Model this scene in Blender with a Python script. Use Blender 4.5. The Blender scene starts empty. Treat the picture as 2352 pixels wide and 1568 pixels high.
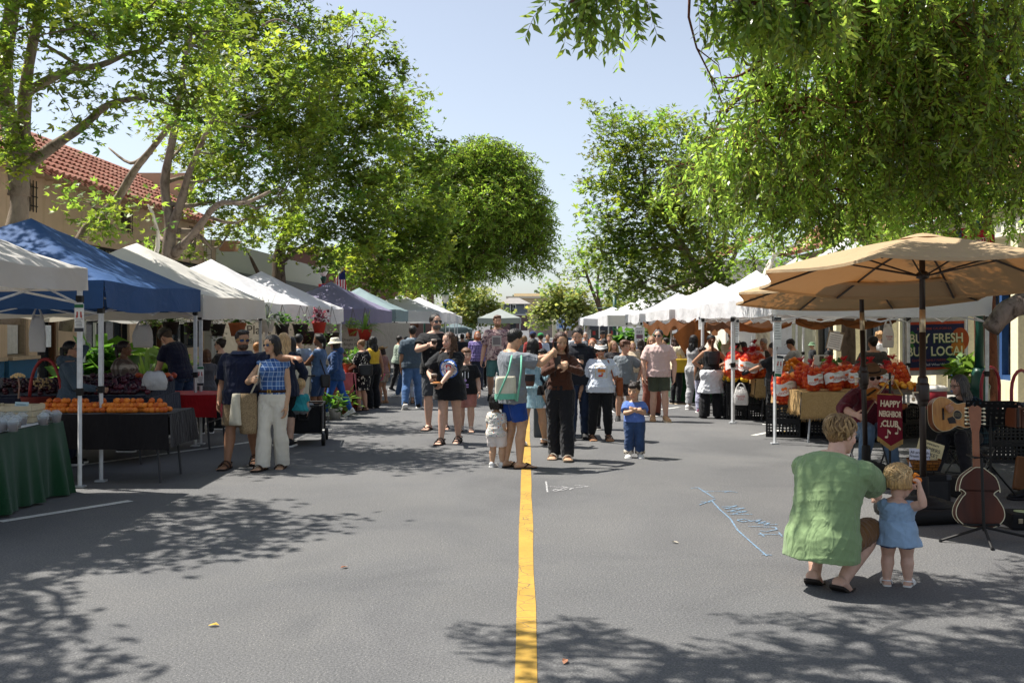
import bpy,bmesh,math,random
import numpy as np
from mathutils import Vector,Matrix,Euler,Quaternion
from mathutils.bvhtree import BVHTree
SC=bpy.context.scene
COL=SC.collection
F,VX,HY,CZ=2287.0,1209.0,742.0,1.7
PI=math.pi
R=math.radians
rnd=random.Random(7)
nrg=np.random.default_rng(11)
def W(px,py,Y):
 return Vector(((px-VX)/F*Y,Y,CZ-(py-HY)/F*Y))
def Gd(px,py):
 return W(px,py,CZ*F/(py-HY))
cd=bpy.data.cameras.new('camera');cam=bpy.data.objects.new('camera',cd);COL.objects.link(cam)
cam.location=(0,0,CZ);cam.rotation_euler=(R(90),0,0)
cd.sensor_width=36;cd.lens=36*F/2352
cd.shift_x=(1176-VX)/2352;cd.shift_y=(HY-784)/2352
cd.clip_start=.05;cd.clip_end=3000
SC.camera=cam
SUN_DIR=Vector((-.86,.30,1.62)).normalized()
wd=bpy.data.worlds.new('World');SC.world=wd;wd.use_nodes=True
nt=wd.node_tree;nt.nodes.clear()
sky=nt.nodes.new('ShaderNodeTexSky');sky.sky_type='NISHITA';sky.sun_disc=False
sky.sun_elevation=math.asin(SUN_DIR.z);sky.sun_rotation=math.atan2(SUN_DIR.x,SUN_DIR.y)
sky.air_density=1.0;sky.dust_density=1.0;sky.ozone_density=4.0
bg=nt.nodes.new('ShaderNodeBackground');bg.inputs[1].default_value=.09
wo=nt.nodes.new('ShaderNodeOutputWorld')
hsv=nt.nodes.new('ShaderNodeHueSaturation');hsv.inputs['Saturation'].default_value=.55;nt.links.new(sky.outputs[0],hsv.inputs['Color']);nt.links.new(hsv.outputs[0],bg.inputs[0]);nt.links.new(bg.outputs[0],wo.inputs[0])
sl=bpy.data.lights.new('sun','SUN');so=bpy.data.objects.new('sun',sl);COL.objects.link(so)
sl.energy=4.6;sl.angle=R(.53);sl.color=(1,.95,.87)
so.location=(-20,10,40)
so.rotation_euler=SUN_DIR.to_track_quat('Z','Y').to_euler()
SC.view_settings.view_transform='Standard';SC.view_settings.look='None'
SC.view_settings.exposure=.98;SC.view_settings.gamma=1
SC.cycles.max_bounces=7;SC.cycles.diffuse_bounces=3;SC.cycles.transparent_max_bounces=12
SC.cycles.caustics_reflective=False;SC.cycles.caustics_refractive=False
SC.cycles.use_denoising=True
def tag(o,label=None,cat=None,group=None,kind=None):
 if label:o['label']=label
 if cat:o['category']=cat
 if group:o['group']=group
 if kind:o['kind']=kind
 return o
def thing(name,label,cat,loc=(0,0,0),rz=0,group=None):
 o=bpy.data.objects.new(name,None);COL.objects.link(o)
 o.location=loc;o.rotation_euler=(0,0,rz);o.empty_display_size=.1
 return tag(o,label,cat,group)
def copy_tree(o,parent=None):
 c=o.copy();COL.objects.link(c)
 if parent:c.parent=parent
 for ch in list(o.children):copy_tree(ch,c)
 return c
class MB:
 """collects shapes into one mesh"""
 def __init__(s):s.v=[];s.f=[];s.m=[]
 def add(s,vs,fs,mi=0,M=None):
  b=len(s.v)
  if M is not None:vs=[M@Vector(p)for p in vs]
  s.v.extend([tuple(p)for p in vs]);s.f.extend([tuple(i+b for i in f)for f in fs]);s.m.extend([mi]*len(fs))
  return s
 def box(s,c,d,mi=0,rot=None,taper=1.0):
  x,y,z=d[0]/2,d[1]/2,d[2]/2
  vs=[(-x,-y,-z),(x,-y,-z),(x,y,-z),(-x,y,-z)]+[(a*taper,b*taper,z)for a,b in((-x,-y),(x,-y),(x,y),(-x,y))]
  M=Matrix.Translation(c)@(rot.to_matrix().to_4x4()if rot is not None else Matrix())
  return s.add(vs,[(3,2,1,0),(4,5,6,7),(0,1,5,4),(1,2,6,5),(2,3,7,6),(3,0,4,7)],mi,M)
 def bbox(s,c,d,bev=.01,mi=0,rot=None):
  """box with chamfered vertical and horizontal edges"""
  bm=bmesh.new();bmesh.ops.create_cube(bm,size=1)
  for v in bm.verts:v.co=Vector((v.co.x*d[0],v.co.y*d[1],v.co.z*d[2]))
  bmesh.ops.bevel(bm,geom=bm.edges[:],offset=bev,segments=2,affect='EDGES',profile=.6)
  M=Matrix.Translation(c)@(rot.to_matrix().to_4x4()if rot is not None else Matrix())
  bm.verts.index_update()
  s.add([v.co for v in bm.verts],[tuple(v.index for v in f.verts)for f in bm.faces],mi,M);bm.free();return s
 def loft(s,rings,cap=True,mi=0,closed=True):
  n=len(rings[0]);vs=[p for r in rings for p in r];fs=[]
  for i in range(len(rings)-1):
   for j in range(n if closed else n-1):
    k=(j+1)%n
    fs.append((i*n+j,i*n+k,(i+1)*n+k,(i+1)*n+j))
  if cap and closed:
   fs.append(tuple(range(n-1,-1,-1)));fs.append(tuple((len(rings)-1)*n+j for j in range(n)))
  return s.add(vs,fs,mi)
 def tube(s,pts,rad,n=8,mi=0,cap=True,flat=None):
  """round (or elliptical: flat=(axis, ratio)) tube along points"""
  pts=[Vector(p)for p in pts]
  if not hasattr(rad,'__len__'):rad=[rad]*len(pts)
  rings=[];up=None
  for i,p in enumerate(pts):
   d=(pts[min(i+1,len(pts)-1)]-pts[max(i-1,0)])
   d=d.normalized()if d.length>1e-9 else Vector((0,0,1))
   if up is None:up=Vector((0,1,0))if abs(d.y)<.9 else Vector((1,0,0))
   a=d.cross(up)
   a=a.normalized()if a.length>1e-6 else d.orthogonal().normalized()
   b=a.cross(d).normalized();up=b
   rings.append([p+(a*math.cos(2*PI*j/n)+b*math.sin(2*PI*j/n))*rad[i]for j in range(n)])
  return s.loft(rings,cap,mi)
 def sph(s,c,r,n=10,mi=0,rot=None):
  if not hasattr(r,'__len__'):r=(r,r,r)
  vs=[(0,0,-r[2])];fs=[];m=max(4,n//2+1)
  for i in range(1,m):
   t=-PI/2+PI*i/m
   for j in range(n):
    a=2*PI*j/n;vs.append((r[0]*math.cos(t)*math.cos(a),r[1]*math.cos(t)*math.sin(a),r[2]*math.sin(t)))
  vs.append((0,0,r[2]));L=len(vs)-1
  for j in range(n):
   k=(j+1)%n
   fs.append((0,1+k,1+j));fs.append((L,L-n+j,L-n+k))
   for i in range(m-2):fs.append((1+i*n+j,1+i*n+k,1+(i+1)*n+k,1+(i+1)*n+j))
  M=Matrix.Translation(c)@(rot.to_matrix().to_4x4()if rot is not None else Matrix())
  return s.add(vs,fs,mi,M)
 def lathe(s,prof,n=20,mi=0,c=(0,0,0),M=None):
  """prof: (r, z) pairs"""
  rings=[[(r*math.cos(2*PI*j/n)+c[0],r*math.sin(2*PI*j/n)+c[1],z+c[2])for j in range(n)]for r,z in prof]
  if M is not None:rings=[[M@Vector(p)for p in r]for r in rings]
  return s.loft(rings,True,mi)
 def slab(s,half,y0,y1,mi=0):
  """symmetric plate in the x-z plane from half-widths: (x, z) pairs"""
  return s.loft([[(-max(.0005,x),y0,z),(max(.0005,x),y0,z),(max(.0005,x),y1,z),(-max(.0005,x),y1,z)]for x,z in half],True,mi)
 def prism(s,poly,z0,z1,mi=0,M=None):
  n=len(poly)
  vs=[(x,y,z0)for x,y in poly]+[(x,y,z1)for x,y in poly]
  fs=[tuple(range(n-1,-1,-1)),tuple(range(n,2*n))]+[(i,(i+1)%n,n+(i+1)%n,n+i)for i in range(n)]
  return s.add(vs,fs,mi,M)
 def build(s,name,mats,parent=None,smooth=False,world=False):
  me=bpy.data.meshes.new(name)
  me.from_pydata(s.v,[],s.f)
  return finish(me,name,mats,parent,smooth,world,s.m)
def finish(me,name,mats,parent=None,smooth=False,world=False,mi=None):
 if not isinstance(mats,(list,tuple)):mats=[mats]
 for m in mats:me.materials.append(m)
 if len(mats)>1 and mi is not None:me.polygons.foreach_set('material_index',mi)
 if smooth:me.polygons.foreach_set('use_smooth',[True]*len(me.polygons))
 o=bpy.data.objects.new(name,me);COL.objects.link(o)
 if parent is not None:
  o.parent=parent
  if world:
   M=Matrix()
   p=parent
   ch=[]
   while p is not None:ch.append(p);p=p.parent
   for q in reversed(ch):M=M@q.matrix_basis
   me.transform(M.inverted())
 me.update()
 return o
def np_mesh(name,verts,faces_flat,loop_tot,mats,parent=None,smooth=False,col=None):
 """mesh from numpy arrays: faces all with loop_tot corners"""
 me=bpy.data.meshes.new(name)
 nv=len(verts);nf=len(faces_flat)//loop_tot
 me.vertices.add(nv);me.vertices.foreach_set('co',np.asarray(verts,dtype=np.float32).ravel())
 me.loops.add(len(faces_flat));me.loops.foreach_set('vertex_index',np.asarray(faces_flat,dtype=np.int32))
 me.polygons.add(nf)
 me.polygons.foreach_set('loop_start',np.arange(0,nf*loop_tot,loop_tot,dtype=np.int32))
 me.update(calc_edges=True)
 if col is not None:
  at=me.color_attributes.new('Col','FLOAT_COLOR','POINT');at.data.foreach_set('color',np.asarray(col,dtype=np.float32).ravel())
 return finish(me,name,mats,parent,smooth)
def lin(h):
 """hex sRGB to linear"""
 if not isinstance(h,str):return tuple(h[:3])
 c=[int(h[i:i+2],16)/255 for i in(0,2,4)]
 return tuple(x/12.92 if x<.04045 else((x+.055)/1.055)**2.4 for x in c)
class NT:
 def __init__(s,name):
  s.m=bpy.data.materials.new(name);s.m.use_nodes=True;s.t=s.m.node_tree
  s.b=s.t.nodes['Principled BSDF'];s.out=s.t.nodes['Material Output'];s._c=None
 def n(s,typ,**kw):
  o=s.t.nodes.new('ShaderNode'+typ)
  for k,v in kw.items():
   if k.startswith('i_'):
    key=k[2:];key=int(key)if key.isdigit()else key.replace('_',' ')
    s.set(o.inputs[key],v)
   else:setattr(o,k,v)
  return o
 def set(s,inp,v):
  if hasattr(v,'is_linked')or hasattr(v,'links'):s.t.links.new(v,inp)
  elif hasattr(v,'__len__')and len(v)==3 and inp.type=='RGBA':inp.default_value=(*v,1)
  else:inp.default_value=v
 def co(s,which='Object'):
  if s._c is None:s._c=s.n('TexCoord')
  return s._c.outputs[which]
 def map(s,scale=(1,1,1),rot=(0,0,0),loc=(0,0,0),src=None):
  return s.n('Mapping',i_Vector=src or s.co(),i_Scale=scale,i_Rotation=rot,i_Location=loc).outputs[0]
 def noise(s,scale,detail=3,vec=None,rough=.55,dist=0):
  return s.n('TexNoise',i_Vector=vec or s.co(),i_Scale=scale,i_Detail=detail,i_Roughness=rough,i_Distortion=dist).outputs[0]
 def ramp(s,fac,stops):
  r=s.n('ValToRGB',i_0=fac);e=r.color_ramp.elements
  while len(e)>1:e.remove(e[-1])
  for i,(p,c)in enumerate(stops):
   if not hasattr(c,'__len__'):c=(c,c,c)
   x=e[0]if i==0 else e.new(p)
   x.position=p;x.color=(*lin(c),1)
  return r.outputs[0]
 def math(s,op,a,b=0.0):
  m=s.n('Math',operation=op);s.set(m.inputs[0],a);s.set(m.inputs[1],b);return m.outputs[0]
 def mix(s,fac,a,b,typ='MIX'):
  m=s.n('MixRGB',blend_type=typ);s.set(m.inputs[0],fac);s.set(m.inputs[1],a);s.set(m.inputs[2],b);return m.outputs[0]
 def bump(s,h,strength=.3,dist=.01):
  s.set(s.b.inputs['Normal'],s.n('Bump',i_Height=h,i_Strength=strength,i_Distance=dist).outputs[0])
 def base(s,c):s.set(s.b.inputs['Base Color'],c)
 def p(s,rough=.6,spec=.3,metal=0):
  s.b.inputs['Roughness'].default_value=rough;s.b.inputs['Specular IOR Level'].default_value=spec;s.b.inputs['Metallic'].default_value=metal
_mc={}
def mat(color,rough=.65,spec=.25,metal=0,var=.12,scale=14,bump=0,bscale=60,name=None,sheen=0):
 """plain surface with slight mottling of its own colour"""
 key=(str(color),rough,spec,metal,var,scale,bump,bscale,sheen)
 if key in _mc:return _mc[key]
 t=NT(name or 'surface');t.p(rough,spec,metal);c=lin(color)
 n=t.noise(scale,4)
 t.base(t.ramp(n,[(.3,tuple(x*(1-var)for x in c)),(.7,tuple(min(1,x*(1+var))for x in c))]))
 if bump:t.bump(t.noise(bscale,3),bump,.004)
 if sheen:t.b.inputs['Sheen Weight'].default_value=sheen
 _mc[key]=t.m;return t.m
def cloth(color,var=.14,rough=.85,fold=.5,name='fabric',sheen=.15):
 key=('cloth',str(color),var,rough,fold)
 if key in _mc:return _mc[key]
 t=NT(name);t.p(rough,.18);c=lin(color)
 n=t.noise(9,5)
 t.base(t.ramp(n,[(.28,tuple(x*(1-var)for x in c)),(.72,tuple(min(1,x*(1+var))for x in c))]))
 v=t.map((1,1,.45));h=t.noise(11,2,v,.5,1.2);w=t.noise(420,1)
 hh=t.math('ADD',t.math('MULTIPLY',h,1.0),t.math('MULTIPLY',w,.05))
 t.bump(hh,fold,.035)
 t.b.inputs['Sheen Weight'].default_value=sheen
 _mc[key]=t.m;return t.m
def plaid(base,dark,light,scale=9,name='plaid'):
 t=NT(name);t.p(.85,.15)
 sx=t.n('SeparateXYZ',i_0=t.co());c=lin(base)
 def band(axis,sc,lo):
  m=t.math('FRACT',t.math('MULTIPLY',sx.outputs[axis],sc));return t.math('LESS_THAN',t.math('ABSOLUTE',t.math('SUBTRACT',m,.5)),lo)
 hx=t.math('ADD',sx.outputs[0],sx.outputs[1])
 def bandx(sc,lo):
  m=t.math('FRACT',t.math('MULTIPLY',hx,sc));return t.math('LESS_THAN',t.math('ABSOLUTE',t.math('SUBTRACT',m,.5)),lo)
 col=t.mix(t.math('MULTIPLY',bandx(scale,.2),.65),c,lin(dark))
 col=t.mix(t.math('MULTIPLY',band(2,scale,.2),.65),col,lin(dark))
 col=t.mix(t.math('MULTIPLY',bandx(scale*2,.06),.75),col,lin(light))
 col=t.mix(t.math('MULTIPLY',band(2,scale*2,.06),.75),col,lin(light))
 t.base(col);t.bump(t.noise(11,2,t.map((1,1,.45)),.5,1),.4,.03);return t.m
def blotch(base,cols,scale=16,thr=.56,name='printed fabric',stretch=(1,1,1),vor=False):
 t=NT(name);t.p(.8,.2);col=lin(base)
 for i,c in enumerate(cols):
  v=t.map(stretch,(0,i*.9,i*.5),(i*3.1,i*1.7,i))
  if vor:
   d=t.n('TexVoronoi',i_Vector=v,i_Scale=scale,i_Randomness=.75).outputs['Distance'];f=t.math('LESS_THAN',d,thr)
  else:f=t.math('GREATER_THAN',t.noise(scale,1,v,.4,1.5),thr)
  col=t.mix(f,col,lin(c))
 t.base(col);t.bump(t.noise(11,2,t.map((1,1,.45)),.5,1),.35,.03);return t.m
# ================================================================ GROUND
def asphalt():
 t=NT('asphalt');t.p(.82,.28)
 p=t.co()
 n1=t.noise(.35,4,p);n2=t.noise(75,3,p,.7);v=t.n('TexVoronoi',i_Vector=p,i_Scale=95.0)
 col=t.ramp(n1,[(.3,(.100,.101,.104)),(.7,(.132,.132,.133))])
 sp=t.ramp(n2,[(.36,(.62,.62,.62)),(.52,(1,1,1)),(.68,(1.45,1.43,1.4))])
 col=t.mix(1,col,sp,'MULTIPLY')
 st=t.math('LESS_THAN',v.outputs['Distance'],.2);pick=t.math('GREATER_THAN',t.n('SeparateXYZ',i_0=v.outputs['Color']).outputs[0],.9)
 col=t.mix(t.math('MULTIPLY',t.math('MULTIPLY',st,pick),.8),col,(.42,.40,.36))
 n3=t.noise(2.2,5,p);col=t.mix(t.ramp(n3,[(.60,(0,0,0)),(.74,(.35,.35,.35))]),col,(.09,.09,.092))
 sn=t.noise(.55,5,p,.6,.8);col=t.mix(1,col,t.ramp(sn,[(.32,(.84,.84,.85)),(.46,(1,1,1)),(.60,(1.08,1.07,1.05)),(.72,(.92,.92,.92))]),'MULTIPLY')
 gv=t.n('TexVoronoi',i_Vector=p,i_Scale=1.7);gum=t.math('LESS_THAN',t.math('ADD',gv.outputs['Distance'],t.math('MULTIPLY',t.noise(30,2,p),.02)),.035);gp_=t.math('GREATER_THAN',t.n('SeparateXYZ',i_0=gv.outputs['Color']).outputs[1],.55);col=t.mix(t.math('MULTIPLY',t.math('MULTIPLY',gum,gp_),.75),col,(.075,.075,.078))
 ov=t.n('TexVoronoi',i_Vector=t.n('MixRGB',i_0=.12,i_1=p,i_2=t.n('TexNoise',i_Vector=p,i_Scale=1.5).outputs[1]).outputs[0],i_Scale=.33);col=t.mix(t.ramp(ov.outputs['Distance'],[(.0,(.45,.45,.45)),(.10,(.25,.25,.25)),(.2,(0,0,0))]),col,(.08,.08,.083))
 t.base(col);t.bump(t.math('ADD',t.noise(110,3,p,.7),t.math('MULTIPLY',v.outputs['Distance'],.5)),.5,.009)
 return t.m
def paint(color,wear=.5,name='road paint'):
 t=NT(name);t.p(.7,.3)
 v=t.n('TexVoronoi',i_Vector=t.map((9,9,9),src=t.co()),feature='DISTANCE_TO_EDGE',i_Scale=1.0)
 dn=t.n('MixRGB',i_0=.25,i_1=t.map((5,5,5)),i_2=t.n('TexNoise',i_Scale=6.0,i_Vector=t.co()).outputs[1])
 v=t.n('TexVoronoi',i_Vector=dn.outputs[0],feature='DISTANCE_TO_EDGE',i_Scale=2.2)
 cr=t.math('LESS_THAN',v.outputs['Distance'],.022)
 patch=t.math('GREATER_THAN',t.noise(1.1,2),.47)
 c=lin(color);n=t.noise(40,4,None,.7)
 col=t.ramp(n,[(.3,tuple(x*.8 for x in c)),(.6,c)])
 col=t.mix(t.math('MULTIPLY',t.math('MULTIPLY',cr,patch),.85),col,(.10,.085,.06))
 col=t.mix(t.ramp(t.noise(2.5,5,None,.65),[(.42,(0,0,0)),(.7,(.55,.55,.55))]),col,tuple(x*.55 for x in c));chips=t.math('GREATER_THAN',t.noise(60,4,None,.75),.74-.16*wear)
 col=t.mix(chips,col,(.15,.145,.14))
 t.base(col);t.bump(n,.3,.004);return t.m
g=MB();g.add([(-900,-60,0),(900,-60,0),(900,2400,0),(-900,2400,0)],[(0,1,2,3)])
road=g.build('road',asphalt());tag(road,kind='structure')
def sheet(name,polys,m,z=.004):
 b=MB()
 for p in polys:b.add([(x,y,z)for x,y in p],[tuple(range(len(p)))])
 o=b.build(name,m);tag(o,kind='structure');return o
ym=paint('b6913f',.55)
L=[];Rr=[]
for i in range(90):
 y=1.5+i*.75;w=.056+rnd.uniform(-.004,.004)
 L.append((-.002-w+rnd.uniform(-.003,.003),y));Rr.append((-.002+w+rnd.uniform(-.003,.003),y))
sheet('road_marking',[[L[i],Rr[i],Rr[i+1],L[i+1]]for i in range(89)],ym)
wm=paint('cfcfca',.7)
def gline(a,b,w=.1):
 a=Gd(*a);b=Gd(*b);d=(b-a).normalized();n=Vector((-d.y,d.x,0))*w/2
 return[tuple((p)[:2])for p in(a-n,b-n,b+n,a+n)]
stalls=[((0,1198),(300,1150)),((150,1073),(600,1012)),((240,1020),(296,1017)),((1730,1000),(1790,988)),((2158,1157),(2330,1178)),((2158,1117),(2222,1127)),((2260,1200),(2352,1216)),((1480,945),(1560,935)),((1790,988),(1900,968)),((640,1002),(760,985))]
sheet('parking_marking',[gline(a,b)for a,b in stalls],wm)
def strokes(name,color,lines,w):
 t=NT(name);t.p(.95,.1);c=lin(color)
 a=t.ramp(t.noise(120,4,None,.75),[(.46,(.13,.13,.14)),(.61,c)]);t.base(a)
 b=MB()
 for ln in lines:
  P=[Gd(*q)for q in ln]
  for i in range(len(P)-1):
   d=(P[i+1]-P[i])
   if d.length<1e-4:continue
   d.normalize();n=Vector((-d.y,d.x,0))*w
   A=P[i]-d*w*.4;B=P[i+1]+d*w*.4
   b.add([(q.x,q.y,.004+.0002*(len(b.f)%9))for q in(A-n,B-n,B+n,A+n)],[(0,1,2,3)])
 o=b.build(name,t.m);return o
sc=.5742
def cr(x,y):return((2000+x*.5618)*sc,(1850+y*.5618)*sc)
blue=[[(1360,184),(1410,178),(1525,252)],[(1440,205),(1640,205),(1690,213)],[(1640,203),(1600,212)],[(1420,302),(1460,288),(1530,262)],[(1430,280),(1500,283)],[(1505,270),(1560,330),(1640,400),(1690,480),(1790,570),(1900,665)],[(1865,655),(1935,660)],[(1580,318),(1690,308),(1600,330),(1740,325),(1620,350),(1760,345),(1640,370),(1800,368)],[(1690,410),(1740,402),(1780,415),(1730,424),(1690,412)],[(1780,420),(1860,408),(1820,424),(1890,420),(1840,434),(1920,430),(1880,446),(1975,440)],[(1770,455),(1960,462),(1972,478),(1900,492),(1850,486)],[(1850,500),(1880,526)],[(1840,512),(2010,512)],[(1985,500),(2010,526)]]
tag(strokes('chalk_mark','78a8cc',[[cr(*p)for p in l]for l in blue],.0075),'pale blue chalk scribble with a long stroke on the asphalt','chalk mark')
white=[[(328,135),(338,210)],[(335,170),(490,180),(440,170)],[(375,198),(400,190),(420,198),(395,206),(375,198)],[(425,196),(450,184),(470,192),(440,200),(425,196)],[(470,188),(520,182),(495,194)],[(535,162),(632,172),(540,180)]]
tag(strokes('chalk_mark','dcdcda',[[cr(*p)for p in l]for l in white],.009),'small white chalk mark with arrow beside the yellow line','chalk mark')
pav=NT('pavement');pav.p(.85,.2)
bt=pav.n('TexBrick',i_Vector=pav.map((1,1,1)),i_Scale=.75,i_Mortar_Size=.006,offset=0.0)
pav.set(bt.inputs['Color1'],(.30,.285,.26));pav.set(bt.inputs['Color2'],(.27,.26,.24));pav.set(bt.inputs['Mortar'],(.12,.115,.11))
pav.base(pav.mix(1,bt.outputs[0],pav.ramp(pav.noise(3,5),[(.3,(.8,.8,.8)),(.7,(1.1,1.1,1.1))]),'MULTIPLY'))
kerb=mat('b3aea4',.9,.15,bump=.3)
for sx in(-1,1):
 b=MB();b.box((sx*9.6,56,.065),(4.6,130,.13));tag(b.build('pavement',pav.m),kind='structure')
 b=MB();b.bbox((sx*7.2,56,.07),(.2,130,.14),.02);tag(b.build('kerb',kerb),kind='structure')
lf_mats=[mat('c9a94e',.7),mat('c98f6e',.7),mat('b9b0a0',.8)]
for k,(px,py,m_,lab)in enumerate([(489,1438,0,'yellow fallen leaf lying alone on the asphalt left of the yellow line'),(1298,1522,1,'pinkish fallen leaf on the asphalt close beside the yellow line'),(1552,1247,2,'pale scrap of paper lying flat on open asphalt'),(792,1304,1,'tiny reddish petal on the sunlit asphalt'),(1812,868,0,'yellow peel on the road by the orange stall pole')]):
 p=Gd(px,py)if k<4 else Gd(1800,992);b=MB();s=.028
 b.add([(-s,0,.006),(-.3*s,-.5*s,.012),(.6*s,-.4*s,.016),(s*1.3,0,.008),(.5*s,.55*s,.02),(-.4*s,.45*s,.012)],[(0,1,2,3,4,5)])
 o=b.build('fallen_leaf' if k!=2 else 'paper_scrap',lf_mats[m_]);o.location=p;o.rotation_euler.z=k*1.3;tag(o,lab,'leaf' if k!=2 else 'paper')
# ================================================================ TREES
def leaf_mat(c,tr,name='leaf',gloss=.3,rough=.42):
 t=NT(name);t.p(rough,gloss)
 at=t.n('Attribute',attribute_name='Col').outputs['Color']
 col=t.mix(1,at,lin(c),'MULTIPLY');t.base(col)
 tl=t.n('BsdfTranslucent',i_Color=t.mix(1,at,lin(tr),'MULTIPLY'))
 ms=t.n('MixShader',i_0=.52,i_1=t.b.outputs[0],i_2=tl.outputs[0]);t.set(t.out.inputs[0],ms.outputs[0]);return t.m
LEAF={'plane':leaf_mat((.106,.148,.028),(.335,.46,.045)),'weep':leaf_mat((.095,.145,.03),(.40,.58,.075),gloss=.5,rough=.32),'light':leaf_mat((.15,.24,.035),(.34,.50,.05)),'yellow':leaf_mat((.27,.31,.09),(.42,.48,.12)),'dark':leaf_mat((.045,.10,.018),(.09,.19,.02)),'far':leaf_mat((.10,.13,.075),(.15,.2,.09))}
STAR=np.array([[[0,.02],[.17,.45],[0,1.0],[-.17,.45]],[[0,.02],[-.14,.36],[-.56,.66],[-.40,.22]],[[0,.02],[.40,.22],[.56,.66],[.14,.36]]],dtype=np.float32)
KITE=np.array([[[0,0],[.22,.42],[0,1.0],[-.22,.42]]],dtype=np.float32)
QUAD=np.array([[[-.45,0],[.45,.1],[.35,.9],[-.35,1.0]]],dtype=np.float32)
def orient(n,up=.7,rng=nrg):
 """random leaf frames: e (long axis), s (side)"""
 nn=rng.normal(size=(n,3));nn[:,2]=np.abs(nn[:,2])+up*1.4;nn/=np.linalg.norm(nn,axis=1)[:,None]
 e=rng.normal(size=(n,3));e[:,2]-=.35;e-=nn*np.sum(e*nn,1)[:,None];e/=np.linalg.norm(e,axis=1)[:,None]
 return e,np.cross(e,nn),nn
def leaf_verts(c,e,s,nn,size,shape,fold=.18):
 q=len(shape);n=len(c)
 sh=shape.reshape(-1,2)
 L=size[:,None,None]
 v=c[:,None,:]+L*(sh[None,:,0:1]*s[:,None,:]+sh[None,:,1:2]*e[:,None,:]+fold*np.abs(sh[None,:,0:1])*nn[:,None,:])
 return v.reshape(-1,3),q*4
def make_crown(name,parent,clumps,per,spread,size,shape,m,tint=(.7,1.3),up=.6,seed=1):
 rg=np.random.default_rng(seed);C=np.asarray(clumps,dtype=np.float32);N=len(C)*per
 c=np.repeat(C,per,0)+rg.normal(size=(N,3))*np.array(spread)
 e,s,nn=orient(N,up,rg)
 sz=size*rg.uniform(.6,1.25,N)
 v,k=leaf_verts(c,e,s,nn,sz,shape)
 tc=np.repeat(rg.uniform(tint[0],tint[1],(len(C),1)),per,0)*rg.uniform(.75,1.25,(N,1))
 hue=np.repeat(rg.normal(size=(len(C),1))*.10,per,0)+rg.normal(size=(N,1))*.06
 col=np.concatenate([tc*(1+hue),tc,tc*(1-hue),np.ones((N,1))],1)
 col=np.repeat(col,k,0)
 return np_mesh(name,v,np.arange(len(v)),4,m,parent,col=col)
def wiggle(a,b,n,amp,rg,sag=0):
 a=np.array(a);b=np.array(b);L=np.linalg.norm(b-a);P=[]
 o1=rg.normal(size=3)*amp*L;o2=rg.normal(size=3)*amp*L*.5
 for i in range(n+1):
  t=i/n;P.append(a+(b-a)*t+o1*math.sin(PI*t)+o2*math.sin(2*PI*t)-np.array([0,0,sag*L*math.sin(PI*t)]))
 return P
def bark(c1,c2,sc=5,name='bark'):
 t=NT(name);t.p(.9,.15);v=t.map((1,1,.5))
 n=t.noise(sc,5,v,.65,.6);t.base(t.ramp(n,[(.32,lin(c1)),(.5,lin(c2)),(.68,tuple(min(1,x*1.25)for x in lin(c2)))]));t.bump(t.noise(sc*5,4,v,.7),.6,.02);return t.m
B_PLANE=bark('55483d','877a6c',6);B_RED=bark('3e2a22','6b4535',9);B_DARK=bark('3b3129','5d5146',9);B_PALE=bark('a49d8e','cfc8b8',5)
def blob_points(rg,c,r,n):
 d=rg.normal(size=(n,3));d/=np.linalg.norm(d,axis=1)[:,None]
 u=rg.uniform(0,1,(n,1))**(1/2.1)
 return np.array(c)+d*u*np.array(r)
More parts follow.
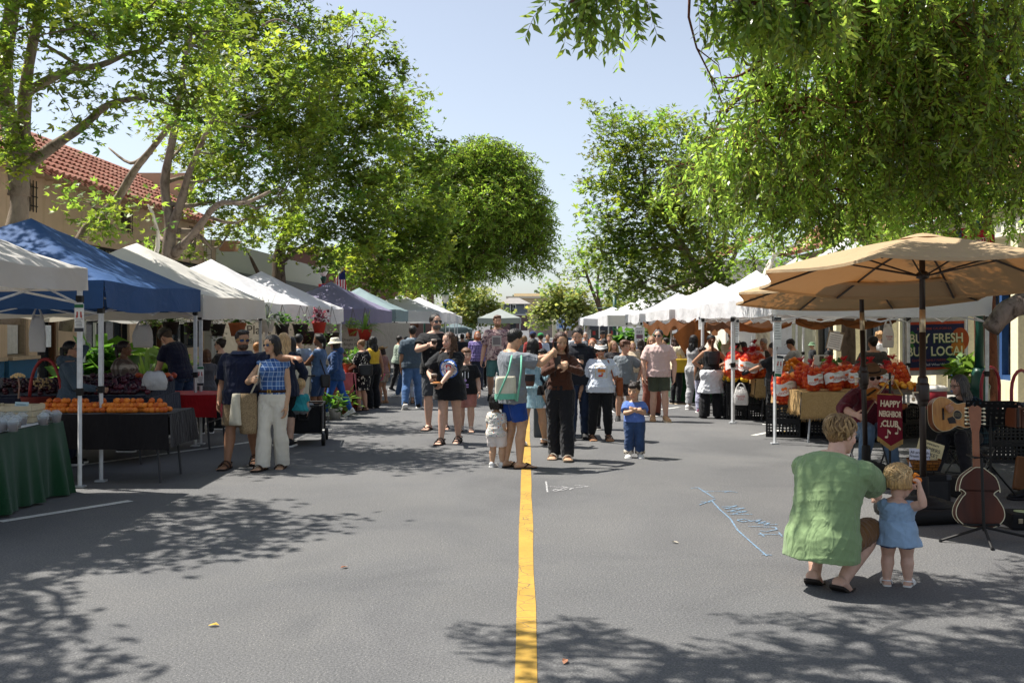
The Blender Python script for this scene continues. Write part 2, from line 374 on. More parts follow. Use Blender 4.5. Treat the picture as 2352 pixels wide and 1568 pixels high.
def tree(name,label,stems,blobs,m_leaf,m_bark,per=26,dens=3.2,size=.15,shape=STAR,spread=(.2,.2,.14),seed=1,tint=(.7,1.3),group=None,twigs=.35,up=.6,base=None,bare=()):
 """stems: list of ([(x,y,z)...], r0, r1); blobs: ((x,y,z), (rx,ry,rz)[, stem index])"""
 rg=np.random.default_rng(seed)
 b0=Vector(base if base is not None else stems[0][0][0])
 t=thing(name,label,'tree',b0,0,group)
 tr=MB()
 def smooth_path(P,k=4):
  out=[]
  for i in range(len(P)-1):
   p0=Vector(P[max(i-1,0)]);p1=Vector(P[i]);p2=Vector(P[i+1]);p3=Vector(P[min(i+2,len(P)-1)])
   for j in range(k):
    u=j/k;out.append(.5*((2*p1)+(-p0+p2)*u+(2*p0-5*p1+4*p2-p3)*u*u+(-p0+3*p1-3*p2+p3)*u**3))
  out.append(Vector(P[-1]));return out
 allp=[]
 for P,r0,r1 in stems:
  S=smooth_path(P);n=len(S)
  rr=[(r0+(r1-r0)*(i/(n-1))**.85)*(1+.06*math.sin(i*1.9+r0*50))for i in range(n)]
  tr.tube([p-b0 for p in S],rr,9)
  allp+=[(p,rr[i])for i,p in enumerate(S)]
 cl=[]
 for bl in blobs:
  c,r=bl[0],bl[1]
  if not hasattr(r,'__len__'):r=(r,r,r*.8)
  n=max(4,int(dens*r[0]*r[1]*r[2]**.6*4.2*(bl[2]if len(bl)>2 else 1)))
  pts=blob_points(rg,c,r,n);cl.append(pts)
  cv=Vector(c)
  a,ra=min(allp,key=lambda q:(q[0]-cv).length+max(0,q[0].z-cv.z)*.8)
  if(a-cv).length>.3:
   S=wiggle(a-b0,cv-b0,5,.10,rg);k=min(ra*.6,.05+.016*(a-cv).length)
   tr.tube(S,[k*(1-.75*i/5)for i in range(6)],6)
  for p in pts[:int(n*twigs)]:
   S=wiggle(cv+(Vector(p)-cv)*.08-b0,Vector(p)-b0,3,.13,rg);tr.tube(S,[.018,.013,.009,.005],3,cap=False)
 for P,r0,r1 in bare:tr.tube([Vector(p)-b0 for p in smooth_path(P)],[r0+(r1-r0)*i/(len(smooth_path(P))-1)for i in range(len(smooth_path(P)))],6)
 tr.build('trunk',m_bark,t,smooth=True)
 cl=np.concatenate(cl)-np.array(b0)
 make_crown('crown',t,cl,per,spread,size,shape,m_leaf,tint,up,seed)
 return t
def BL(px,py,Y,r,d=1):return(tuple(W(px,py,Y)),r,d)
t1=tree('plane_tree','nearest plane tree on the left pavement, leaning pale trunk behind the blue tent',[([W(20,745,16),W(32,560,16),W(45,440,16),W(10,200,15.6),W(30,0,15),W(60,-250,14)],.20,.08),([W(44,450,16),W(52,300,16),W(66,150,15.8),W(110,-60,15)],.17,.05),([W(46,400,16),W(110,345,15.6),W(190,290,15.2),W(250,240,14.6),W(330,225,14)],.11,.03),([W(66,210,16),W(150,165,15.4),W(230,150,14.7),W(300,120,14)],.085,.03)],[BL(60,60,14.5,1.3,.8),BL(200,60,14,1.3),BL(330,20,13.5,1.3,1.2),BL(440,70,13.5,1.1,1.2),BL(120,190,15,.9,.6),BL(330,180,13.6,.9,.9),BL(430,210,13.4,.8,1),BL(0,330,15.5,.5,.5),BL(220,250,14.8,.7,.4),BL(40,-160,14,1.7,.8),BL(-150,120,14,1.6,.8),BL(-150,-150,13.5,2,.8),BL(30,350,15.3,.45,.7)],LEAF['plane'],B_PLANE,per=42,dens=2.9,tint=(.45,1.5),seed=3,size=.125,group='plane trees of the left pavement')
t2=tree('plane_tree','slanting pale plane tree trunk rising behind the cream tent, few leaves low down',[([W(150,760,18),W(185,550,18),W(260,470,18),W(310,390,17.7),W(350,340,17.3),W(420,250,17)],.12,.04),([W(345,350,17.4),W(300,375,18),W(250,340,18.4)],.05,.015)],[BL(205,465,17.4,.38,1.2),BL(245,505,17.6,.28,.9),BL(430,270,17,1.0,.9),BL(480,200,17,1.2)],LEAF['plane'],B_PLANE,per=40,seed=5,size=.13,group='plane trees of the left pavement')
t3=tree('plane_tree','plane tree with forked pale trunk behind the second white tent, dense tall crown',[([W(380,745,23),W(385,600,23),W(390,510,23),W(378,420,23),W(400,300,22.5),W(430,100,22)],.19,.06),([W(392,530,23),W(420,450,22.8),W(440,380,22.3),W(500,250,21.5)],.13,.04),([W(398,585,23),W(450,530,22.6),W(500,470,22),W(565,465,21.4),W(620,440,20.6)],.11,.03)],[BL(470,330,24.3,1.10),BL(540,250,23.7,1.43),BL(600,130,23.2,1.65,1.1),BL(520,60,23.7,1.54),BL(620,300,22.8,1.43,1.1),BL(560,400,23.7,1.10,1.1),BL(500,470,24.3,0.88,1.1),BL(650,430,22.6,1.10),BL(700,180,23.2,1.32),BL(740,100,23.7,0.88,.9),BL(640,30,23.7,0.88,.8),BL(690,340,22.6,1.10),BL(440,560,24.9,0.55,1),BL(385,560,24.9,0.50,1.2),BL(420,470,24.9,0.66,.7),BL(600,500,23.2,0.88,1),BL(520,-60,23.7,1.76),BL(690,10,24.3,0.39,.8),BL(660,-90,23.7,1.10),BL(480,410,24.3,0.88),BL(560,330,23.2,0.99),BL(640,220,22.6,1.21),BL(530,530,24.3,0.66)],LEAF['plane'],B_PLANE,per=38,dens=3.4,tint=(.4,1.5),seed=7,size=.145,group='plane trees of the left pavement',bare=[([W(600,60,21),W(640,45,21),W(690,70,21)],.03,.008)])
t4=tree('plane_tree','plane tree with dark trunk before the white brick building, crown highest against the sky',[([W(640,745,33),W(640,640,33),W(645,570,33),W(690,450,32),W(750,300,31),W(790,150,30)],.28,.08),([W(636,690,33),W(600,640,33),W(575,590,32.5)],.14,.04),([W(645,600,33),W(690,570,32),W(740,540,31)],.12,.04)],[BL(800,120,30,1.3,1),BL(850,90,30,.8,.9),BL(760,200,29.5,1.7,1.1),BL(860,190,30,1.2,1),BL(700,300,29,1.6),BL(820,300,29.5,1.8,1.1),BL(880,280,30.5,1.2),BL(720,420,29.5,1.6),BL(840,430,29.5,1.7,1.1),BL(640,530,31,1.3,1.1),BL(740,540,30,1.4,1.1),BL(545,520,31.5,.8,1.0),BL(830,540,30,1.4),BL(870,130,30,.6,.9),BL(690,200,29,1.2,.9)],LEAF['plane'],B_DARK,per=32,dens=3.3,tint=(.4,1.5),seed=9,size=.175,group='plane trees of the left pavement')
t5=tree('plane_tree','far dense plane tree whose crown slopes down to the weeping tree',[([W(860,748,44),W(862,660,44),W(880,560,43),W(900,400,42)],.3,.08)],[BL(910,250,42,1.5,.9),BL(920,360,42,2.0,1),BL(970,380,42,1.2,.9),BL(900,480,41,2.2,1.1),BL(970,490,42,1.7,1),BL(1000,540,42,1.2,1),BL(860,580,42,1.8,1),BL(950,590,42,1.7,1),BL(1020,580,43,.9,.9),BL(890,650,43,1.4,1),BL(820,640,43,1.2,.9),BL(990,360,42,.7,.8)],LEAF['plane'],B_DARK,per=22,seed=12,size=.26,spread=(.3,.3,.2),dens=2.6,tint=(.45,1.5),group='plane trees of the left pavement')
t6=tree('plane_tree','plane tree beside the near left kerb shading the road',[([(-8.6,7.6,0),(-8.4,7.7,2.2),(-8,7.9,4),(-7,8.2,6)],.25,.09)],[((-6.2,8.8,5.6),(1.1,.8,.45),1.4),((-5.2,9.3,5.4),(.75,.6,.3),1.4),((-7.4,8.0,6.2),(1.2,1.0,.6),1.2),((-6.5,7.2,5.6),(.9,.55,.35),1.1),((-7.4,6.6,5.8),(.9,.6,.4),1.1),((-5.9,8.0,5.3),(.5,.35,.2),.9),((-6.9,10.2,6.4),(1.2,.9,.5),1),((-6.6,6.3,5.4),(.5,.3,.2),.8),((-5.7,6.5,5.5),(.6,.45,.25),1.1),((-5.1,5.6,5.3),(.4,.3,.2),1),((-4.9,8.6,5.2),(.45,.3,.18),.9)],LEAF['plane'],B_PLANE,per=34,dens=5,seed=21,size=.15,group='plane trees of the left pavement')
def strands(rg,starts,length,step,size,sway=.25,droop=.30):
 out=[];seg=[]
 for p in starts:
  n=max(4,int(length*rg.uniform(.45,1.2)/step));d=rg.normal(size=3)*.6;d[2]=-.15+(.3-droop)*1.5;q=np.array(p,dtype=float);path=[q.copy()]
  for i in range(n):
   d=d*.82+np.array([rg.normal()*sway*.3,rg.normal()*sway*.3,-droop+rg.normal()*.05]);q=q+d/np.linalg.norm(d)*step;path.append(q.copy())
  seg.append(path);out.append(np.array(path))
 return out
def strand_crown(name,parent,starts,b0,length,step,size,m,seed,tint=(.6,1.35),width=.30,side=.75,droop=.30,sway=.25):
 rg=np.random.default_rng(seed);S=strands(rg,starts,length,step,size,sway,droop)
 C=[];E=[];TT=[]
 for path in S:
  d=np.diff(path,axis=0);d/=np.linalg.norm(d,axis=1)[:,None];h=rg.uniform(*tint)
  sidev=np.cross(d,rg.normal(size=3));sidev/=(np.linalg.norm(sidev,axis=1)[:,None]+1e-6)
  for sg in(-1,1):
   C.append(path[1:]);e=d*.75+sg*sidev*side+rg.normal(size=d.shape)*.25;E.append(e/np.linalg.norm(e,axis=1)[:,None]);TT.append(np.full(len(d),h))
 C=np.concatenate(C)-np.array(b0);E=np.concatenate(E);T=np.concatenate(TT);N=len(C)
 nn=rg.normal(size=(N,3));nn[:,2]+=.5;s=np.cross(E,nn);s/=np.linalg.norm(s,axis=1)[:,None];nn=np.cross(s,E)
 sh=KITE.copy();sh[:,:,0]*=width/.22*.6
 v,k=leaf_verts(C,E,s,nn,size*rg.uniform(.7,1.2,N),sh)
 T=T[:,None]*rg.uniform(.75,1.25,(N,1));hue=rg.normal(size=(N,1))*.08
 col=np.repeat(np.concatenate([T*(1+hue),T,T,np.ones((N,1))],1),k,0)
 np_mesh(name,v,np.arange(len(v)),4,m,parent,col=col)
 return S
def weeping(name,label,stems,blobs,m_leaf,m_bark,n,length,step,size,seed,group=None,tint=(.6,1.35),twig_r=.006,extra=(),droop=.30,sway=.25):
 rg=np.random.default_rng(seed);b0=Vector(stems[0][0][0]);t=thing(name,label,'tree',b0,0,group);tr=MB();allp=[]
 for P,r0,r1 in stems:
  k=len(P);tr.tube([Vector(p)-b0 for p in P],[r0+(r1-r0)*i/(k-1)for i in range(k)],9)
  allp+=[Vector(P[i]).lerp(Vector(P[i+1]),u/4)for i in range(k-1)for u in range(4)]
 vol=[bl[1][0]*bl[1][1]*bl[1][2]*(bl[2]if len(bl)>2 else 1)for bl in blobs];tot=sum(vol);st=[]
 for bl,v in zip(blobs,vol):
  k=max(6,int(n*v/tot));pts=blob_points(rg,bl[0],bl[1],k);st.append(pts);cv=Vector(bl[0])
  a=min(allp,key=lambda q:(q-cv).length)
  if(a-cv).length>.4:tr.tube(wiggle(a-b0,cv-b0,6,.09,rg,-.08),[.07,.06,.05,.04,.03,.022,.015],6)
  for p in pts[:max(3,k//4)]:tr.tube(wiggle(cv-b0,Vector(p)-b0,3,.12,rg),[.02,.015,.01,twig_r],4,cap=False)
 st=np.concatenate(st)
 S=strand_crown('crown',t,st,b0,length,step,size,m_leaf,seed,tint,droop=droop,sway=sway)
 for path in S:tr.tube([Vector(q)-b0 for q in path[::3]],[twig_r*.7]*len(path[::3]),3,cap=False)
 for P,r0,r1 in extra:
  k=len(P);tr.tube([Vector(p)-b0 for p in P],[r0+(r1-r0)*i/(k-1)for i in range(k)],6)
 tr.build('trunk',m_bark,t,smooth=True);return t
def WB(px,py,Y,rx,ry,rz,d=1):return(tuple(W(px,py,Y)),(rx,ry,rz),d)
weeping('weeping_tree','large bright weeping tree whose crown hangs over the far street',[([W(945,752,60),W(948,660,60),W(960,560,60),W(1040,450,59),W(1100,380,58)],.45,.12)],[WB(1110,370,58,2.2,2.2,1.5,1.1),WB(1050,400,58,2.0,2,1.6),WB(1180,410,58,1.6,2,1.6),WB(1010,470,58,1.7,2,2),WB(1120,480,57,3,2.5,2.2,1.1),WB(1215,510,58,1.5,2,1.9),WB(1030,570,58,2.0,2,1.8),WB(1120,590,58,2.2,2,1.4,.8),WB(1225,580,58,1.2,1.6,1.2,.8),WB(960,630,58,1.6,1.6,1.2,.8),WB(1040,640,58,1.6,1.5,.9,.8),WB(1000,390,58,1.1,1.5,1),WB(1105,335,58,.5,.6,.5),WB(1185,355,58,.5,.6,.5),WB(1245,470,58,.4,.6,.6),WB(1060,350,58,.4,.5,.5)],LEAF['light'],B_RED,6600,1.3,.13,.22,31,tint=(.4,1.5),twig_r=.012,droop=.09,sway=.75)
weeping('weeping_tree','near weeping tree with reddish trunk behind the tan umbrellas, strands hanging over the stalls',[([(8.1,17.5,0),(8.05,17.5,2.2),W(2262,540,17),W(2245,400,16.8),W(2240,300,16),W(2200,100,15)],.2,.09),([W(2245,380,16.8),W(2290,200,15),W(2350,60,13.5)],.1,.05),([W(2240,300,16),W(2050,220,13.5),W(1900,210,12),W(1700,290,11.5)],.09,.02),([W(2250,430,16.9),W(2120,330,14.5),W(1990,330,13),W(1850,380,12.4)],.07,.015),([W(2262,520,17),W(2100,470,15),W(1960,480,14.2),W(1800,500,13.6)],.06,.015),([W(2290,200,15),W(2180,120,12.5),W(2080,60,11.4)],.06,.015),([W(2240,300,16),W(2330,250,14),W(2400,230,13)],.06,.02),([W(2200,100,15),W(1950,-60,11),W(1750,-200,8.5),W(1560,-160,7.2)],.09,.03)],[WB(1700,330,12,.8,.9,.45,.9),WB(1830,250,11.5,1.0,1,.7),WB(1850,400,12.5,1.1,1,.7),WB(1980,130,11.5,1.2,1.2,.9),WB(2000,330,12.5,1.2,1.2,.8),WB(2130,240,12,1.1,1.2,.9),WB(2270,130,12,1.1,1.2,1,1),WB(2140,420,13.5,1.1,1,.7),WB(2300,320,13,1.0,1,.8),WB(2100,20,11,1.4,1.2,.9),WB(1900,20,10.5,1.0,1,.6,.8),WB(1800,410,13.5,.9,.9,.4,.8),WB(2010,455,14.5,1.0,.9,.5,.9),WB(2350,430,14,1,.9,.6,.8),WB(2200,-120,11,1.6,1.5,.8,.8),WB(1980,-120,10,1.4,1.2,.7,.6),WB(1640,300,13,.55,.8,.35,.8),WB(1620,400,15,.8,.9,.5),WB(1690,440,15.5,.8,.9,.5),WB(2000,540,16.5,1.1,.9,.4),WB(1740,150,11,.6,.7,.35,.8),WB(1760,400,13,.8,.9,.5)],LEAF['weep'],B_RED,3500,.70,.052,.102,33,tint=(.35,1.7),twig_r=.005,droop=.13,sway=.55,group='weeping trees over the right stalls',extra=[([W(1585,-40,7.4),W(1582,40,7.4),W(1600,110,7.5),W(1640,190,7.6),W(1660,240,7.7)],.012,.003),([W(1601,112,7.5),W(1650,150,7.6),W(1670,230,7.7)],.006,.002)])
weeping('weeping_tree','weeping tree branches overhanging the road above the camera, one spray against the sky',[([(9.0,5.5,0),(8.9,5.6,2.5),(8.2,5.7,4.6),(5.5,5.8,6.2),(2.5,5.8,6.4),(.3,6.2,5.7),(-1.6,6.0,5.5),(-2.7,6.1,5.4)],.22,.015),([(5.5,5.8,6.2),(2.5,7,6.2),(0,7.3,5.7)],.10,.015),([(2.5,5.8,6.6),(1.2,6.6,5.2),(.62,6.9,4.05)],.02,.004),([(2.5,5.8,6.6),(2.0,6.9,5.2),(1.75,7.2,4.2)],.02,.004)],[((.9,6.2,5.5),(.9,.7,.3),1.3),((-.2,6.0,5.4),(.8,.5,.25),.9),((-1.0,6.4,5.4),(.6,.6,.2),.45),((-.3,7.2,5.5),(.8,.5,.25),.6),((.7,7.4,5.5),(.8,.5,.25),.5),((1.9,6.0,5.6),(.9,.9,.4),1.2),((-1.6,5.9,5.3),(.6,.4,.2),.9),((-2.5,6.3,5.3),(.6,.4,.2),.7),((-2.2,5.6,5.3),(.6,.3,.2),.9),((-.9,5.5,5.2),(.7,.3,.2),1.1),((3.2,5.6,6.2),(1.4,1.1,.5),.6),((1.3,8.0,5.6),(.7,.4,.2),.6),(tuple(W(1345,-15,7.0)),(.20,.2,.1),5),(tuple(W(1440,-20,7.2)),(.22,.2,.08),3),(tuple(W(1730,10,7.6)),(.30,.3,.15),3),(tuple(W(1850,10,8)),(.4,.4,.2),2.2),(tuple(W(1650,-30,7.4)),(.2,.2,.08),2)],LEAF['weep'],B_RED,2800,.42,.05,.1,37,tint=(.6,1.2),twig_r=.003,group='weeping trees over the right stalls')
tree('plane_tree','plane tree on the right pavement with pale branches showing through its crown',[([W(1640,750,37),W(1640,690,37),W(1600,620,36.5),W(1540,520,36),W(1480,430,35)],.3,.07),([W(1640,690,37),W(1640,600,37),W(1560,490,35.5),W(1500,470,35)],.16,.05),([W(1642,680,37),W(1700,560,37)],.15,.05)],[BL(1410,290,35,1.3,.9),BL(1480,330,35,1.4,.9),BL(1400,400,35,1.3,.8),BL(1560,300,35.5,1.3,.9),BL(1390,510,35,1.1,.9),BL(1470,450,34.5,1.5),BL(1560,420,35,1.6),BL(1640,380,36,1.5),BL(1430,570,35,1.5,1),BL(1530,570,35,1.7,1.1),BL(1620,520,36,1.6),BL(1480,650,35.5,1.3,1),BL(1580,650,36,1.3,1),BL(1400,640,36,.9,.8),BL(1690,460,36.5,1.4),BL(1360,450,35,.5,.8),BL(1650,600,36,1.3),BL(1440,380,34.5,1.1),BL(1520,480,34.5,1.3),BL(1370,570,35,.8),BL(1600,460,35,1.3)],LEAF['plane'],B_PLANE,per=24,seed=41,size=.2,spread=(.26,.26,.17),dens=3.7,tint=(.4,1.4))
tree('street_tree','bright yellow green young tree behind the white tent peaks',[([W(1735,745,30),W(1735,650,30),W(1730,590,30)],.1,.04)],[BL(1720,575,29.5,.9,1.3),BL(1680,600,29.5,.6,1.1),BL(1770,560,30,.8,1.1),BL(1730,620,29.5,.7,1),BL(1800,590,30,.6)],LEAF['light'],B_DARK,per=22,seed=43,size=.17,shape=KITE,dens=4)
tree('street_tree','slender dark stemmed tree arching over the far right tents',[([W(1392,748,70),W(1380,715,70),W(1356,655,69),W(1335,590,68)],.22,.06),([W(1380,715,70),W(1372,650,70),W(1385,590,70)],.15,.05)],[BL(1325,580,68,1.4,.7),BL(1350,620,69,1.3,.6),BL(1310,620,68,.9,.6),BL(1380,600,70,1.3,.8),BL(1300,640,68,.6,.5),BL(1420,660,68,1.6,.9),BL(1350,565,69,1,.7)],LEAF['plane'],B_DARK,per=18,seed=45,size=.3,shape=KITE,spread=(.35,.35,.3),dens=2)
for k,(px,py,Y,rr,lab)in enumerate([(1080,706,110,3.5,'pale yellow street tree left of the grey house'),(1296,702,100,3.2,'yellowing round street tree right of the grey house'),(1420,715,90,1.8,'low yellow green tree at the end of the right tents')]):
 c=W(px,py,Y)
 tree('street_tree',lab,[([(c.x,Y,0),(c.x+.1,Y,1.5),(c.x+.2,Y,c.z)],.14,.05),([(c.x,Y,.9),(c.x-.9,Y,c.z-.4)],.07,.03),([(c.x,Y,1.0),(c.x+1.1,Y,c.z)],.07,.03)],[((c.x+dx*rr,Y+dy,c.z+dz*rr),rr*.5,.75)for dx,dy,dz in((0,0,.1),(-.6,0,-.1),(.55,0,.05),(-.25,.5,.4),(.35,-.5,.22),(-.75,0,-.35),(.75,0,-.3),(.1,-.6,-.3))],LEAF['yellow'],B_DARK,per=16,seed=50+k,size=.34,shape=QUAD,spread=(.35,.35,.3),dens=2.6,group='yellowing trees at the street end',tint=(.6,1.2))
for k,(px,Y,top,w)in enumerate([(1240,320,650,14),(1275,330,655,16),(1330,300,690,20),(1060,310,690,26),(1400,300,680,22),(1180,340,668,10)]):
 c=W(px,top,Y);rz=c.z/2
 tree('distant_tree',['tall dark conifer beyond the beige block','dark bushy tree rising behind the yellow trees','hazy green tree far down the road','hazy tree mass beyond the brown building','dull green tree far behind the right tents','thin tree behind the grey house roof'][k],[([(c.x,Y,0),(c.x,Y,c.z*.8)],.3,.1)],[((c.x,Y,rz*1.1),(w*Y/F/2*.9,2,rz*.9),.8),((c.x,Y,rz*1.5),(w*Y/F/3,1.5,rz*.5),.6)],LEAF['far'],B_DARK,per=14,seed=70+k,size=.8,shape=QUAD,spread=(.7,.7,.7),dens=.6,group='trees beyond the street end')
# ================================================================ BUILDINGS
def text_obj(name,s,size,m,parent,loc,rot=(R(90),0,0),ext=.002,align='CENTER',sx=1.0,space=1.0,bold=0.0,world=False):
 cu=bpy.data.curves.new('t','FONT');cu.body=s;cu.size=size;cu.extrude=ext;cu.align_x=align;cu.align_y='CENTER';cu.space_character=space;cu.offset=bold;cu.resolution_u=3
 o=bpy.data.objects.new('t',cu);COL.objects.link(o)
 me=bpy.data.meshes.new_from_object(o);bpy.data.objects.remove(o);bpy.data.curves.remove(cu)
 me.transform(Matrix.Translation(loc)@Euler(rot).to_matrix().to_4x4()@Matrix.Diagonal((sx,1,1,1)))
 me.materials.clear()
 return finish(me,name,m,parent,world=world)
def facade(b,X,y0,y1,z0,z1,ops,th=.3,sgn=1,mi=0):
 """wall in the plane x=X (thickness away from the street), openings (ya,yb,za,zb) left free"""
 ys=sorted({y0,y1,*[o[0]for o in ops],*[o[1]for o in ops]});zs=sorted({z0,z1,*[o[2]for o in ops],*[o[3]for o in ops]})
 for i in range(len(ys)-1):
  for j in range(len(zs)-1):
   ym,zm=(ys[i]+ys[i+1])/2,(zs[j]+zs[j+1])/2
   if any(o[0]<ym<o[1]and o[2]<zm<o[3]for o in ops):continue
   b.box((X+sgn*th/2,ym,zm),(th,ys[i+1]-ys[i],zs[j+1]-zs[j]),mi)
 return b
def glassm():
 t=NT('window glass');t.p(.06,.6);t.base((.03,.035,.04));return t.m
GLASS=glassm()
def stucco(c,name='stucco'):
 t=NT(name);t.p(.92,.12);c=lin(c);n=t.noise(.9,5,None,.6)
 col=t.ramp(n,[(.3,tuple(x*.82 for x in c)),(.65,c)])
 st=t.ramp(t.noise(1.0,4,t.map((1,5,.35)),.6),[(.55,(1,1,1)),(.75,(.8,.77,.72))])
 t.base(t.mix(1,col,st,'MULTIPLY'));t.bump(t.noise(30,4),.35,.01);return t.m
def tilem():
 t=NT('clay tile');t.p(.8,.2)
 c=t.n('SeparateXYZ',i_0=t.co());fl=lambda a,k:t.math('FLOOR',t.math('MULTIPLY',a,k))
 w=t.n('TexWhiteNoise',i_Vector=t.n('CombineXYZ',i_0=fl(c.outputs[0],2.6),i_1=fl(c.outputs[1],3.4)).outputs[0])
 col=t.ramp(w.outputs[0],[(0,lin('8f5a49')),(.4,lin('a06c5a')),(.75,lin('ab7e6c')),(1,lin('7d4a3a'))])
 t.base(t.mix(1,col,t.ramp(t.noise(4,5),[(.3,(.72,.7,.68)),(.6,(1,1,1))]),'MULTIPLY'));t.bump(t.noise(40,3),.3,.006);return t.m
TILE=tilem()
def tile_roof(name,parent,xe,ze,xr,zr,y0,y1,tw=.29,tl=.42):
 """barrel tiles from the eave (xe,ze) up to the ridge (xr,zr)"""
 b=MB();L=math.hypot(xr-xe,zr-ze);ux,uz=(xr-xe)/L,(zr-ze)/L;nx,nz=-uz*(1 if ux>0 else-1),abs(ux)
 nrow=int(L/tl);ncol=int((y1-y0)/tw)
 b.add([(xe,y0,ze-.03),(xe,y1,ze-.03),(xr,y1,zr-.03),(xr,y0,zr-.03)],[(0,1,2,3)])
 for r in range(nrow):
  for c in range(ncol):
   y=y0+(c+.5)*tw+rnd.uniform(-.012,.012);s0=r*tl-.05+rnd.uniform(-.012,.012);s1=(r+1)*tl+.04;rings=[]
   for s,rad,lift in((s0,tw*.37,.075),(s1,tw*.31,.02)):
    rg=[]
    for k in range(7):
     a=PI*k/6;h=math.sin(a)*rad+lift-.03
     rg.append((xe+ux*s+nx*h,y-math.cos(a)*rad,ze+uz*s+nz*h))
    rings.append(rg)
   b.loft(rings,True,0,closed=True)
 return b.build(name,TILE,parent,world=True)
DARKM=mat('1b1a1a',.6);BARM=mat('201c1a',.5,.3);WOODB=mat('4a3526',.7)
sb=thing('stucco_building','tan stucco building with terracotta tile roof and small barred windows','building',(-11,24,0))
STU=stucco('cdb294')
wins=[(21.6,22.25,4.22,4.8),(27.0,27.65,4.22,4.8),(32.3,32.9,4.22,4.8),(16.2,16.85,4.22,4.8)]
shops=[(15.5,18.2,.95,3.0),(18.6,20.6,.95,3.0),(21.1,22.0,.95,2.9),(22.4,23.4,.15,2.7),(24.7,27.6,.9,3.68),(28.4,30.2,.15,2.8),(30.8,33.6,.9,3.68)]
facade(MB(),-11,12,34,0,5.2,wins+shops,sgn=-1)
b=facade(MB(),-11,12,34,0,5.12,wins+shops,sgn=-1);b.box((-14.6,33.9,3.4),(6.5,.2,6.8));b.box((-14.6,12.1,3.4),(6.5,.2,6.8))
b.build('wall',STU,sb,world=True)
tile_roof('roof',sb,-10.6,5.02,-13.6,6.9,12,34)
for k in range(52):b=MB();b.box((-10.85,12.3+k*.42,5.0),(.42,.08,.1));b.build('rafter_end',STU,sb,world=True)
for w in wins:
 b=MB();ym=(w[0]+w[1])/2;zm=(w[2]+w[3])/2
 b.box((-11.22,ym,zm),(.03,w[1]-w[0],w[3]-w[2]));f=b.build('window',GLASS,sb,world=True)
 b=MB()
 for k in range(5):b.tube([(-10.93,w[0]+.04+k*(w[1]-w[0]-.08)/4,w[2]-.06),(-10.93,w[0]+.04+k*(w[1]-w[0]-.08)/4,w[3]+.06)],.013,5)
 for k in range(3):b.tube([(-10.945,w[0]-.05,w[2]+.08+k*.21),(-10.945,w[1]+.05,w[2]+.08+k*.21)],.013,5)
 b.build('window_bars',BARM,f,world=True)
CURT=cloth('cfcac0',.1,name='curtain');BLUEB=None
def clap(c,k=7.5):
 t=NT('clapboard');t.p(.55,.35);z=t.n('SeparateXYZ',i_0=t.co()).outputs[2];fr=t.math('FRACT',t.math('MULTIPLY',z,k))
 t.base(t.ramp(t.noise(3,4),[(.3,tuple(x*.85 for x in lin(c))),(.7,lin(c))]));t.bump(fr,.8,.03);return t.m
TRIM=mat('8d7c66',.7);DKBLUE=clap('2c6287');BROWNF=mat('5a3a24',.6)
for i,w in enumerate(shops):
 ym=(w[0]+w[1])/2;zm=(w[2]+w[3])/2;dy=w[1]-w[0];dz=w[3]-w[2]
 b=MB();b.box((-11.24,ym,zm),(.02,dy,dz));f=b.build('shop_window' if w[2]>.5 else 'shop_door',GLASS,sb,world=True)
 b=MB();t_=.07;m_=BROWNF if i in(3,5)else(TRIM if i<3 else DARKM)
 for y in([w[0]+t_/2,w[1]-t_/2]+([ym]if dy>1.5 else[])):b.box((-11.12,y,zm),(.12,t_,dz))
 for z in[w[2]+t_/2,w[3]-t_/2]+([w[3]-.5]if dz>2.3 else[]):b.box((-11.115,ym,z),(.1,dy-.14,t_))
 b.build('frame',m_,f,world=True)
 if i in(0,1,2):
  b=MB()
  rr=[]
  for j in range(2):
   rr.append([(-11.19+.012*math.sin(k*1.9),w[0]+.1+k*(dy-.2)/40,(w[2]+.08,w[3]-.08)[j])for k in range(41)])
  b.loft(rr,False,0,closed=False);b.build('curtain',CURT,f,world=True)
  b=MB();b.box((-10.93,ym,.53),(.1,dy+.3,.80));b.build('clapboard_panel',DKBLUE,sb,world=True)
  b=MB();b.box((-10.9,ym,w[2]+.0),(.2,dy+.3,.07));b.build('sill',mat('b09a80',.7),f,world=True)
 if w[3]>3.5:
  b=MB()
  for k in range(14):b.box((-11.1,w[0]+.12+k*(dy-.24)/13,w[3]-.25),(.05,.05,.42))
  b.box((-11.105,ym,w[3]-.16),(.04,dy-.16,.03));b.build('transom_grille',mat('8a8577',.6),f,world=True)
for i,(y,z,w_,h_,c)in enumerate([(18.95,2.1,.4,.5,'5b6f96'),(18.95,1.55,.4,.4,'b9b5ab'),(19.9,1.25,.7,.35,'d9d4c8'),(16.0,2.2,.45,.55,'cfc9bc'),(22.9,2.05,.5,.55,'d5d8da'),(22.9,1.4,.35,.5,'e4e6e6')]):
 b=MB();b.box((-10.98 if i<4 else-11.02,y,z),(.01,w_,h_));b.build('window_poster',mat(c,.5),sb,world=True)
wb=thing('brick_building','low white glazed brick building with dark fascia beside the tan one','building',(-10.6,43,0))
t=NT('glazed brick');t.p(.35,.45)
bt=t.n('TexBrick',i_Vector=t.map((1,1,1),(R(90),0,R(90))),i_Scale=1.0,i_Mortar_Size=.012,i_Brick_Width=.62,i_Row_Height=.16,i_Bias=-.2)
t.set(bt.inputs['Color1'],lin('e4e2dc'));t.set(bt.inputs['Color2'],lin('c3b193'));t.set(bt.inputs['Mortar'],lin('8d8880'))
t.base(bt.outputs[0]);t.bump(bt.outputs[1],.3,.01);WBRICK=t.m
b=MB();b.box((-12.6,43,4.05),(4,18,1.0));b.build('upper_wall',WBRICK,wb,world=True)
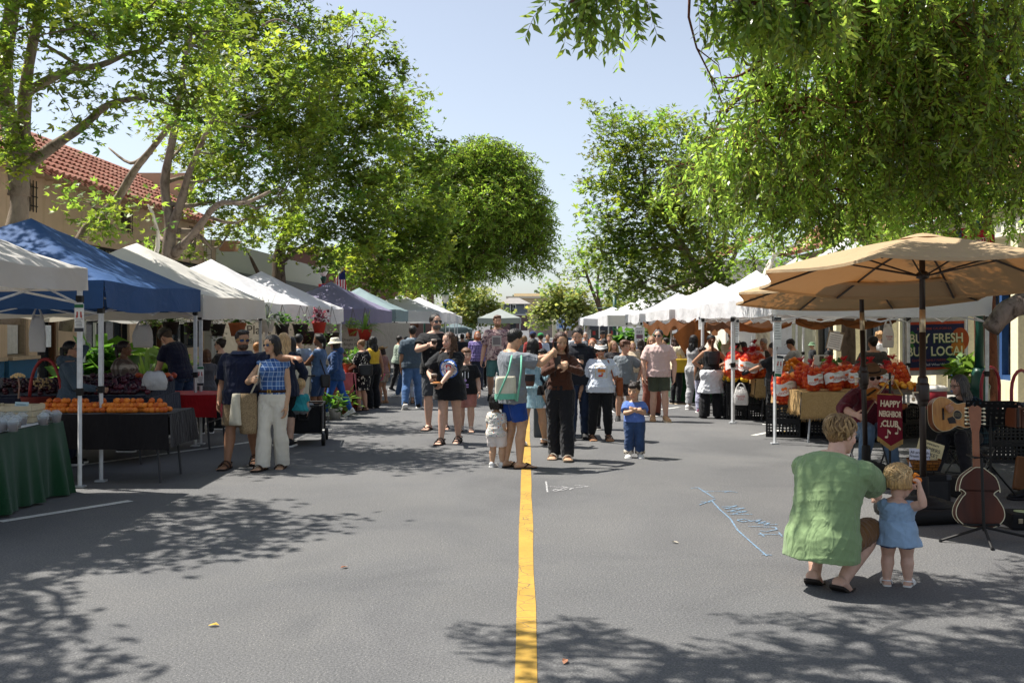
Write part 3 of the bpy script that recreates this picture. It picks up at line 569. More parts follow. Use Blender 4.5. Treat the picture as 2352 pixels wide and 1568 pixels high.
b=MB();b.box((-12.5,43,3.1),(4.1,17.9,.9));b.build('fascia',mat('3a3a3d',.5),wb,world=True)
b=facade(MB(),-10.75,34,52,0,2.65,[(35+k*4.2,38.6+k*4.2,.6,2.4)for k in range(4)],sgn=-1);b.build('wall',stucco('b5b0a8'),wb,world=True)
for k in range(4):
 b=MB();b.box((-11.0,36.8+k*4.2,1.5),(.03,3.6,1.8));b.build('window',GLASS,wb,world=True)
b=MB();b.prism([(0,0),(.5,0),(.62,.35),(-.12,.35)],0,.4,0,Matrix.Translation((-10.4,34.15,4.15))@Matrix.Rotation(R(90),4,'X'));b.build('corner_cap',mat('b98a6a',.8),wb,world=True)
bd=thing('brown_building','dark brown block behind the weeping tree trunk','building',(-13,82,0))
b=MB();b.box((-13.5,86,3.6),(9,22,7.2));b.build('wall',stucco('6f5147'),bd,world=True)
b=MB();b.box((-13.5,86,7.3),(9.4,22.4,.25));b.build('cornice',mat('5d463d',.8),bd,world=True)
for k in range(4):
 b=MB();b.bbox((-8.98,78+k*5,4.9),(.06,1.4,1.6),.01);b.build('window',GLASS,bd,world=True)
hs=thing('grey_house','grey boarded house with brown lower storey at the street end','house',(-2.7,232,0))
gw=clap('6f747b',3);hx0,hx1=(1066-VX)*230/F*0+W(1150,700,230).x,W(1211,700,230).x
hc=(hx0+hx1)/2;hw=hx1-hx0
b=MB();b.box((hc,234,4.95),(hw,8,2.5));b.build('upper_wall',gw,hs,world=True)
b=MB();b.box((hc,234,1.8),(hw+.1,8.1,3.6));b.build('lower_wall',stucco('6e5957'),hs,world=True)
b=MB();b.box((hc,229.9,3.66),(hw+.3,.2,.22));b.build('band',mat('d9d6cf',.7),hs,world=True)
b=MB();o_=.9;z0,z1=6.15,7.6
b.add([(hx0-o_,229,z0),(hx1+o_,229,z0),(hx1+o_,239,z0),(hx0-o_,239,z0),(hc-1.2,233,z1),(hc+1.2,233,z1),(hc+1.2,235,z1),(hc-1.2,235,z1)],[(0,1,5,4),(1,2,6,5),(2,3,7,6),(3,0,4,7),(4,5,6,7),(3,2,1,0)])
b.build('roof',mat('8e8a86',.8,scale=2),hs,world=True)
b=MB();b.box((hc-.2,229.93,5.05),(1.35,.16,2.0));f=b.build('window',mat('e4e2dc',.6),hs,world=True)
for dx in(-.28,.28):
 for dz in(-.42,.42):
  b=MB();b.box((hc-.2+dx,229.82,5.05+dz),(.46,.08,.72));b.build('pane',GLASS,f,world=True)
b=MB();b.box((hc-.2,229.85,1.1),(1.3,.25,1.5));b.build('window',GLASS,hs,world=True)
b=MB();b.add([(hc-1.1,229.9,2.5),(hc+.7,229.9,2.5),(hc+.7,229.0,1.95),(hc-1.1,229.0,1.95)],[(0,1,2,3)]);b.build('awning',mat('2f5a55',.7),hs,world=True)
for sx in(-1,1):
 b=MB();b.box((hc+sx*(hw/2-.3),229.6,5.65),(.12,.5,.9));b.box((hc+sx*(hw/2-.6),229.6,5.65),(.12,.5,.9));b.build('bracket',mat('e0ddd6',.6),hs,world=True)
bb=thing('beige_building','long beige block with flat stepped roof behind the grey house','building',(0,268,0))
b=MB();x0,x1=W(1165,0,262).x,W(1270,0,262).x;b.box(((x0+x1)/2,270,4.1),(x1-x0,16,8.2));b.build('wall',stucco('c8b18c'),bb,world=True)
b=MB();b.box(((x0+x1)/2,269.9,8.5),(x1-x0+.6,16.6,.55));b.build('parapet',mat('d8cbb2',.8),bb,world=True)
b=MB();b.box(((x0+x1)/2+.2,272,9.2),(x1-x0-3,10,.9));b.build('penthouse',mat('d2c09e',.8),bb,world=True)
for k in range(3):
 b=MB();b.bbox((x0+5+k*2.6,261.95,2.5+(k%2)*3),(1.2,.12,1.6),.01);b.build('window',GLASS,bb,world=True)
lw=MB();lw.bbox(((W(1215,0,120).x+W(1400,0,120).x)/2,120,1.0),(W(1400,0,120).x-W(1215,0,120).x,.4,2.0),.03);o=lw.build('low_wall',stucco('a08f86'));tag(o,'long low brownish wall across the end of the street','wall')
for k,px in enumerate((1274,1290)):
 p=W(px,752,112);pl=thing('gate_post',('cream gate post with pointed cap, nearer the grey house','second cream gate post, further along the brown wall')[k],'post',(p.x,112,0),0)
 b=MB();b.bbox((0,0,.9),(.45,.45,1.8),.02);b.build('shaft',mat('d6cfae',.8),pl);b=MB();b.box((0,0,1.87),(.62,.62,.14));b.box((0,0,2.05),(.5,.5,.22),taper=.1);b.build('post_cap',mat('d6cfae',.8),pl)
rb=thing('shop_building','cream columned shop building with red tile roof behind the right stalls','building',(9.6,20,0))
ops=[(10.6,13.2,.55,3.0),(13.6,14.6,.13,2.9),(15.0,17.6,.6,3.0),(18.0,18.9,.13,2.9),(19.4,21.2,.55,3.0),(21.7,22.7,.13,2.9),(23.2,25.6,.55,3.0),(26.2,28.4,.55,3.0),(29,30,.13,2.9),(30.6,33,.55,3)]
CREAM=stucco('dfd6b4')
facade(MB(),9.6,8,36,0,4.1,ops).build('wall',CREAM,rb,world=True)
tile_roof('roof',rb,9.1,4.05,12.6,6.6,8,36)
b=MB();b.box((9.5,22,3.55),(.35,28.2,.3));b.build('cornice',mat('e6dfc6',.7),rb,world=True)
for y in(10.2,13.4,14.8,17.8,19.15,21.45,22.95,25.9,28.7,30.3):b=MB();b.bbox((9.5,y,1.78),(.24,.3,3.3),.02);b.build('pilaster',mat('e6dcb8',.75),rb,world=True)
frc=[mat('3c3a38',.5),mat('963a33',.5),mat('4a4844',.5),mat('243a63',.45),mat('2b4a78',.45),mat('243a63',.45),mat('39524a',.5),mat('4b4a48',.5),mat('243a63',.45),mat('55504a',.5)]
for i,w in enumerate(ops):
 ym=(w[0]+w[1])/2;zm=(w[2]+w[3])/2;dy=w[1]-w[0];dz=w[3]-w[2]
 b=MB();b.box((9.85,ym,zm),(.02,dy,dz));f=b.build('shop_door' if w[2]<.3 else 'shop_window',GLASS,rb,world=True)
 b=MB();t_=.1
 for y in([w[0]+t_/2,w[1]-t_/2]+([ym]if dy>1.5 else[])):b.box((9.74,y,zm),(.14,t_,dz))
 for z in[w[2]+t_/2,w[3]-t_/2]+([1.1]if w[2]<.3 else[2.45]):b.box((9.735,ym,z),(.12,dy-.2,t_))
 b.build('frame',frc[i],f,world=True)
 b=MB();b.box((9.72,ym,w[2]/2+.02),(.12,dy-.02,max(.05,w[2]-.1)));b.build('base_panel',frc[i]if i not in(0,2)else mat('d8cda8',.7),f,world=True)
b=MB()
for z in(1.0,1.45,1.9,2.35):b.box((9.8,11.9,z),(.06,2.4,.04))
b.build('shelf',mat('3a2a22',.6),rb,world=True)
b=MB()
for z in(1.02,1.47,1.92,2.37):
 for k in range(16):
  if rnd.random()<.8:y=10.85+k*.14;b.lathe([(.03,z),(.03,z+.14),(.012,z+.2),(.012,z+.25)],6,k%3,(9.79,y,0))
b.build('bottle_display',[mat('b9b6ae',.3),mat('3e4a44',.3),mat('7a4632',.3)],rb,world=True)
back=thing('tiled_house','building with red tile roof seen small behind the far right tents','house',(13,62,0))
b=MB();b.box((14,62,2.6),(6,14,5.2));b.build('wall',stucco('d8cfc0'),back,world=True)
tile_roof('roof',back,10.6,5.2,14,7,55,69,.4,.6)
# ================================================================ STREET LAMPS, POLES, SIGNS
GREEN=mat('15453a',.4,.4);GLOBE=mat('e9e6dc',.3,.4)
def lamp(x,y,label,h=4.2,base_z=.13):
 t=thing('street_lamp',label,'street lamp',(x,y,base_z),0,'green street lamps')
 b=MB();b.lathe([(.2,0),(.2,.12),(.16,.16),(.15,.5),(.17,.56),(.13,.62),(.12,.78),(.09,.85)],14);b.build('pedestal',GREEN,t,True)
 b=MB();b.lathe([(.075,.8),(.06,1.5),(.05,h-.1),(.09,h),(.11,h+.06),(.06,h+.12)],12);b.build('pole',GREEN,t,True)
 b=MB();b.lathe([(.07,h+.12),(.17,h+.3),(.21,h+.5),(.19,h+.62)],12);b.build('lamp_globe',GLOBE,t,True)
 b=MB();b.lathe([(.22,h+.62),(.15,h+.72),(.05,h+.8),(.03,h+.92)],12);b.build('lamp_cap',GREEN,t,True)
 return t
p=W(743,625,34);lamp(p.x,34,'green street lamp with flag, beside the purple tent',3.05)
p=W(975,690,62);lamp(p.x,62,'street lamp with white globe above the white far left tents',2.75)
p=W(1023,695,58);lamp(p.x,58,'street lamp carrying a street name sign near the far tents',2.6)
lamp(7.28,16,'green street lamp post behind the shop banner',4.2)
pt=W(1412,700,60);t=thing('signal_pole','green pole rising behind the far right white tents','pole',(pt.x,60,0));b=MB();b.tube([(0,0,0),(0,0,3.4)],.12,10);b.build('shaft',GREEN,t,True);b=MB();b.tube([(0,0,2.6),(-1.1,0,2.6)],.03,6);b.build('arm',GREEN,t,True);b=MB();b.bbox((.55,0,1.95),(.8,.04,.24),.01);b.build('name_plate',mat('cfd3cc',.6),t)
p=W(1008,711,57.6);sg=thing('street_sign','white street name sign reading First on a lamp post','sign',(p.x,57.6,p.z));b=MB();b.bbox((0,0,0),(.75,.03,.2),.005);b.build('plate',mat('e2e4e0',.5),sg);text_obj('lettering','First',.15,mat('39443f',.6),sg,(0,-.02,0))
for k,(px,y0,Y)in enumerate([(1175,698,130),(1128,712,126),(1078,664,118)]):
 p=W(px,y0,Y);t=thing('lamp_post',['thin dark lamp post with double arm before the house','thin dark lamp post between yellow tree and house','tall dark post with curved arm over the yellow tree'][k],'lamp post',(p.x,Y,0))
 b=MB();b.tube([(0,0,0),(0,0,p.z)],.1,6);b.build('shaft',DARKM,t);b=MB()
 if k<2:b.tube([(-.55,0,p.z-.9),(.55,0,p.z-.9)],.06,5);b.sph((-.55,0,p.z-.75),.16,6);b.sph((.55,0,p.z-.75),.16,6)
 else:b.tube([(0,0,p.z-.1),(.9,0,p.z+.1),(1.7,0,p.z-.6),(1.7,0,p.z-1.0)],.07,5);b.sph((1.7,0,p.z-1.1),.22,6)
 b.build('arm',DARKM,t)
fp=W(780,650,33.5)
fl=thing('flag','american flag on an angled staff by the green lamp','flag',fp)
b=MB();b.tube([(-.7,.1,-.75),(.18,0,.55)],.018,6);b.build('staff',mat('8a6b46',.6),fl)
t=NT('striped flag');t.p(.8,.2);s=t.n('SeparateXYZ',i_0=t.co());st=t.math('GREATER_THAN',t.math('FRACT',t.math('MULTIPLY',s.outputs[0],11)),.5)
c=t.mix(st,lin('b22a35'),lin('e6e2dc'));can=t.math('MULTIPLY',t.math('GREATER_THAN',s.outputs[2],.12),t.math('GREATER_THAN',s.outputs[0],-.02));t.base(t.mix(can,c,lin('2b3464')))
b=MB();b.loft([[(-.18+i*.06+.05*z,.05*math.sin(i*1.6+z*3),.48-z*.55+(i-6)*.06*(1-z))for i in range(7)]for z in(0,.5,1,1.5,1.9)],False,0,closed=False);b.build('flag_cloth',t.m,fl,True)
bp=W(757,669,33.8);t=thing('pole_banner','small red and blue banner on the green lamp post','banner',bp);b=MB();b.bbox((.1,0,0),(.95,.02,.5),.004);b.build('cloth',mat('c23a36',.7),t);b=MB();b.box((-.12,-.014,.1),(.3,.006,.25));b.build('emblem',mat('2f4f9c',.7),t)
# ================================================================ TENTS
def canopy_mat(c,tr,tw=.35):
 t=NT('canopy fabric');t.p(.7,.25);c_=lin(c);n=t.noise(2.0,4)
 t.base(t.ramp(n,[(.3,tuple(x*.93 for x in c_)),(.7,c_)]));v=t.map((1,1,1.4))
 t.bump(t.math('ADD',t.noise(3.2,3,v,.5,.8),t.math('MULTIPLY',t.noise(300,1),.02)),.55,.05)
 tl=t.n('BsdfTranslucent',i_Color=lin(tr));ms=t.n('MixShader',i_0=tw,i_1=t.b.outputs[0],i_2=tl.outputs[0]);t.set(t.out.inputs[0],ms.outputs[0]);return t.m
CW=canopy_mat('e9e9ec','d8d6d0');CCR=canopy_mat('e2dfd8','cfc8b8');CBL=canopy_mat('37598a','26466f',.2);CPU=canopy_mat('8d88a4','5d5970',.2);CTE=canopy_mat('8fa3a6','7d9092',.3);CGR=canopy_mat('a9b0ad','98a09c',.35);CDG=canopy_mat('6f8084','5b6a6d',.25);CT0=canopy_mat('cfcbc6','a89f92',.25)
STEEL=mat('b9bcbf',.4,.5,.3);BLACKP=mat('161616',.5,.3);STEELW=mat('d8d9da',.45,.4);DKST=mat('3a3b3f',.45,.4)
def tent(label,x0,x1,y0,y1,ze,zp,val,mcan,leg_m=STEEL,seed=0,legs=(1,1,1,1),vbot=None,px=None,group='market canopies',lean=0,pw_=1.12):
 """front edge x0 (towards the road), back x1"""
 rg=random.Random(seed);cx,cy=(x0+x1)/2,(y0+y1)/2;t=thing('market_canopy',label,'canopy tent',(cx,cy,0),0,group)
 hx,hy=abs(x1-x0)/2,(y1-y0)/2;N=28;ov=.03
 b=MB();V=[]
 ph=[rg.uniform(0,6)for _ in range(6)]
 for i in range(N+1):
  for j in range(N+1):
   u=-1+2*i/N;v=-1+2*j/N;r=max(abs(u),abs(v));e=(1-r)
   z=ze+(zp-ze)*(e**pw_ if e>0 else 0)
   sag=math.sin(PI*min(1,e))*.05*(1-abs(abs(u)-abs(v))*0)*(abs(abs(u)-abs(v)))
   z-=sag;z+=(.013*math.sin(u*9+ph[0])*math.sin(v*7+ph[1])+.006*math.sin((u+v)*17+ph[2])*math.sin((u-v)*11+ph[3]))*(e>.05)
   if r>.97:z-=.045*(1-min(abs(u),abs(v))**2)*(0.5+.5*math.sin(ph[2]+u*2+v*3))
   V.append((u*(hx+ov),v*(hy+ov),z))
 Fs=[(i*(N+1)+j,(i+1)*(N+1)+j,(i+1)*(N+1)+j+1,i*(N+1)+j+1)for i in range(N)for j in range(N)]
 b.add(V,Fs)
 M_=24
 for side in range(4):
  rows=[]
  for k in range(4):
   row=[]
   for i in range(M_+1):
    s=-1+2*i/M_;w=.022*math.sin(s*8+ph[3]+side)*k/3+.010*math.sin(s*23+ph[4])*k/3
    zz=ze-.045*(1-s*s)*(.5+.5*math.sin(ph[2]+(s*2+3*(1 if side in(1,)else-1)if side<2 else s*3+2*(1 if side==3 else-1))))-val*k/3*(1+.05*math.sin(s*5+ph[5]))
    if side==0:q=(s*(hx+ov),-hy-ov-.004-w,zz)
    elif side==1:q=(s*(hx+ov),hy+ov+.004+w,zz)
    elif side==2:q=(-hx-ov-.004-w,s*(hy+ov),zz)
    else:q=(hx+ov+.004+w,s*(hy+ov),zz)
    row.append(q)
   rows.append(row)
  b.loft(rows,False,0,closed=False)
 b.build('canopy',mcan,t,True)
 sx=-1 if x0<x1 else 1
 corners=[(-hx,-hy),(-hx,hy),(hx,-hy),(hx,hy)]
 for(lx,ly),on in zip(corners,legs):
  if not on:continue
  a,c_=lx*.985,ly*.985;bx,by=a+lean*.02,c_
  b=MB();b.box((a,c_,(ze+1.0)/2-.03),(.042,.042,ze-1.0));lg=b.build('leg',leg_m,t)
  b=MB();b.tube([(a,c_,.98),(bx,by,.02)],.0225,4);b.build('lower_tube',leg_m,lg)
  b=MB();b.box((a,c_,.99),(.056,.056,.075));b.box((a-.03,c_,1.0),(.05,.02,.02));b.build('clamp',BLACKP,lg);b=MB();b.box((a,c_,ze-.32),(.06,.06,.07));b.build('slider',BLACKP,lg)
  b=MB();b.bbox((bx,by,.012),(.11,.09,.02),.004);b.build('foot_plate',STEEL if leg_m is not DKST else DKST,lg)
 b=MB();zt,zb=ze-.06,ze-.36;br=.012
 def scissor(p,q):
  p=Vector(p);q=Vector(q)
  for k in range(2):
   a=p.lerp(q,k/2);c_=p.lerp(q,(k+1)/2)
   b.tube([a+Vector((0,0,zt)),c_+Vector((0,0,zb))],br,4);b.tube([a+Vector((0,0,zb)),c_+Vector((0,0,zt))],br,4)
 hx_,hy_=hx*.97,hy*.97
 scissor((-hx_,-hy_,0),(hx_,-hy_,0));scissor((-hx_,hy_,0),(hx_,hy_,0));scissor((-hx_,-hy_,0),(-hx_,hy_,0));scissor((hx_,-hy_,0),(hx_,hy_,0))
 for p in corners:b.tube([(p[0]*.97,p[1]*.97,ze-.1),(0,0,zp-.25)],.012,4)
 b.tube([(0,0,zp-.5),(0,0,zp-.03)],.02,6)
 b.build('truss',leg_m if leg_m is not STEEL else STEELW,t)
 return t
tent('greyish white canopy tent cut by the frame edge over the green cloth table',-4.6,-7.6,7.25,10.33,2.27,3.0,.22,CT0,STEELW,1)
tent('blue canopy tent over the apricot and plum tables',-4.54,-7.6,10.66,13.75,2.16,2.98,.30,CBL,STEEL,2)
tent('cream canopy tent between the blue one and the white ones',-4.54,-7.6,13.93,17.1,2.1,2.95,.33,CCR,STEEL,3)
tent('white canopy tent of the plant stall, just past the cream one',-4.54,-7.6,17.45,20.9,2.07,2.92,.34,CW,STEELW,4)
tent('white canopy tent touching the purple one, pink cloth table beneath',-4.54,-7.6,21.1,24.5,2.06,2.88,.34,CW,STEELW,5)
tent('purple grey canopy tent on dark legs',-4.54,-7.6,28.6,33.4,2.12,2.98,.42,CPU,DKST,6)
tent('teal grey canopy tent behind the purple one',-4.54,-7.6,34.4,38,2.18,2.98,.4,CTE,DKST,7)
tent('white canopy tent with high peak behind the teal one',-3.7,-7.4,42,46,2.2,2.95,.45,CW,STEELW,8)
tent('white canopy tent, second beyond the teal one',-4.0,-7.6,52,56,2.25,3.1,.45,CW,STEELW,9)
tent('far white canopy tent at the end of the left row',-4.0,-7.4,58,61.5,2.1,2.9,.4,CW,STEELW,10)
tent('grey green canopy tent standing across the street end',-.9-2.2,.2-.9+.3,64,68,2.05,2.66,.35,CGR,STEELW,11)
tent('small dark teal canopy tent below the grey green one',-3.5,-5.4,61,64,1.35,1.72,.25,CDG,DKST,12)
tent('white canopy tent of the orange stall behind the tan umbrellas',3.47,6.5,13.98,16.9,2.08,3.05,.26,CW,STEELW,21,pw_=1.35)
tent('white canopy tent with brown shade cloth at the lemon crates',3.52,6.55,17.0,20,2.08,2.94,.28,CW,STEELW,22,pw_=1.35)
tent('white canopy tent with tall peak, third along the right row',3.55,6.55,20.2,23.5,2.04,2.86,.28,CW,STEELW,23,pw_=1.35)
tent('white canopy tent with brown awning and produce signs',3.5,6.6,24.2,29,2.04,2.80,.26,CW,STEELW,24,pw_=1.35)
tent('white canopy tent behind the one with the brown awning',3.5,6.5,30.5,35,2.0,2.72,.28,CW,STEELW,25,pw_=1.35)
tent('white canopy tent with small blue emblem far along the right row',3.2,6.4,39,44,2.02,2.82,.42,CW,STEELW,26,pw_=1.35)
tent('last white canopy tent of the right row',2.9,6.2,50,55,1.95,2.55,.35,CW,STEELW,27)
# ================================================================ PEOPLE
TMP=bpy.data.scenes.new('tmp')
def remesh(mb,vox,smooth=2,fac=.5):
 me=bpy.data.meshes.new('r');me.from_pydata(mb.v,[],mb.f);me.update()
 o=bpy.data.objects.new('r',me);TMP.collection.objects.link(o)
 m=o.modifiers.new('r','REMESH');m.mode='VOXEL';m.voxel_size=vox;m.adaptivity=0
 if smooth:s=o.modifiers.new('s','SMOOTH');s.factor=fac;s.iterations=smooth
 TMP.view_layers[0].update();dg=TMP.view_layers[0].depsgraph
 out=bpy.data.meshes.new_from_object(o.evaluated_get(dg),depsgraph=dg)
 bpy.data.objects.remove(o);bpy.data.meshes.remove(me);return out
def vco(me):
 a=np.empty(len(me.vertices)*3,dtype=np.float32);me.vertices.foreach_get('co',a);return a.reshape(-1,3)
def vno(me):
 a=np.empty(len(me.vertices)*3,dtype=np.float32);me.vertex_normals.foreach_get('vector',a);return a.reshape(-1,3)
def setco(me,c):me.vertices.foreach_set('co',np.ascontiguousarray(c,dtype=np.float32).ravel());me.update()
def setcol(me,c):
 at=me.color_attributes.new('Col','FLOAT_COLOR','POINT')
 at.data.foreach_set('color',np.concatenate([c,np.ones((len(c),1))],1).astype(np.float32).ravel())
def folds(me,amp,seed,k=1.0,mask=None):
 c=vco(me);n=vno(me);rg=np.random.default_rng(seed);d=np.zeros(len(c))
 for i in range(5):
  v=rg.normal(size=3);v/=np.linalg.norm(v);v2=rg.normal(size=3)*9*k
  f=rg.uniform(28,60)*k
  d+=(1-np.abs(np.sin(c@v*f+1.6*np.sin(c@v2+i)+i)))**2*rg.uniform(.5,1)*(.5+.5*np.sin(c@(rg.normal(size=3)*7)+i*2))
 d=(d-d.mean())*amp
 if mask is not None:d=d*mask(c)
 setco(me,c+n*d[:,None])
def skinm():
 t=NT('skin');t.p(.48,.35);at=t.n('Attribute',attribute_name='Col').outputs['Color']
 t.base(t.mix(1,at,t.ramp(t.noise(25,4),[(.3,(.9,.88,.87)),(.7,(1.06,1.04,1.03))]),'MULTIPLY'))
 t.b.inputs['Subsurface Weight'].default_value=.12;t.b.inputs['Subsurface Radius'].default_value=(.012,.005,.003);t.b.inputs['Subsurface Scale'].default_value=.6
 t.bump(t.noise(220,2),.08,.002);return t.m
SKIN=skinm()
_hm={}
def hairm(c):
 if c in _hm:return _hm[c]
 t=NT('hair');t.p(.42,.4);cc=lin(c);at=t.n('Attribute',attribute_name='Col').outputs['Color']
 n=t.noise(90,3,t.map((1,1,.12)),.6,.4)
 t.base(t.mix(1,t.ramp(n,[(.3,tuple(x*.55 for x in cc)),(.55,cc),(.75,tuple(min(1,x*1.6)for x in cc))]),at,'MULTIPLY'));t.bump(n,.8,.012);_hm[c]=t.m;return t.m
TONE={'l':(.56,.33,.225),'m':(.46,.26,.165),'t':(.37,.195,.115),'b':(.20,.098,.055),'d':(.14,.068,.04),'p':(.62,.39,.29),'a':(.52,.32,.20)}
EYEW=mat('e2ddd6',.25,.5);IRIS=mat('22150f',.15,.6);LENS=mat('0b0d12',.08,.7);LENSB=mat('0c2a55',.08,.8,.4);FRAME=mat('1c1412',.3,.5);GOLD=mat('a98a4a',.3,.5,.8)
def rz_(v,a):
 c,s=math.cos(a),math.sin(a);return Vector((v.x*c-v.y*s,v.x*s+v.y*c,v.z))
def ik(A,T,l1,l2,hint):
 d=T-A;L=d.length;L=max(1e-4,L);mx=(l1+l2)*.998
 if L>mx:T=A+d*(mx/L);d=T-A;L=mx
 mn=abs(l1-l2)+.02
 if L<mn:L=mn
 x=(l1*l1-l2*l2+L*L)/(2*L);h=math.sqrt(max(0,l1*l1-x*x));u=d.normalized()
 hv=hint-u*hint.dot(u)
 hv=hv.normalized()if hv.length>1e-5 else u.orthogonal().normalized()
 return A+u*x+hv*h,T
PROF={'m':[(-.17,.056,.056,0),(-.06,.092,.070,-.004),(.1,.094,.070,0),(.32,.087,.066,.004),(.55,.094,.071,.004),(.78,.104,.071,0),(.92,.097,.056,-.006),(1.0,.068,.044,-.008),(1.07,.038,.038,-.004)],'f':[(-.17,.056,.058,0),(-.06,.099,.074,-.006),(.1,.096,.070,0),(.38,.075,.058,.004),(.58,.084,.064,.008),(.74,.090,.074,.010),(.9,.086,.054,-.002),(1.0,.06,.040,-.006),(1.07,.033,.034,-.004)],'c':[(-.17,.056,.056,0),(-.06,.088,.072,0),(.1,.090,.076,.004),(.32,.086,.074,.006),(.55,.086,.070,.004),(.78,.090,.066,0),(.92,.084,.052,-.004),(1.0,.058,.042,-.006),(1.07,.036,.036,-.004)]}
class Human:
 def __init__(s,label,loc,face,H,sex='m',skin='l',hh=None,w=1.0,belly=0,vox=.009,seed=None,name='person',group=None,lf=None,rf=None,lh=None,rh=None,le=None,re=None,lk=None,rk=None,hip=None,lean=(0,0),hunch=0,twist=0,head=(0,0,0),lcurl=.5,rcurl=.5,lpalm=None,rpalm=None,base_z=0,noface=False,feet=False,cat='person'):
  s.H=H;s.sex=sex;s.vox=vox;s.seed=seed if seed is not None else int(abs(loc[0]*37+loc[1]*101))%9999
  hh=hh or .132;s.hh=hh*H;k=max(0,min(1,(hh-.13)/.11));s.k=k;s.w=w;s.belly=belly;s.skin=TONE[skin]if isinstance(skin,str)else skin
  s.root=thing(name,label,cat,(loc[0],loc[1],base_z),R(face),group)
  shz=1-hh*1.40;hpz=.52-.11*k;shw=({'m':.101,'f':.087,'c':.086}[sex]+.012*k)*(1+(w-1)*.5);s.hipw=.047+.012*k
  V=lambda t:Vector(t)*H
  s.P=V(hip if hip else(0,0,hpz));Ls=(shz-hpz)*H;lx,ly=lean;s.Ls=Ls
  s.T=s.P+Vector((lx,ly,math.sqrt(max(.02,1-lx*lx-ly*ly))))*Ls
  s.M=(s.P+s.T)/2+Vector((0,-hunch*H,hunch*.3*H))
  s.sax=rz_(Vector((1,0,0)),-R(twist));s.pax=rz_(Vector((1,0,0)),-R(twist)*.25)
  nd=(s.T-s.M).normalized();s.nd=nd
  sd=s.T-nd*.042*H
  s.S=[sd-s.sax*shw*H,sd+s.sax*shw*H]
  s.HJ=[s.P-s.pax*s.hipw*H,s.P+s.pax*s.hipw*H]
  foot_z=.042
  fl=lf or(-.055,0,0,0);fr=rf or(.055,0,0,0);s.F=[]
  l1=l2=(hpz-foot_z)/2*1.012*H
  s.K=[];s.A=[]
  for i,f in enumerate((fl,fr)):
   f=tuple(f)+(0,)*(5-len(f));yaw=R(f[3])+(R(-8)if i else R(8))*(1 if f[3]==0 else 0);pit=R(f[4])
   D=rz_(Vector((0,1,0)),yaw);D=Vector((D.x*math.cos(pit),D.y*math.cos(pit),-math.sin(pit)));U=D.cross(Vector((math.cos(yaw),math.sin(yaw),0)))*-1
   base=Vector(f[:3])*H;an=base+U*foot_z*H
   kh=(lk,rk)[i];kh=Vector(kh)if kh else Vector(((-.08,.08)[i],1,0))
   kn,an2=ik(s.HJ[i],an,l1,l2,kh)
   s.K.append(kn);s.A.append(an2);s.F.append((an2-U*foot_z*H,D,U))
  ua,fa=(.172-.03*k)*H,(.150-.03*k)*H;s.E=[];s.Wr=[]
  for i,t in enumerate((lh,rh)):
   sg=(-1,1)[i]
   if t and len(t)==4:q=s.root.matrix_basis.inverted()@Vector(t[1:]);t=tuple(q/H)
   tt=Vector(t)*H if t else s.S[i]+Vector((sg*.022,.03,-.314+.06*k))*H
   eh=(le,re)[i];eh=Vector(eh)if eh else Vector((sg*.25,-1,-.2))
   e,w_=ik(s.S[i],tt,ua,fa,eh);s.E.append(e);s.Wr.append(w_)
  s.curl=(lcurl,rcurl);s.palm=(lpalm,rpalm)
  y,p,r=[R(a)for a in head]
  s.HR=(Matrix.Rotation(-y-R(twist)*.4,3,'Z')@Matrix.Rotation(-p,3,'X')@Matrix.Rotation(r,3,'Y'))
  nd2=(nd*.6+Vector((0,.12+.3*max(0,math.sin(p)),.6))).normalized();s.piv=s.T+nd2*(.028+.16*hh)*H*.9
  s.HO=s.piv-s.HR@(Vector((0,-.10,.13))*s.hh)
  s.noface=noface;s.feet=feet;s.body()
 def hp(s,p):return s.HO+s.HR@(Vector(p)*s.hh)
 def hsph(s,b,c,r,n=12):b.sph(s.hp(c),[x*s.hh for x in r],n,rot=s.HR.to_euler())
 def world(s,p):return s.root.matrix_basis@Vector(p)
 def spine(s,t):
  t0=min(max(t,0),1);a=s.P.lerp(s.M,t0);b=s.M.lerp(s.T,t0);p=a.lerp(b,t0);d=(b-a).normalized()
  if t<0:d2=(d+Vector((0,0,.6))).normalized();p=s.P+d2*(t*s.Ls)
  if t>1:p=s.T+s.nd*((t-1)*s.Ls)
  return p,d
 def ring(s,t,a,b,fy=0,n=20,e=2.3,off=0.0):
  p,d=s.spine(t);u=min(1,max(0,t));r=s.pax.lerp(s.sax,u);r=(r-d*r.dot(d)).normalized();f=d.cross(r)*1.0
  H=s.H;sc=1+.30*s.k;out=[]
  bl=s.belly*math.exp(-((t-.25)/.28)**2)
  for j in range(n):
   an=2*PI*j/n;c,q=math.cos(an),math.sin(an)
   x=math.copysign(abs(c)**(2/e),c)*(a*s.w*sc*H+off);y=math.copysign(abs(q)**(2/e),q)*(b*s.w*sc*H+off)+fy*H
   if q>0:y+=bl*H*q
   out.append(p+r*x+f*y)
  return out
 def prof(s,t):
  P=PROF[s.sex]
  for i in range(len(P)-1):
   if P[i][0]<=t<=P[i+1][0]:
    u=(t-P[i][0])/(P[i+1][0]-P[i][0]);return[P[i][j]+(P[i+1][j]-P[i][j])*u for j in(1,2,3)]
  return list((P[0]if t<P[0][0]else P[-1])[1:])
 def limb(s,b,pts,rad,n=12):
  """smooth tapered limb; blobs at the ends"""
  b.tube(pts,rad,n);b.sph(pts[0],rad[0],n);b.sph(pts[-1],rad[-1],n)
 LEGR=(.053,.050,.043,.035,.034,.037,.030,.0205)
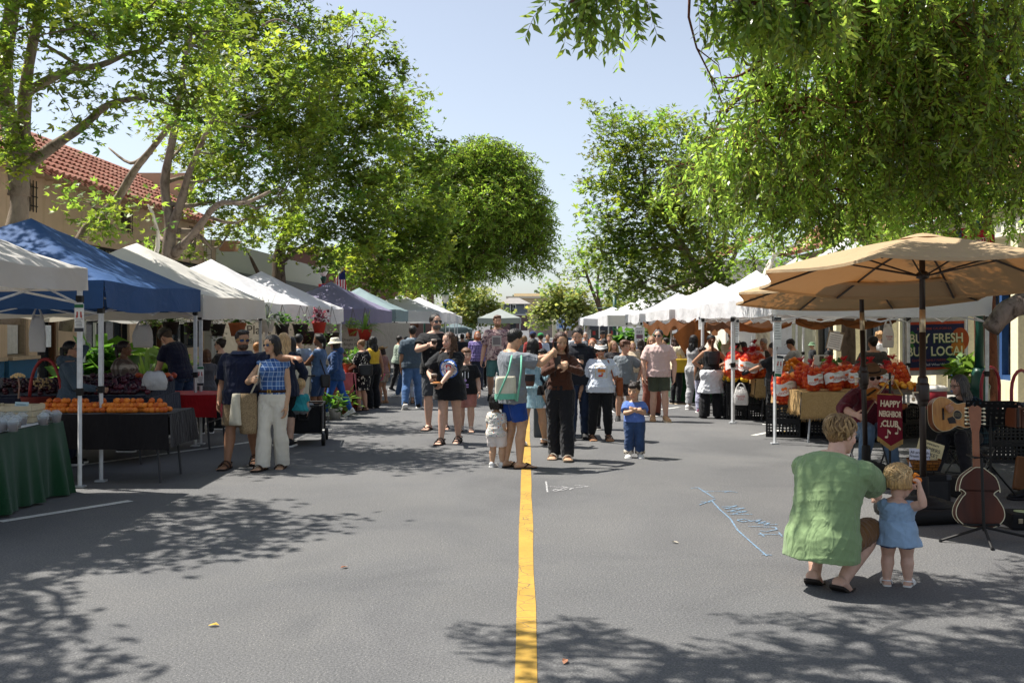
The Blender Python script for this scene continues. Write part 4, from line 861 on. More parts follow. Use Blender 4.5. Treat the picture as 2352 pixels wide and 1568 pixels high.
 def legpts(s,i):
  h,k,a=s.HJ[i],s.K[i],s.A[i];cb=((k-h).normalized()-(a-k).normalized());back=Vector((0,-1,0))*.008*s.H
  return[h,h.lerp(k,.3),h.lerp(k,.65),h.lerp(k,.93),k.lerp(a,.08),k.lerp(a,.3)+back,k.lerp(a,.6)+back*.5,a]
 def legr(s,j):return s.LEGR[j]*s.H*(1+.35*s.k)*(.55+.45*s.w)*(1.0 if s.sex=='m' else 1.03)
 ARMR=(.0295,.029,.0265,.0245,.0255,.0215,.0160)
 def armpts(s,i):
  a,e,w=s.S[i],s.E[i],s.Wr[i];return[a,a.lerp(e,.35),a.lerp(e,.7),e,e.lerp(w,.25),e.lerp(w,.65),w]
 def armr(s,j):return s.ARMR[j]*s.H*(1+.45*s.k)*(.5+.5*s.w)*({'m':1.04,'f':.9,'c':.92}[s.sex])
 def body(s):
  b=MB();H=s.H;hhm=s.hh
  ts=[-.17,-.1,-.03,.06,.18,.32,.46,.6,.74,.86,.94,1.0,1.05]
  b.loft([s.ring(t,*s.prof(t))for t in ts])
  b.tube([s.T-s.nd*.03*H,s.T+s.nd*.01*H,s.piv,s.hp((0,-.08,.40))],[.043*H*(.8+.2*s.w),.034*H,hhm*(.235 if s.sex=='m' else .2),hhm*.22],12)
  for i in(0,1):
   s.limb(b,s.legpts(i),[s.legr(j)for j in range(8)])
   s.limb(b,s.armpts(i),[s.armr(j)for j in range(7)])
   b.sph(s.HJ[i]+Vector((0,-.024,.0))*H,.052*H*(.5+.5*s.w)*(1+.2*s.k),10)
   if s.feet:
    o,D,U=s.F[i];Lf=.152*H*(1+.08*s.k);X=D.cross(U);st=[(-.25,.020,.030),(-.22,.025,.045),(-.05,.026,.050),(.2,.027,.040),(.45,.031,.027),(.62,.031,.018),(.73,.02,.012)]
    rings=[]
    for q,wd_,hg in st:
     c=o+D*(q*Lf);rings.append([c+X*(wd_*H*(1+.2*s.k)*math.cos(2*PI*j/12))+U*(hg*H*(.5+.5*math.sin(2*PI*j/12)))for j in range(12)])
    b.loft(rings)
    b.tube([s.A[i],o+U*.02*H-D*.02*H],[.0205*H*(1+.3*s.k),.024*H],10)
    for q in range(5):b.sph(o+D*Lf*(.70+.05*(1-abs(q-.6)*.5))+X*((q-2)*.0125*H*(1 if i else-1)*-1)+U*.008*H,.0085*H*(1.15 if q==0 else .9),6)
   s.hand(b,i)
  if s.sex=='f':
   for sg in(-1,1):
    p,d=s.spine(.70);r=s.sax;f=d.cross(r);b.sph(p+r*sg*.042*H*s.w+f*.052*H*s.w,.036*H*s.w,10)
  hs=s.hsph
  hs(b,(0,-.05,.62),(.335,.405,.38),16);hs(b,(0,.10,.36),(.262,.262,.345),14);hs(b,(0,.0,.40),(.29,.30,.28),12);hs(b,(0,.265,.085),(.105,.085,.08),10)
  for sg in(-1,1):
   hs(b,(sg*.17,.225,.385),(.10,.10,.11),8);hs(b,(sg*.325,-.045,.47),(.034,.085,.125),8);hs(b,(sg*.13,.285,.575),(.10,.07,.035),8)
  b.tube([s.hp((0,.315,.55)),s.hp((0,.385,.44)),s.hp((0,.425,.37))],[hhm*.042,hhm*.048,hhm*.058],8);b.sph(s.hp((0,.41,.365)),hhm*.056,8)
  hs(b,(.055,.375,.345),(.042,.05,.035),6);hs(b,(-.055,.375,.345),(.042,.05,.035),6)
  hs(b,(0,.335,.225),(.115,.045,.034),8);hs(b,(0,.325,.18),(.095,.045,.030),8)
  me=remesh(b,s.vox,3,.45)
  c=vco(me);rg=np.random.default_rng(s.seed)
  hl=(c-np.array(s.HO))@np.array(s.HR)/hhm
  base=np.array(s.skin)[None]*np.ones((len(c),1))
  x,y,z=np.abs(hl[:,0]),hl[:,1],hl[:,2]
  m=((x<.13)&(z>.165)&(z<.262)&(y>.26))[:,None];base=np.where(m,base*np.array([.9,.62,.6]),base)
  ch=np.exp(-(((x-.18)/.12)**2+((z-.36)/.12)**2+((y-.28)/.15)**2))[:,None];base=base*(1+ch*np.array([.06,-.14,-.12]))
  s.browm=((x>.05)&(x<.235)&(z>.575)&(z<.615)&(y>.2))
  ex=((np.abs(x-.14)<.075)&(np.abs(z-.505)<.045)&(y>.2))[:,None];base=np.where(ex,base*.82,base)
  s.me=me;s.colr=base
 def close(s,browc=(.04,.028,.02)):
  s.colr=np.where(s.browm[:,None],s.colr*.35+np.array(browc)*.6,s.colr);setcol(s.me,s.colr)
  s.bo=finish(s.me,'body',SKIN,s.root,True)
  if not s.noface and s.vox<.0125:
   for sg in(-1,1):
    b=MB();s.hsph(b,(sg*.14,.262,.505),(.056,.05,.042),10);b.sph(s.hp((sg*.14,.305,.505)),s.hh*.026,8,1)
    b.build('eye',[EYEW,IRIS],s.root,True)
  return s
 def hand(s,b,i):
  H=s.H;e,w=s.E[i],s.Wr[i];d=(w-e).normalized();sg=(-1,1)[i];sc=H*(1+.12*s.k)
  pn=s.palm[i];pn=Vector(pn)if pn else Vector((-sg,.25,-.1));pn=pn-d*pn.dot(d);pn=pn.normalized()if pn.length>.01 else d.orthogonal().normalized()
  lat=d.cross(pn).normalized()
  tl=-lat if(lat.dot(Vector((0,1,.6)))<0)else lat
  pc=w+d*.027*sc;M=Matrix((lat,pn,d)).transposed().to_euler()
  b.sph(pc,(.0235*sc,.0125*sc,.033*sc),10,rot=M);b.tube([w-d*.01*sc,pc],[.0155*sc,.017*sc],8)
  cu=s.curl[i];L=(.040,.046,.043,.034)
  for q in range(4):
   o=(1.5-q)*.0118*sc;p=w+d*.052*sc+tl*o;dd=(d+tl*(1.5-q)*.07).normalized();ln=L[q]*sc;pts=[p-dd*.012*sc,p];an=0
   for j,fr in enumerate((.45,.32,.26)):
    an+=cu*(.55,.75,.6)[j]*1.25;v=dd*math.cos(an)+pn*math.sin(an);p=p+v*ln*fr;pts.append(p)
   b.tube(pts,[.0062*sc,.0060*sc,.0056*sc,.0052*sc,.0045*sc],7);b.sph(pts[-1],.0046*sc,6)
  p=w+d*.014*sc+tl*.017*sc;v=(d*.55+tl*.75+pn*(.3+.4*cu)).normalized();q1=p+v*.026*sc;v2=(d*.85+tl*.25+pn*(.2+.7*cu)).normalized();q2=q1+v2*.024*sc
  b.tube([p-v*.012*sc,p,q1,q2],[.009*sc,.0085*sc,.0068*sc,.0055*sc],7);b.sph(q2,.0056*sc,6)
  s.__dict__.setdefault('HC',[None,None])[i]=w+d*.055*sc+pn*.018*sc
  s.__dict__.setdefault('HD',[None,None])[i]=(d,pn,tl)
 def top(s,m,sl=.55,hem=-.12,ease=.012,neck=1.0,flare=0.0,fold=.006,sleeve_ease=None,name='shirt',straps=None,slw=1.0,collar=None,cuff=None,vneck=None,open_back=False):
  b=MB();H=s.H;ts=[hem+(neck-hem)*i/16 for i in range(17)]
  rings=[]
  for t in ts:
   a,bb,fy=s.prof(max(t,-.06));f=max(0,(.55-t))/max(.2,(.55-hem))*flare
   if hem<.02 and t<.5:q=min(1,(.5-t)/.4);a=max(a,s.prof(.55)[0]*.98,.103*q);bb=max(bb,.078*q)
   elif t<.5 and not straps:a=max(a,s.prof(.55)[0]*.96)
   if s.sex=='f' and .5<t<.86:bb+=.010*math.exp(-((t-.70)/.1)**2)
   rings.append(s.ring(t,a+f,bb+f*.8,fy,24,2.35,(ease+(.007 if t<.3 and hem<.12 else 0))if t<.96 else ease*.6))
  b.loft(rings)
  if s.sex=='f':
   for sg in(-1,1):
    p,d=s.spine(.70);f=d.cross(s.sax);b.sph(p+s.sax*sg*.042*H*s.w+f*.052*H*s.w,.036*H*s.w+ease,10)
  se=sleeve_ease if sleeve_ease is not None else ease
  if sl>0:
   for i in(0,1):
    P=s.armpts(i);r=[s.armr(j)for j in range(7)];L=[0,.35,.7,1,1.25,1.65,2];pts=[s.S[i].lerp(s.T-s.nd*.03*H,.35),P[0]];rr=[r[0]+se*.6,r[0]+se]
    for j in range(1,7):
     if L[j]<sl-1e-3:pts.append(P[j]);rr.append(r[j]+se*slw*(1+.5*L[j]*(sl<1)))
     else:
      u=(sl-L[j-1])/(L[j]-L[j-1]);pts.append(P[j-1].lerp(P[j],u));rr.append(r[j-1]+(r[j]-r[j-1])*u+se*slw*(1+.5*min(1,sl)*(sl<1)));break
    b.tube(pts,rr,14);b.sph(P[0],r[0]+se,10)
    if sl>1.05:b.sph(P[3],r[3]+se*slw,10)
  me=remesh(b,max(s.vox,.007),2,.4)
  folds(me,fold,s.seed+5,1.75/max(.8,s.H)*.8+.2)
  o=finish(me,name,m,s.root,True);s.topo=o
  if collar:
   cb=MB();rr=[]
   n0=[s.ring(.985,.052,.048,.002,20,2,.004),s.ring(1.06,.044,.044,.002,20,2,.006),s.ring(1.065,.05,.05,.002,20,2,.010),s.ring(.99,.066,.062,.004,20,2,.012)]
   cb.loft(n0,False);cb.build('collar',collar,s.root,True)
  return s
 def hood(s,m):
  b=MB();p,d=s.spine(.97);f=d.cross(s.sax);c=p-f*.055*s.H+Vector((0,0,.01))*s.H
  b.sph(c,(.075*s.H,.045*s.H,.05*s.H),12,rot=Matrix.Rotation(0,3,'Z').to_euler());b.sph(c+Vector((0,.05,.02))*s.H,(.065*s.H,.05*s.H,.028*s.H),12)
  me=remesh(b,.009,2);folds(me,.005,s.seed+9);finish(me,'hood',m,s.root,True);return s
 def legs(s,m,L=2.0,ease=.012,hemr=None,waist=.16,fold=.006,name='trousers',knee=None,wtop=.0,seat=.0):
  """L: 1 = knee, 2 = ankle; hemr: extra radius at the hem"""
  b=MB();H=s.H;ts=[-.17,-.08,0,.08,waist]
  b.loft([s.ring(t,*s.prof(t),22,2.3,ease*.75+wtop)for t in ts])
  LL=[0,.3,.65,.93,1.08,1.3,1.6,2.0];he=hemr if hemr is not None else ease
  for i in(0,1):
   P=s.legpts(i);pts=[];rr=[]
   for j in range(8):
    t=LL[j];e=ease+(he-ease)*max(0,(t/L-.45)/.55)if t<=L else 0
    if knee and t>.6:e+=knee
    if t<L-1e-3:pts.append(P[j]);rr.append(s.legr(j)*(1.03 if j<2 else 1)+e)
    else:
     u=(L-LL[j-1])/(LL[j]-LL[j-1]);pts.append(P[j-1].lerp(P[j],u));rr.append(s.legr(j-1)+(s.legr(j)-s.legr(j-1))*u+he);break
   if L>=2.0:pts.append(s.A[i]-s.F[i][2]*.020*H);rr.append(s.legr(7)+he)
   b.tube(pts,rr,16);b.sph(pts[0],rr[0],12)
   if L>1.1:b.sph(s.K[i],s.legr(3)+ease+(knee or 0),10)
   b.sph(s.HJ[i]+Vector((0,-.024-seat,.0))*H,.052*H*(.5+.5*s.w)*(1+.2*s.k)+ease*.8,10)
  me=remesh(b,max(s.vox,.007),2,.4);folds(me,fold,s.seed+17,1.1)
  s.lego=finish(me,name,m,s.root,True);return s
 def skirt(s,m,L=.8,flare=.03,ease=.012,waist=.3,fold=.005,name='skirt'):
  b=MB();H=s.H;rings=[];z0=s.spine(waist)[0];kz=(s.K[0]+s.K[1])/2;an=(s.A[0]+s.A[1])/2
  for q_,t in enumerate((waist,.15,0)):rings.append(s.ring(t,*s.prof(t),24,2.2,min(ease,.016)if q_==0 and waist>.3 else ease*(1 if q_ else .8)))
  for q in(.33,.66,1.0):
   d=q*L;c=s.P.lerp(kz,d)if d<=1 else kz.lerp(an,d-1);c=c+Vector((0,-.014*H*(1-q),0));sx=abs(s.K[0].x-s.K[1].x)/2+.055*H
   sy=abs(s.K[0].y-s.K[1].y)/2+.05*H
   kk=1+.42*s.k;a=max(.10*H*s.w*kk,.4*q*sx+.10*H*(1-.4*q))+flare*q*H;bq=max(.082*H*s.w*kk,sy*q+.075*H*(1-q))+flare*q*H
   rings.append([c+Vector((math.cos(2*PI*j/24)*a*(1+.03*q*math.sin(j*2.6)),math.sin(2*PI*j/24)*bq*(1+.03*q*math.sin(j*2.6+1)),0))for j in range(24)])
  b.loft(rings);me=remesh(b,max(s.vox,.008),2);folds(me,fold,s.seed+3);finish(me,name,m,s.root,True);return s
 def belt(s,m,t=.15,buckle=None,tk=.012):
  b=MB();b.loft([s.ring(t+dt,*s.prof(t),24,2.3,o)for dt,o in((-.035,.008),(-.035,tk+.008),(.03,tk+.008),(.03,.008))],False);b.build('belt',m,s.root,True)
  if buckle:
   p,d=s.spine(t);f=d.cross(s.pax);c=p+f*(s.prof(t)[1]*s.H*s.w+.022);b=MB();b.bbox(c,(.05,.012,.045),.004);b.build('buckle',buckle,s.root)
  return s
 def shoes(s,kind='sneaker',m=None,sole=None,strap=None,sock=None):
  H=s.H;g=1+.12*s.k
  for i in(0,1):
   o,D,U=s.F[i];X=D.cross(U);Lf=.152*H*(1+.08*s.k);b=MB()
   out=[(-.285,.012),(-.25,.024),(-.1,.027),(.15,.027),(.4,.034),(.6,.036),(.74,.028),(.80,.012)]
   k=1.14 if kind!='sandal' else 1.06
   poly=[(o+D*(q*Lf*1.03)+X*(w*H*k*g))for q,w in out]+[(o+D*(q*Lf*1.03)-X*(w*H*k*g))for q,w in reversed(out)]
   th={'sneaker':.014,'sandal':.012,'flip':.009,'flat':.008}[kind]*H
   n=len(poly);lift=0.0
   b.add([p-U*.001 for p in poly]+[p+U*th for p in poly],[tuple(range(n)),tuple(range(2*n-1,n-1,-1))]+[(j,n+j,n+(j+1)%n,(j+1)%n)for j in range(n)],0)
   if kind in('sneaker','flat'):
    st=[(-.275,.016,.040),(-.24,.027,.062),(-.1,.029,.066),(.08,.029,.058),(.25,.031,.046),(.45,.034,.035),(.62,.033,.028),(.74,.024,.022),(.785,.010,.016)];rings=[]
    if kind=='flat':st=[(q,w,h*.62)for q,w,h in st]
    for q,w,h in st:
     c=o+D*(q*Lf)+U*th*.6;rings.append([c+X*(w*H*g*math.cos(2*PI*j/14))+U*(h*H*(.5+.5*math.sin(2*PI*j/14)))for j in range(14)])
    b.loft(rings,mi=1)
    if kind=='sneaker':
     for q in(.16,.24,.32):b.tube([o+D*q*Lf+X*sg*.018*H+U*(.058-q*.05)*H for sg in(-1,0,1)],.0035*H,5,0)
    b.build('shoe',[sole,m],s.root,True)
    if sock:c=MB();c.tube([s.A[i]-U*.01*H,s.A[i].lerp(s.K[i],.22)],[.0245*H,.0265*H],12);c.build('sock',sock,s.root,True)
   else:
    def arch(q,wd_,hg,r):
     w=.036*H*g;P=[o+D*(q*Lf)+X*(w*math.cos(a))+U*(th*.6+hg*H*math.sin(a))for a in[PI*j/8 for j in range(9)]]
     rings=[[p-D*wd_/2,p+D*wd_/2]for p in P];vs=[];
     b.loft([[p-D*wd_/2 for p in P],[p+D*wd_/2 for p in P],[p+D*wd_/2+U*.004+(p-o-D*(q*Lf)).normalized()*.004 for p in P],[p-D*wd_/2+(p-o-D*(q*Lf)).normalized()*.005 for p in P],[p-D*wd_/2 for p in P]],False,1,closed=False)
    if kind=='sandal':arch(.42,.034*H/1.7,.034,0);arch(.16,.034*H/1.7,.050,0);b.tube([o-D*.2*Lf+X*.026*H*sg+U*.035*H for sg in(-1,1)]if False else[o+D*.1*Lf+X*.032*H+U*.03*H,o-D*.15*Lf+X*.03*H+U*.042*H,o-D*.26*Lf+U*.045*H,o-D*.15*Lf-X*.03*H+U*.042*H,o+D*.1*Lf-X*.032*H+U*.03*H],.0045*H,6,1)
    else:
     tip=o+D*.55*Lf+U*.020*H
     for sg in(-1,1):b.tube([tip,o+D*.38*Lf+X*sg*.022*H+U*.034*H,o+D*.12*Lf+X*sg*.034*H+U*th],.005*H,6,1)
    b.build('sandal',[sole,strap or m],s.root)
  return s
 def hair(s,c='2a1d15',st='short',L=1.0,front=0,vol=1.0,name='hair',gray=None,amp=None):
  b=MB();hs=s.hsph;v=vol;hh=s.hh
  hs(b,(0,-.115,.668),(.368*v,.425*v,.388*v),18);hs(b,(0,-.25,.45),(.26*v,.20,.24),12)
  if st in('bangs','mop','kid'):hs(b,(0,.15,.80),(.27,.215,.15),12);hs(b,(.0,.255,.735),(.22,.10,.10),10)
  if st=='mop':hs(b,(.1,.12,.88),(.26,.22,.15),10);hs(b,(-.2,.05,.8),(.2,.25,.17),10);hs(b,(.3,-.02,.62),(.1,.2,.18),8);hs(b,(-.3,-.02,.62),(.1,.2,.18),8)
  if st=='spiky':
   for k in range(26):
    a=k*2.4;q=math.sqrt(k/26)*.8;dx,dy=math.cos(a)*q*.33,math.sin(a)*q*.36-.06;z=.66+.38*math.sqrt(max(0,1-q*q));b.tube([s.hp((dx,dy,z-.06)),s.hp((dx*1.12,dy*1.12+.03,z+.07))],[hh*.07,hh*.025],6)
  if st=='swept':
   hs(b,(.05,.10,.90),(.26,.24,.13),10);hs(b,(-.1,.0,.92),(.26,.3,.12),10)
  dn=lambda p,z:Vector((p.x,p.y,p.z-z*hh))
  if st in('long','bob','wavy'):
   wv=.05 if st=='wavy' else .015
   for kx,ky,r0,r1 in((0,-.33,.24,.15),(.20,-.27,.2,.13),(-.20,-.27,.2,.13),(.315,-.12,.13,.10),(-.315,-.12,.13,.10),(.33,.02,.075,.08),(-.33,.02,.075,.08)):
    top=s.hp((kx*.9,ky*.8,.72));mid=s.hp((kx*1.05,ky*1.1,.42));pts=[top,mid]
    ll=L*(1 if abs(kx)<.3 else .93);n=5
    out=s.HR@Vector((kx,ky,0))
    for q in range(1,n+1):
     z=ll*q/n;x=out*(.12*min(1,z))*hh*(1 if st!='bob' else .4)
     if z>.35 and front and abs(kx)>.3:x=x+s.HR@Vector((0,front*min(.3,(z-.35)),0))*hh
     if z>.3 and not(front and abs(kx)>.3):x=x+(s.HR@Vector((0,-.10-.1*min(1,z-.3),0)))*hh
     pts.append(dn(mid,z)+x+(s.HR@Vector((math.sin(q*2.1+kx*9)*wv,0,0)))*hh)
    m_=len(pts);b.tube(pts,[hh*(r0+(r1-r0)*j/(m_-1))*(1 if j<m_-1 else .6)for j in range(m_)],10)
  if st=='pony':
   p=s.hp((0,-.47,.62));bk=s.HR@Vector((0,-1,0))*hh;b.sph(p,hh*.1,8);P=[p,p+bk*.12+Vector((0,0,-.02))*hh]+[dn(p,L*q/4)+bk*(.14-.03*q)for q in range(1,5)]
   b.tube(P,[hh*x for x in(.08,.11,.13,.12,.10,.04)],10)
  if st=='bun':b.sph(s.hp((0,-.42,.82)),hh*.17,10)
  if st=='curly':
   rg=random.Random(s.seed)
   for k in range(60):
    a=rg.uniform(0,2*PI);q=rg.uniform(-.35,1);r=math.sqrt(max(0,1-q*q));x,y,z=math.cos(a)*r*.40*v,math.sin(a)*r*.42*v-.13,.66+q*.40*v
    if y>.12 and z<.84:continue
    b.sph(s.hp((x,y,z)),hh*rg.uniform(.06,.1),6)
  me=remesh(b,max(.006,s.vox*.8),2,.4)
  cco=vco(me);n=vno(me);hl=(cco-np.array(s.HO))@np.array(s.HR)/hh
  ang=np.arctan2(hl[:,0],hl[:,1]+.1);amp=amp or(.005 if st not in('curly','wavy','mop')else .012)
  d=amp*(np.sin(ang*23+hl[:,2]*3+2*np.sin(hl[:,2]*5))+.7*np.sin(ang*41-hl[:,2]*5)+.5*np.sin(hl[:,0]*37+hl[:,1]*29))*hh
  setco(me,cco+n*d[:,None]);rg=np.random.default_rng(s.seed);tone=1+.18*np.sin(ang*31+3*np.sin(hl[:,2]*4))+.12*np.sin(ang*67)
  col=np.repeat(tone[:,None],3,1)
  if gray:gm=np.clip((.75-hl[:,2])*2.2+.3*np.sin(ang*19),0,1)[:,None];col=col*(1-gm)+gm*np.array(gray)[None]*tone[:,None]
  setcol(me,col);finish(me,name,hairm(c),s.root,True);s.browc=[x*.6 for x in lin(c)];return s
 def tufts(s,c,n=70,ln=.30,seed=3,zmin=.30,curl=.05):
  b=MB();rg=random.Random(seed);hh=s.hh
  for k in range(n):
   a=rg.uniform(0,2*PI);z=rg.uniform(zmin,1.0);q=max(-.95,min(1,(z-.66)/.40));r=math.sqrt(1-q*q);x,y=math.sin(a)*r,math.cos(a)*r
   if y>.35 and z<.86:continue
   P=[];sw=rg.uniform(-.5,.5);L_=ln*rg.uniform(.5,1.1)
   for j in range(6):
    u=j/5;el=math.asin(q)-u*L_*2.6;az=a+sw*u+curl*math.sin(u*7+k);rr=1.0+.035*math.sin(PI*u)+.07*u*u
    P.append(s.hp((math.sin(az)*math.cos(el)*.375*rr,math.cos(az)*math.cos(el)*.43*rr-.115,.67+math.sin(el)*.395*rr)))
   b.tube(P,[hh*w for w in(.012,.03,.036,.032,.02,.006)],4)
  o=b.build('hair_locks',hairm(c),s.root,True);rg2=np.random.default_rng(seed);setcol(o.data,np.repeat(np.repeat(rg2 .uniform(.6,1.45,(len(o.data.vertices)//24+1,1)),24,0)[:len(o.data.vertices)],3,1));return s
 def beard(s,c='3a2a20',big=0):
  b=MB();s.hsph(b,(0,.115,.185-big*.04),(.268+big*.05,.285,.205+big*.1),14);s.hsph(b,(0,.34,.272),(.13,.06,.03),8);me=remesh(b,.006,2,.4);c2=vco(me);n=vno(me)
  setco(me,c2+n*(.002*np.sin(c2@np.array([700,300,500])))[:,None]);setcol(me,np.ones((len(c2),3)));finish(me,'beard',hairm(c),s.root,True);return s
 def hat(s,kind,m,m2=None,back=0,name='hat',tilt=0):
  b=MB();hh=s.hh;Mx=Matrix.Translation(s.hp((0,-.06,0)))@(s.HR@Matrix.Rotation(R(tilt),3,'X')).to_4x4()@Matrix.Diagonal((hh,hh*1.12,hh,1))
  if kind in('cap',):
   b.lathe([(.395,.66),(.40,.72),(.385,.85),(.32,.98),(.2,1.06),(.03,1.085)],20,0,M=Mx);sg=-1 if back else 1
   top=[(-.30+.6*j/8,sg*(.30+.34*math.sin(PI*j/8)),.70-.05*math.sin(PI*j/8))for j in range(9)];inn=[(-.33+.66*j/8,sg*(.20+.12*math.sin(PI*j/8)),.69)for j in range(9)]
   rr=[[Mx@Vector(p)for p in inn],[Mx@Vector(p)for p in top],[Mx@(Vector(p)-Vector((0,0,.03)))for p in top],[Mx@(Vector(p)-Vector((0,0,.03)))for p in inn]]
   b.loft(rr,False,1,closed=False);b.sph(Mx@Vector((0,0,1.09)),.03*hh,6,0)
  elif kind=='bucket':b.lathe([(.66,.50),(.60,.56),(.50,.66),(.405,.76),(.40,.90),(.35,1.03),(.26,1.08),(.02,1.09)],24,0,M=Mx)
  elif kind=='straw':b.lathe([(.86,.72),(.86,.735),(.44,.77),(.405,.80),(.39,1.0),(.33,1.1),(.2,1.11),(.02,1.10)],26,0,M=Mx);b.lathe([(.425,.79),(.43,.80),(.418,.885),(.41,.89)],26,1,M=Mx)
  elif kind=='fedora':
   prof=[(.70,.73),(.71,.75),(.55,.735),(.42,.76),(.405,.80),(.385,.98),(.30,1.12),(.16,1.10),(.02,1.06)];b.lathe(prof,26,0,M=Mx);b.lathe([(.43,.775),(.432,.78),(.425,.85),(.415,.855)],26,1,M=Mx)
  elif kind=='visor':
   b.lathe([(.40,.68),(.41,.70),(.405,.80),(.39,.81)],22,0,M=Mx)
   a=[(-.40+.8*j/10,.10+.20*math.sin(PI*j/10),.74)for j in range(11)];o=[(-.46+.92*j/10,.12+.62*math.sin(PI*j/10),.62+.02*math.sin(PI*j/10))for j in range(11)]
   b.loft([[Mx@Vector(p)for p in a],[Mx@Vector(p)for p in o],[Mx@(Vector(p)-Vector((0,0,.025)))for p in o],[Mx@(Vector(p)-Vector((0,0,.03)))for p in a]],False,0,closed=False)
  elif kind=='helmet':
   b.lathe([(.40,.62),(.45,.66),(.46,.78),(.42,.98),(.30,1.12),(.14,1.17),(.02,1.18)],22,0,M=Mx)
   for k in range(-2,3):b.tube([Mx@Vector((k*.13,.38-abs(k)*.05,.86)),Mx@Vector((k*.15,.05,1.20-abs(k)*.05)),Mx@Vector((k*.13,-.42+abs(k)*.05,.86))],hh*.035,6,0)
   for sg in(-1,1):b.tube([s.hp((sg*.36,.0,.62)),s.hp((sg*.30,.05,.3)),s.hp((0,.12,.0))],hh*.016,5,1)
  b.build(name,[m,m2 or m],s.root,True);return s
 def shades(s,m=None,fr=None,clear=False,y=.345):
  b=MB();hh=s.hh;mi=0
  for sg in(-1,1):
   R3=s.HR.to_4x4();Mx=Matrix.Translation(s.hp((sg*.148,y-.01,.515)))@R3@Matrix.Rotation(R(sg*-10),4,'Z')@Matrix.Rotation(R(90),4,'X')
   pts=[(math.cos(a)*.118*hh,math.sin(a)*.095*hh*(1 if math.sin(a)<0 else .75))for a in[2*PI*j/16 for j in range(16)]]
   if not clear:b.prism(pts,-.008*hh,.012*hh,0,Mx)
   q=[Mx@Vector((p[0]*1.05,p[1]*1.05,0))for p in pts];b.tube(q+q[:1],hh*.014,5,1,False)
   b.tube([s.hp((sg*.26,y-.045,.54)),s.hp((sg*.345,.12,.54)),s.hp((sg*.36,-.06,.53))],hh*.016,5,1)
  b.tube([s.hp((-.04,y+.01,.535)),s.hp((0,y+.035,.55)),s.hp((.04,y+.01,.535))],hh*.016,5,1);b.build('glasses' if clear else 'sunglasses',[m or LENS,fr or FRAME],s.root);return s
 def print_on(s,polys,m,name='print',back=False,off=.003):
  """flat marks laid on the shirt: polys of (x, z) in metres about the chest centre, shot onto the cloth"""
  me=s.topo.data;bv=BVHTree.FromPolygons([v.co[:]for v in me.vertices],[p.vertices[:]for p in me.polygons]);p,d=s.spine(.62);f=d.cross(s.sax)*(-1 if back else 1);r=s.sax*(-1 if back else 1);b=MB()
  for poly in polys:
   vs=[]
   for x,z in poly:
    o=p+r*x+d*z;h=bv.ray_cast(o+f*.6,-f);vs.append((h[0]if h[0]else o+f*.1)+f*off)
   b.add(vs,[tuple(range(len(vs)))])
  b.build(name,m,s.root);return s
def grid_polys(x0,x1,z0,z1,n=6,m=6,test=None):
 out=[]
 for i in range(n):
  for j in range(m):
   a,b_=x0+(x1-x0)*i/n,x0+(x1-x0)*(i+1)/n;c,d=z0+(z1-z0)*j/m,z0+(z1-z0)*(j+1)/m
   if test is None or test((a+b_)/2,(c+d)/2):out.append([(a,c),(b_,c),(b_,d),(a,d)])
 return out
# ================================================================ THE PEOPLE
def gp(px,py):
 p=Gd(px,py);return(p.x,p.y)
PEOPLE={}
def P_(key,label,px,py,top,face,sex,skin,H=None,**kw):
 Y=CZ*F/(py-HY);h=H or(CZ-(top-HY)*Y/F)
 if 'vox' not in kw:kw['vox']=.0085 if Y<15 else .0105 if Y<19 else .0135
 o=Human(label,((px-VX)/F*Y,Y),face,h,sex,skin,**kw);PEOPLE[key]=o;return o
BLK=cloth('191a1d');BLK2=cloth('202124');WHT=cloth('dcdbd8',.06);SHW=mat('dedcd8',.6);SHB=mat('1b1b1d',.6);BRN=mat('3d281c',.6);TANS=mat('b9926c',.65);SOLE=mat('8b7a66',.8);DSOLE=mat('2a2420',.8);GREY=cloth('7f8487');NAVY=cloth('1d2338');DENIM=cloth('41597c',.25);DENIMD=cloth('27344c',.3);DENIML=cloth('5f7fa8',.25);WS=mat('e8e6e2',.6)
WALK=dict(lf=(-.05,.14,0,0,8),rf=(.05,-.13,.012,0,22))
WALK2=dict(lf=(-.05,-.13,.012,0,22),rf=(.05,.14,0,0,8))
h=P_('m1','man in dark navy shirt and khaki shorts with his arm round the woman in white',556,1073,750,182,'m','t',w=1.16,belly=.022,lf=(-.06,-.15,.0,8,5),rf=(.09,.06,0,0),rh=(.15,.04,.47),lh=('w',*W(671,822,11.5)),le=(-.3,-1,.4),lpalm=(0,-.6,-1),head=(-32,3,0),feet=1,lcurl=.6,hh=.136)
h.top(cloth('161c33',.2),.85,-.20,.020,fold=.008,slw=1.3,sleeve_ease=.022,collar=cloth('27304a'),name='shirt').legs(cloth('8a7558'),.93,.030,.045,fold=.008,name='cargo_shorts').hair('2a211d','swept',gray=(.5,.45,.4)).beard('4a3a30').shades(LENSB,GOLD).shoes('sandal',BRN,DSOLE,BRN).close()
pp=MB();a=[h.ring(.98,.05,.05,0,20)[5],h.ring(.95,.085,.056,0,24)[4],h.ring(.60,.094,.080,0,24)[6],h.ring(.95,.085,.056,0,24)[8]]
f_=h.spine(.8)[1].cross(h.sax);pp.add([a[0]+f_*.03,a[1]+f_*.022,a[2]+f_*.026,a[3]+f_*.022],[(0,1,2,3)])
h=P_('f1','woman in blue plaid sleeveless shirt and wide white trousers beside the man in navy',628,1076,762,172,'f','a',lf=(-.045,-.06,0,5,8),rf=(.05,.08,0),rh=(.085,.20,.655),re=(.7,-.5,-.5),head=(30,0,5),feet=1,rcurl=1.0,hh=.138)
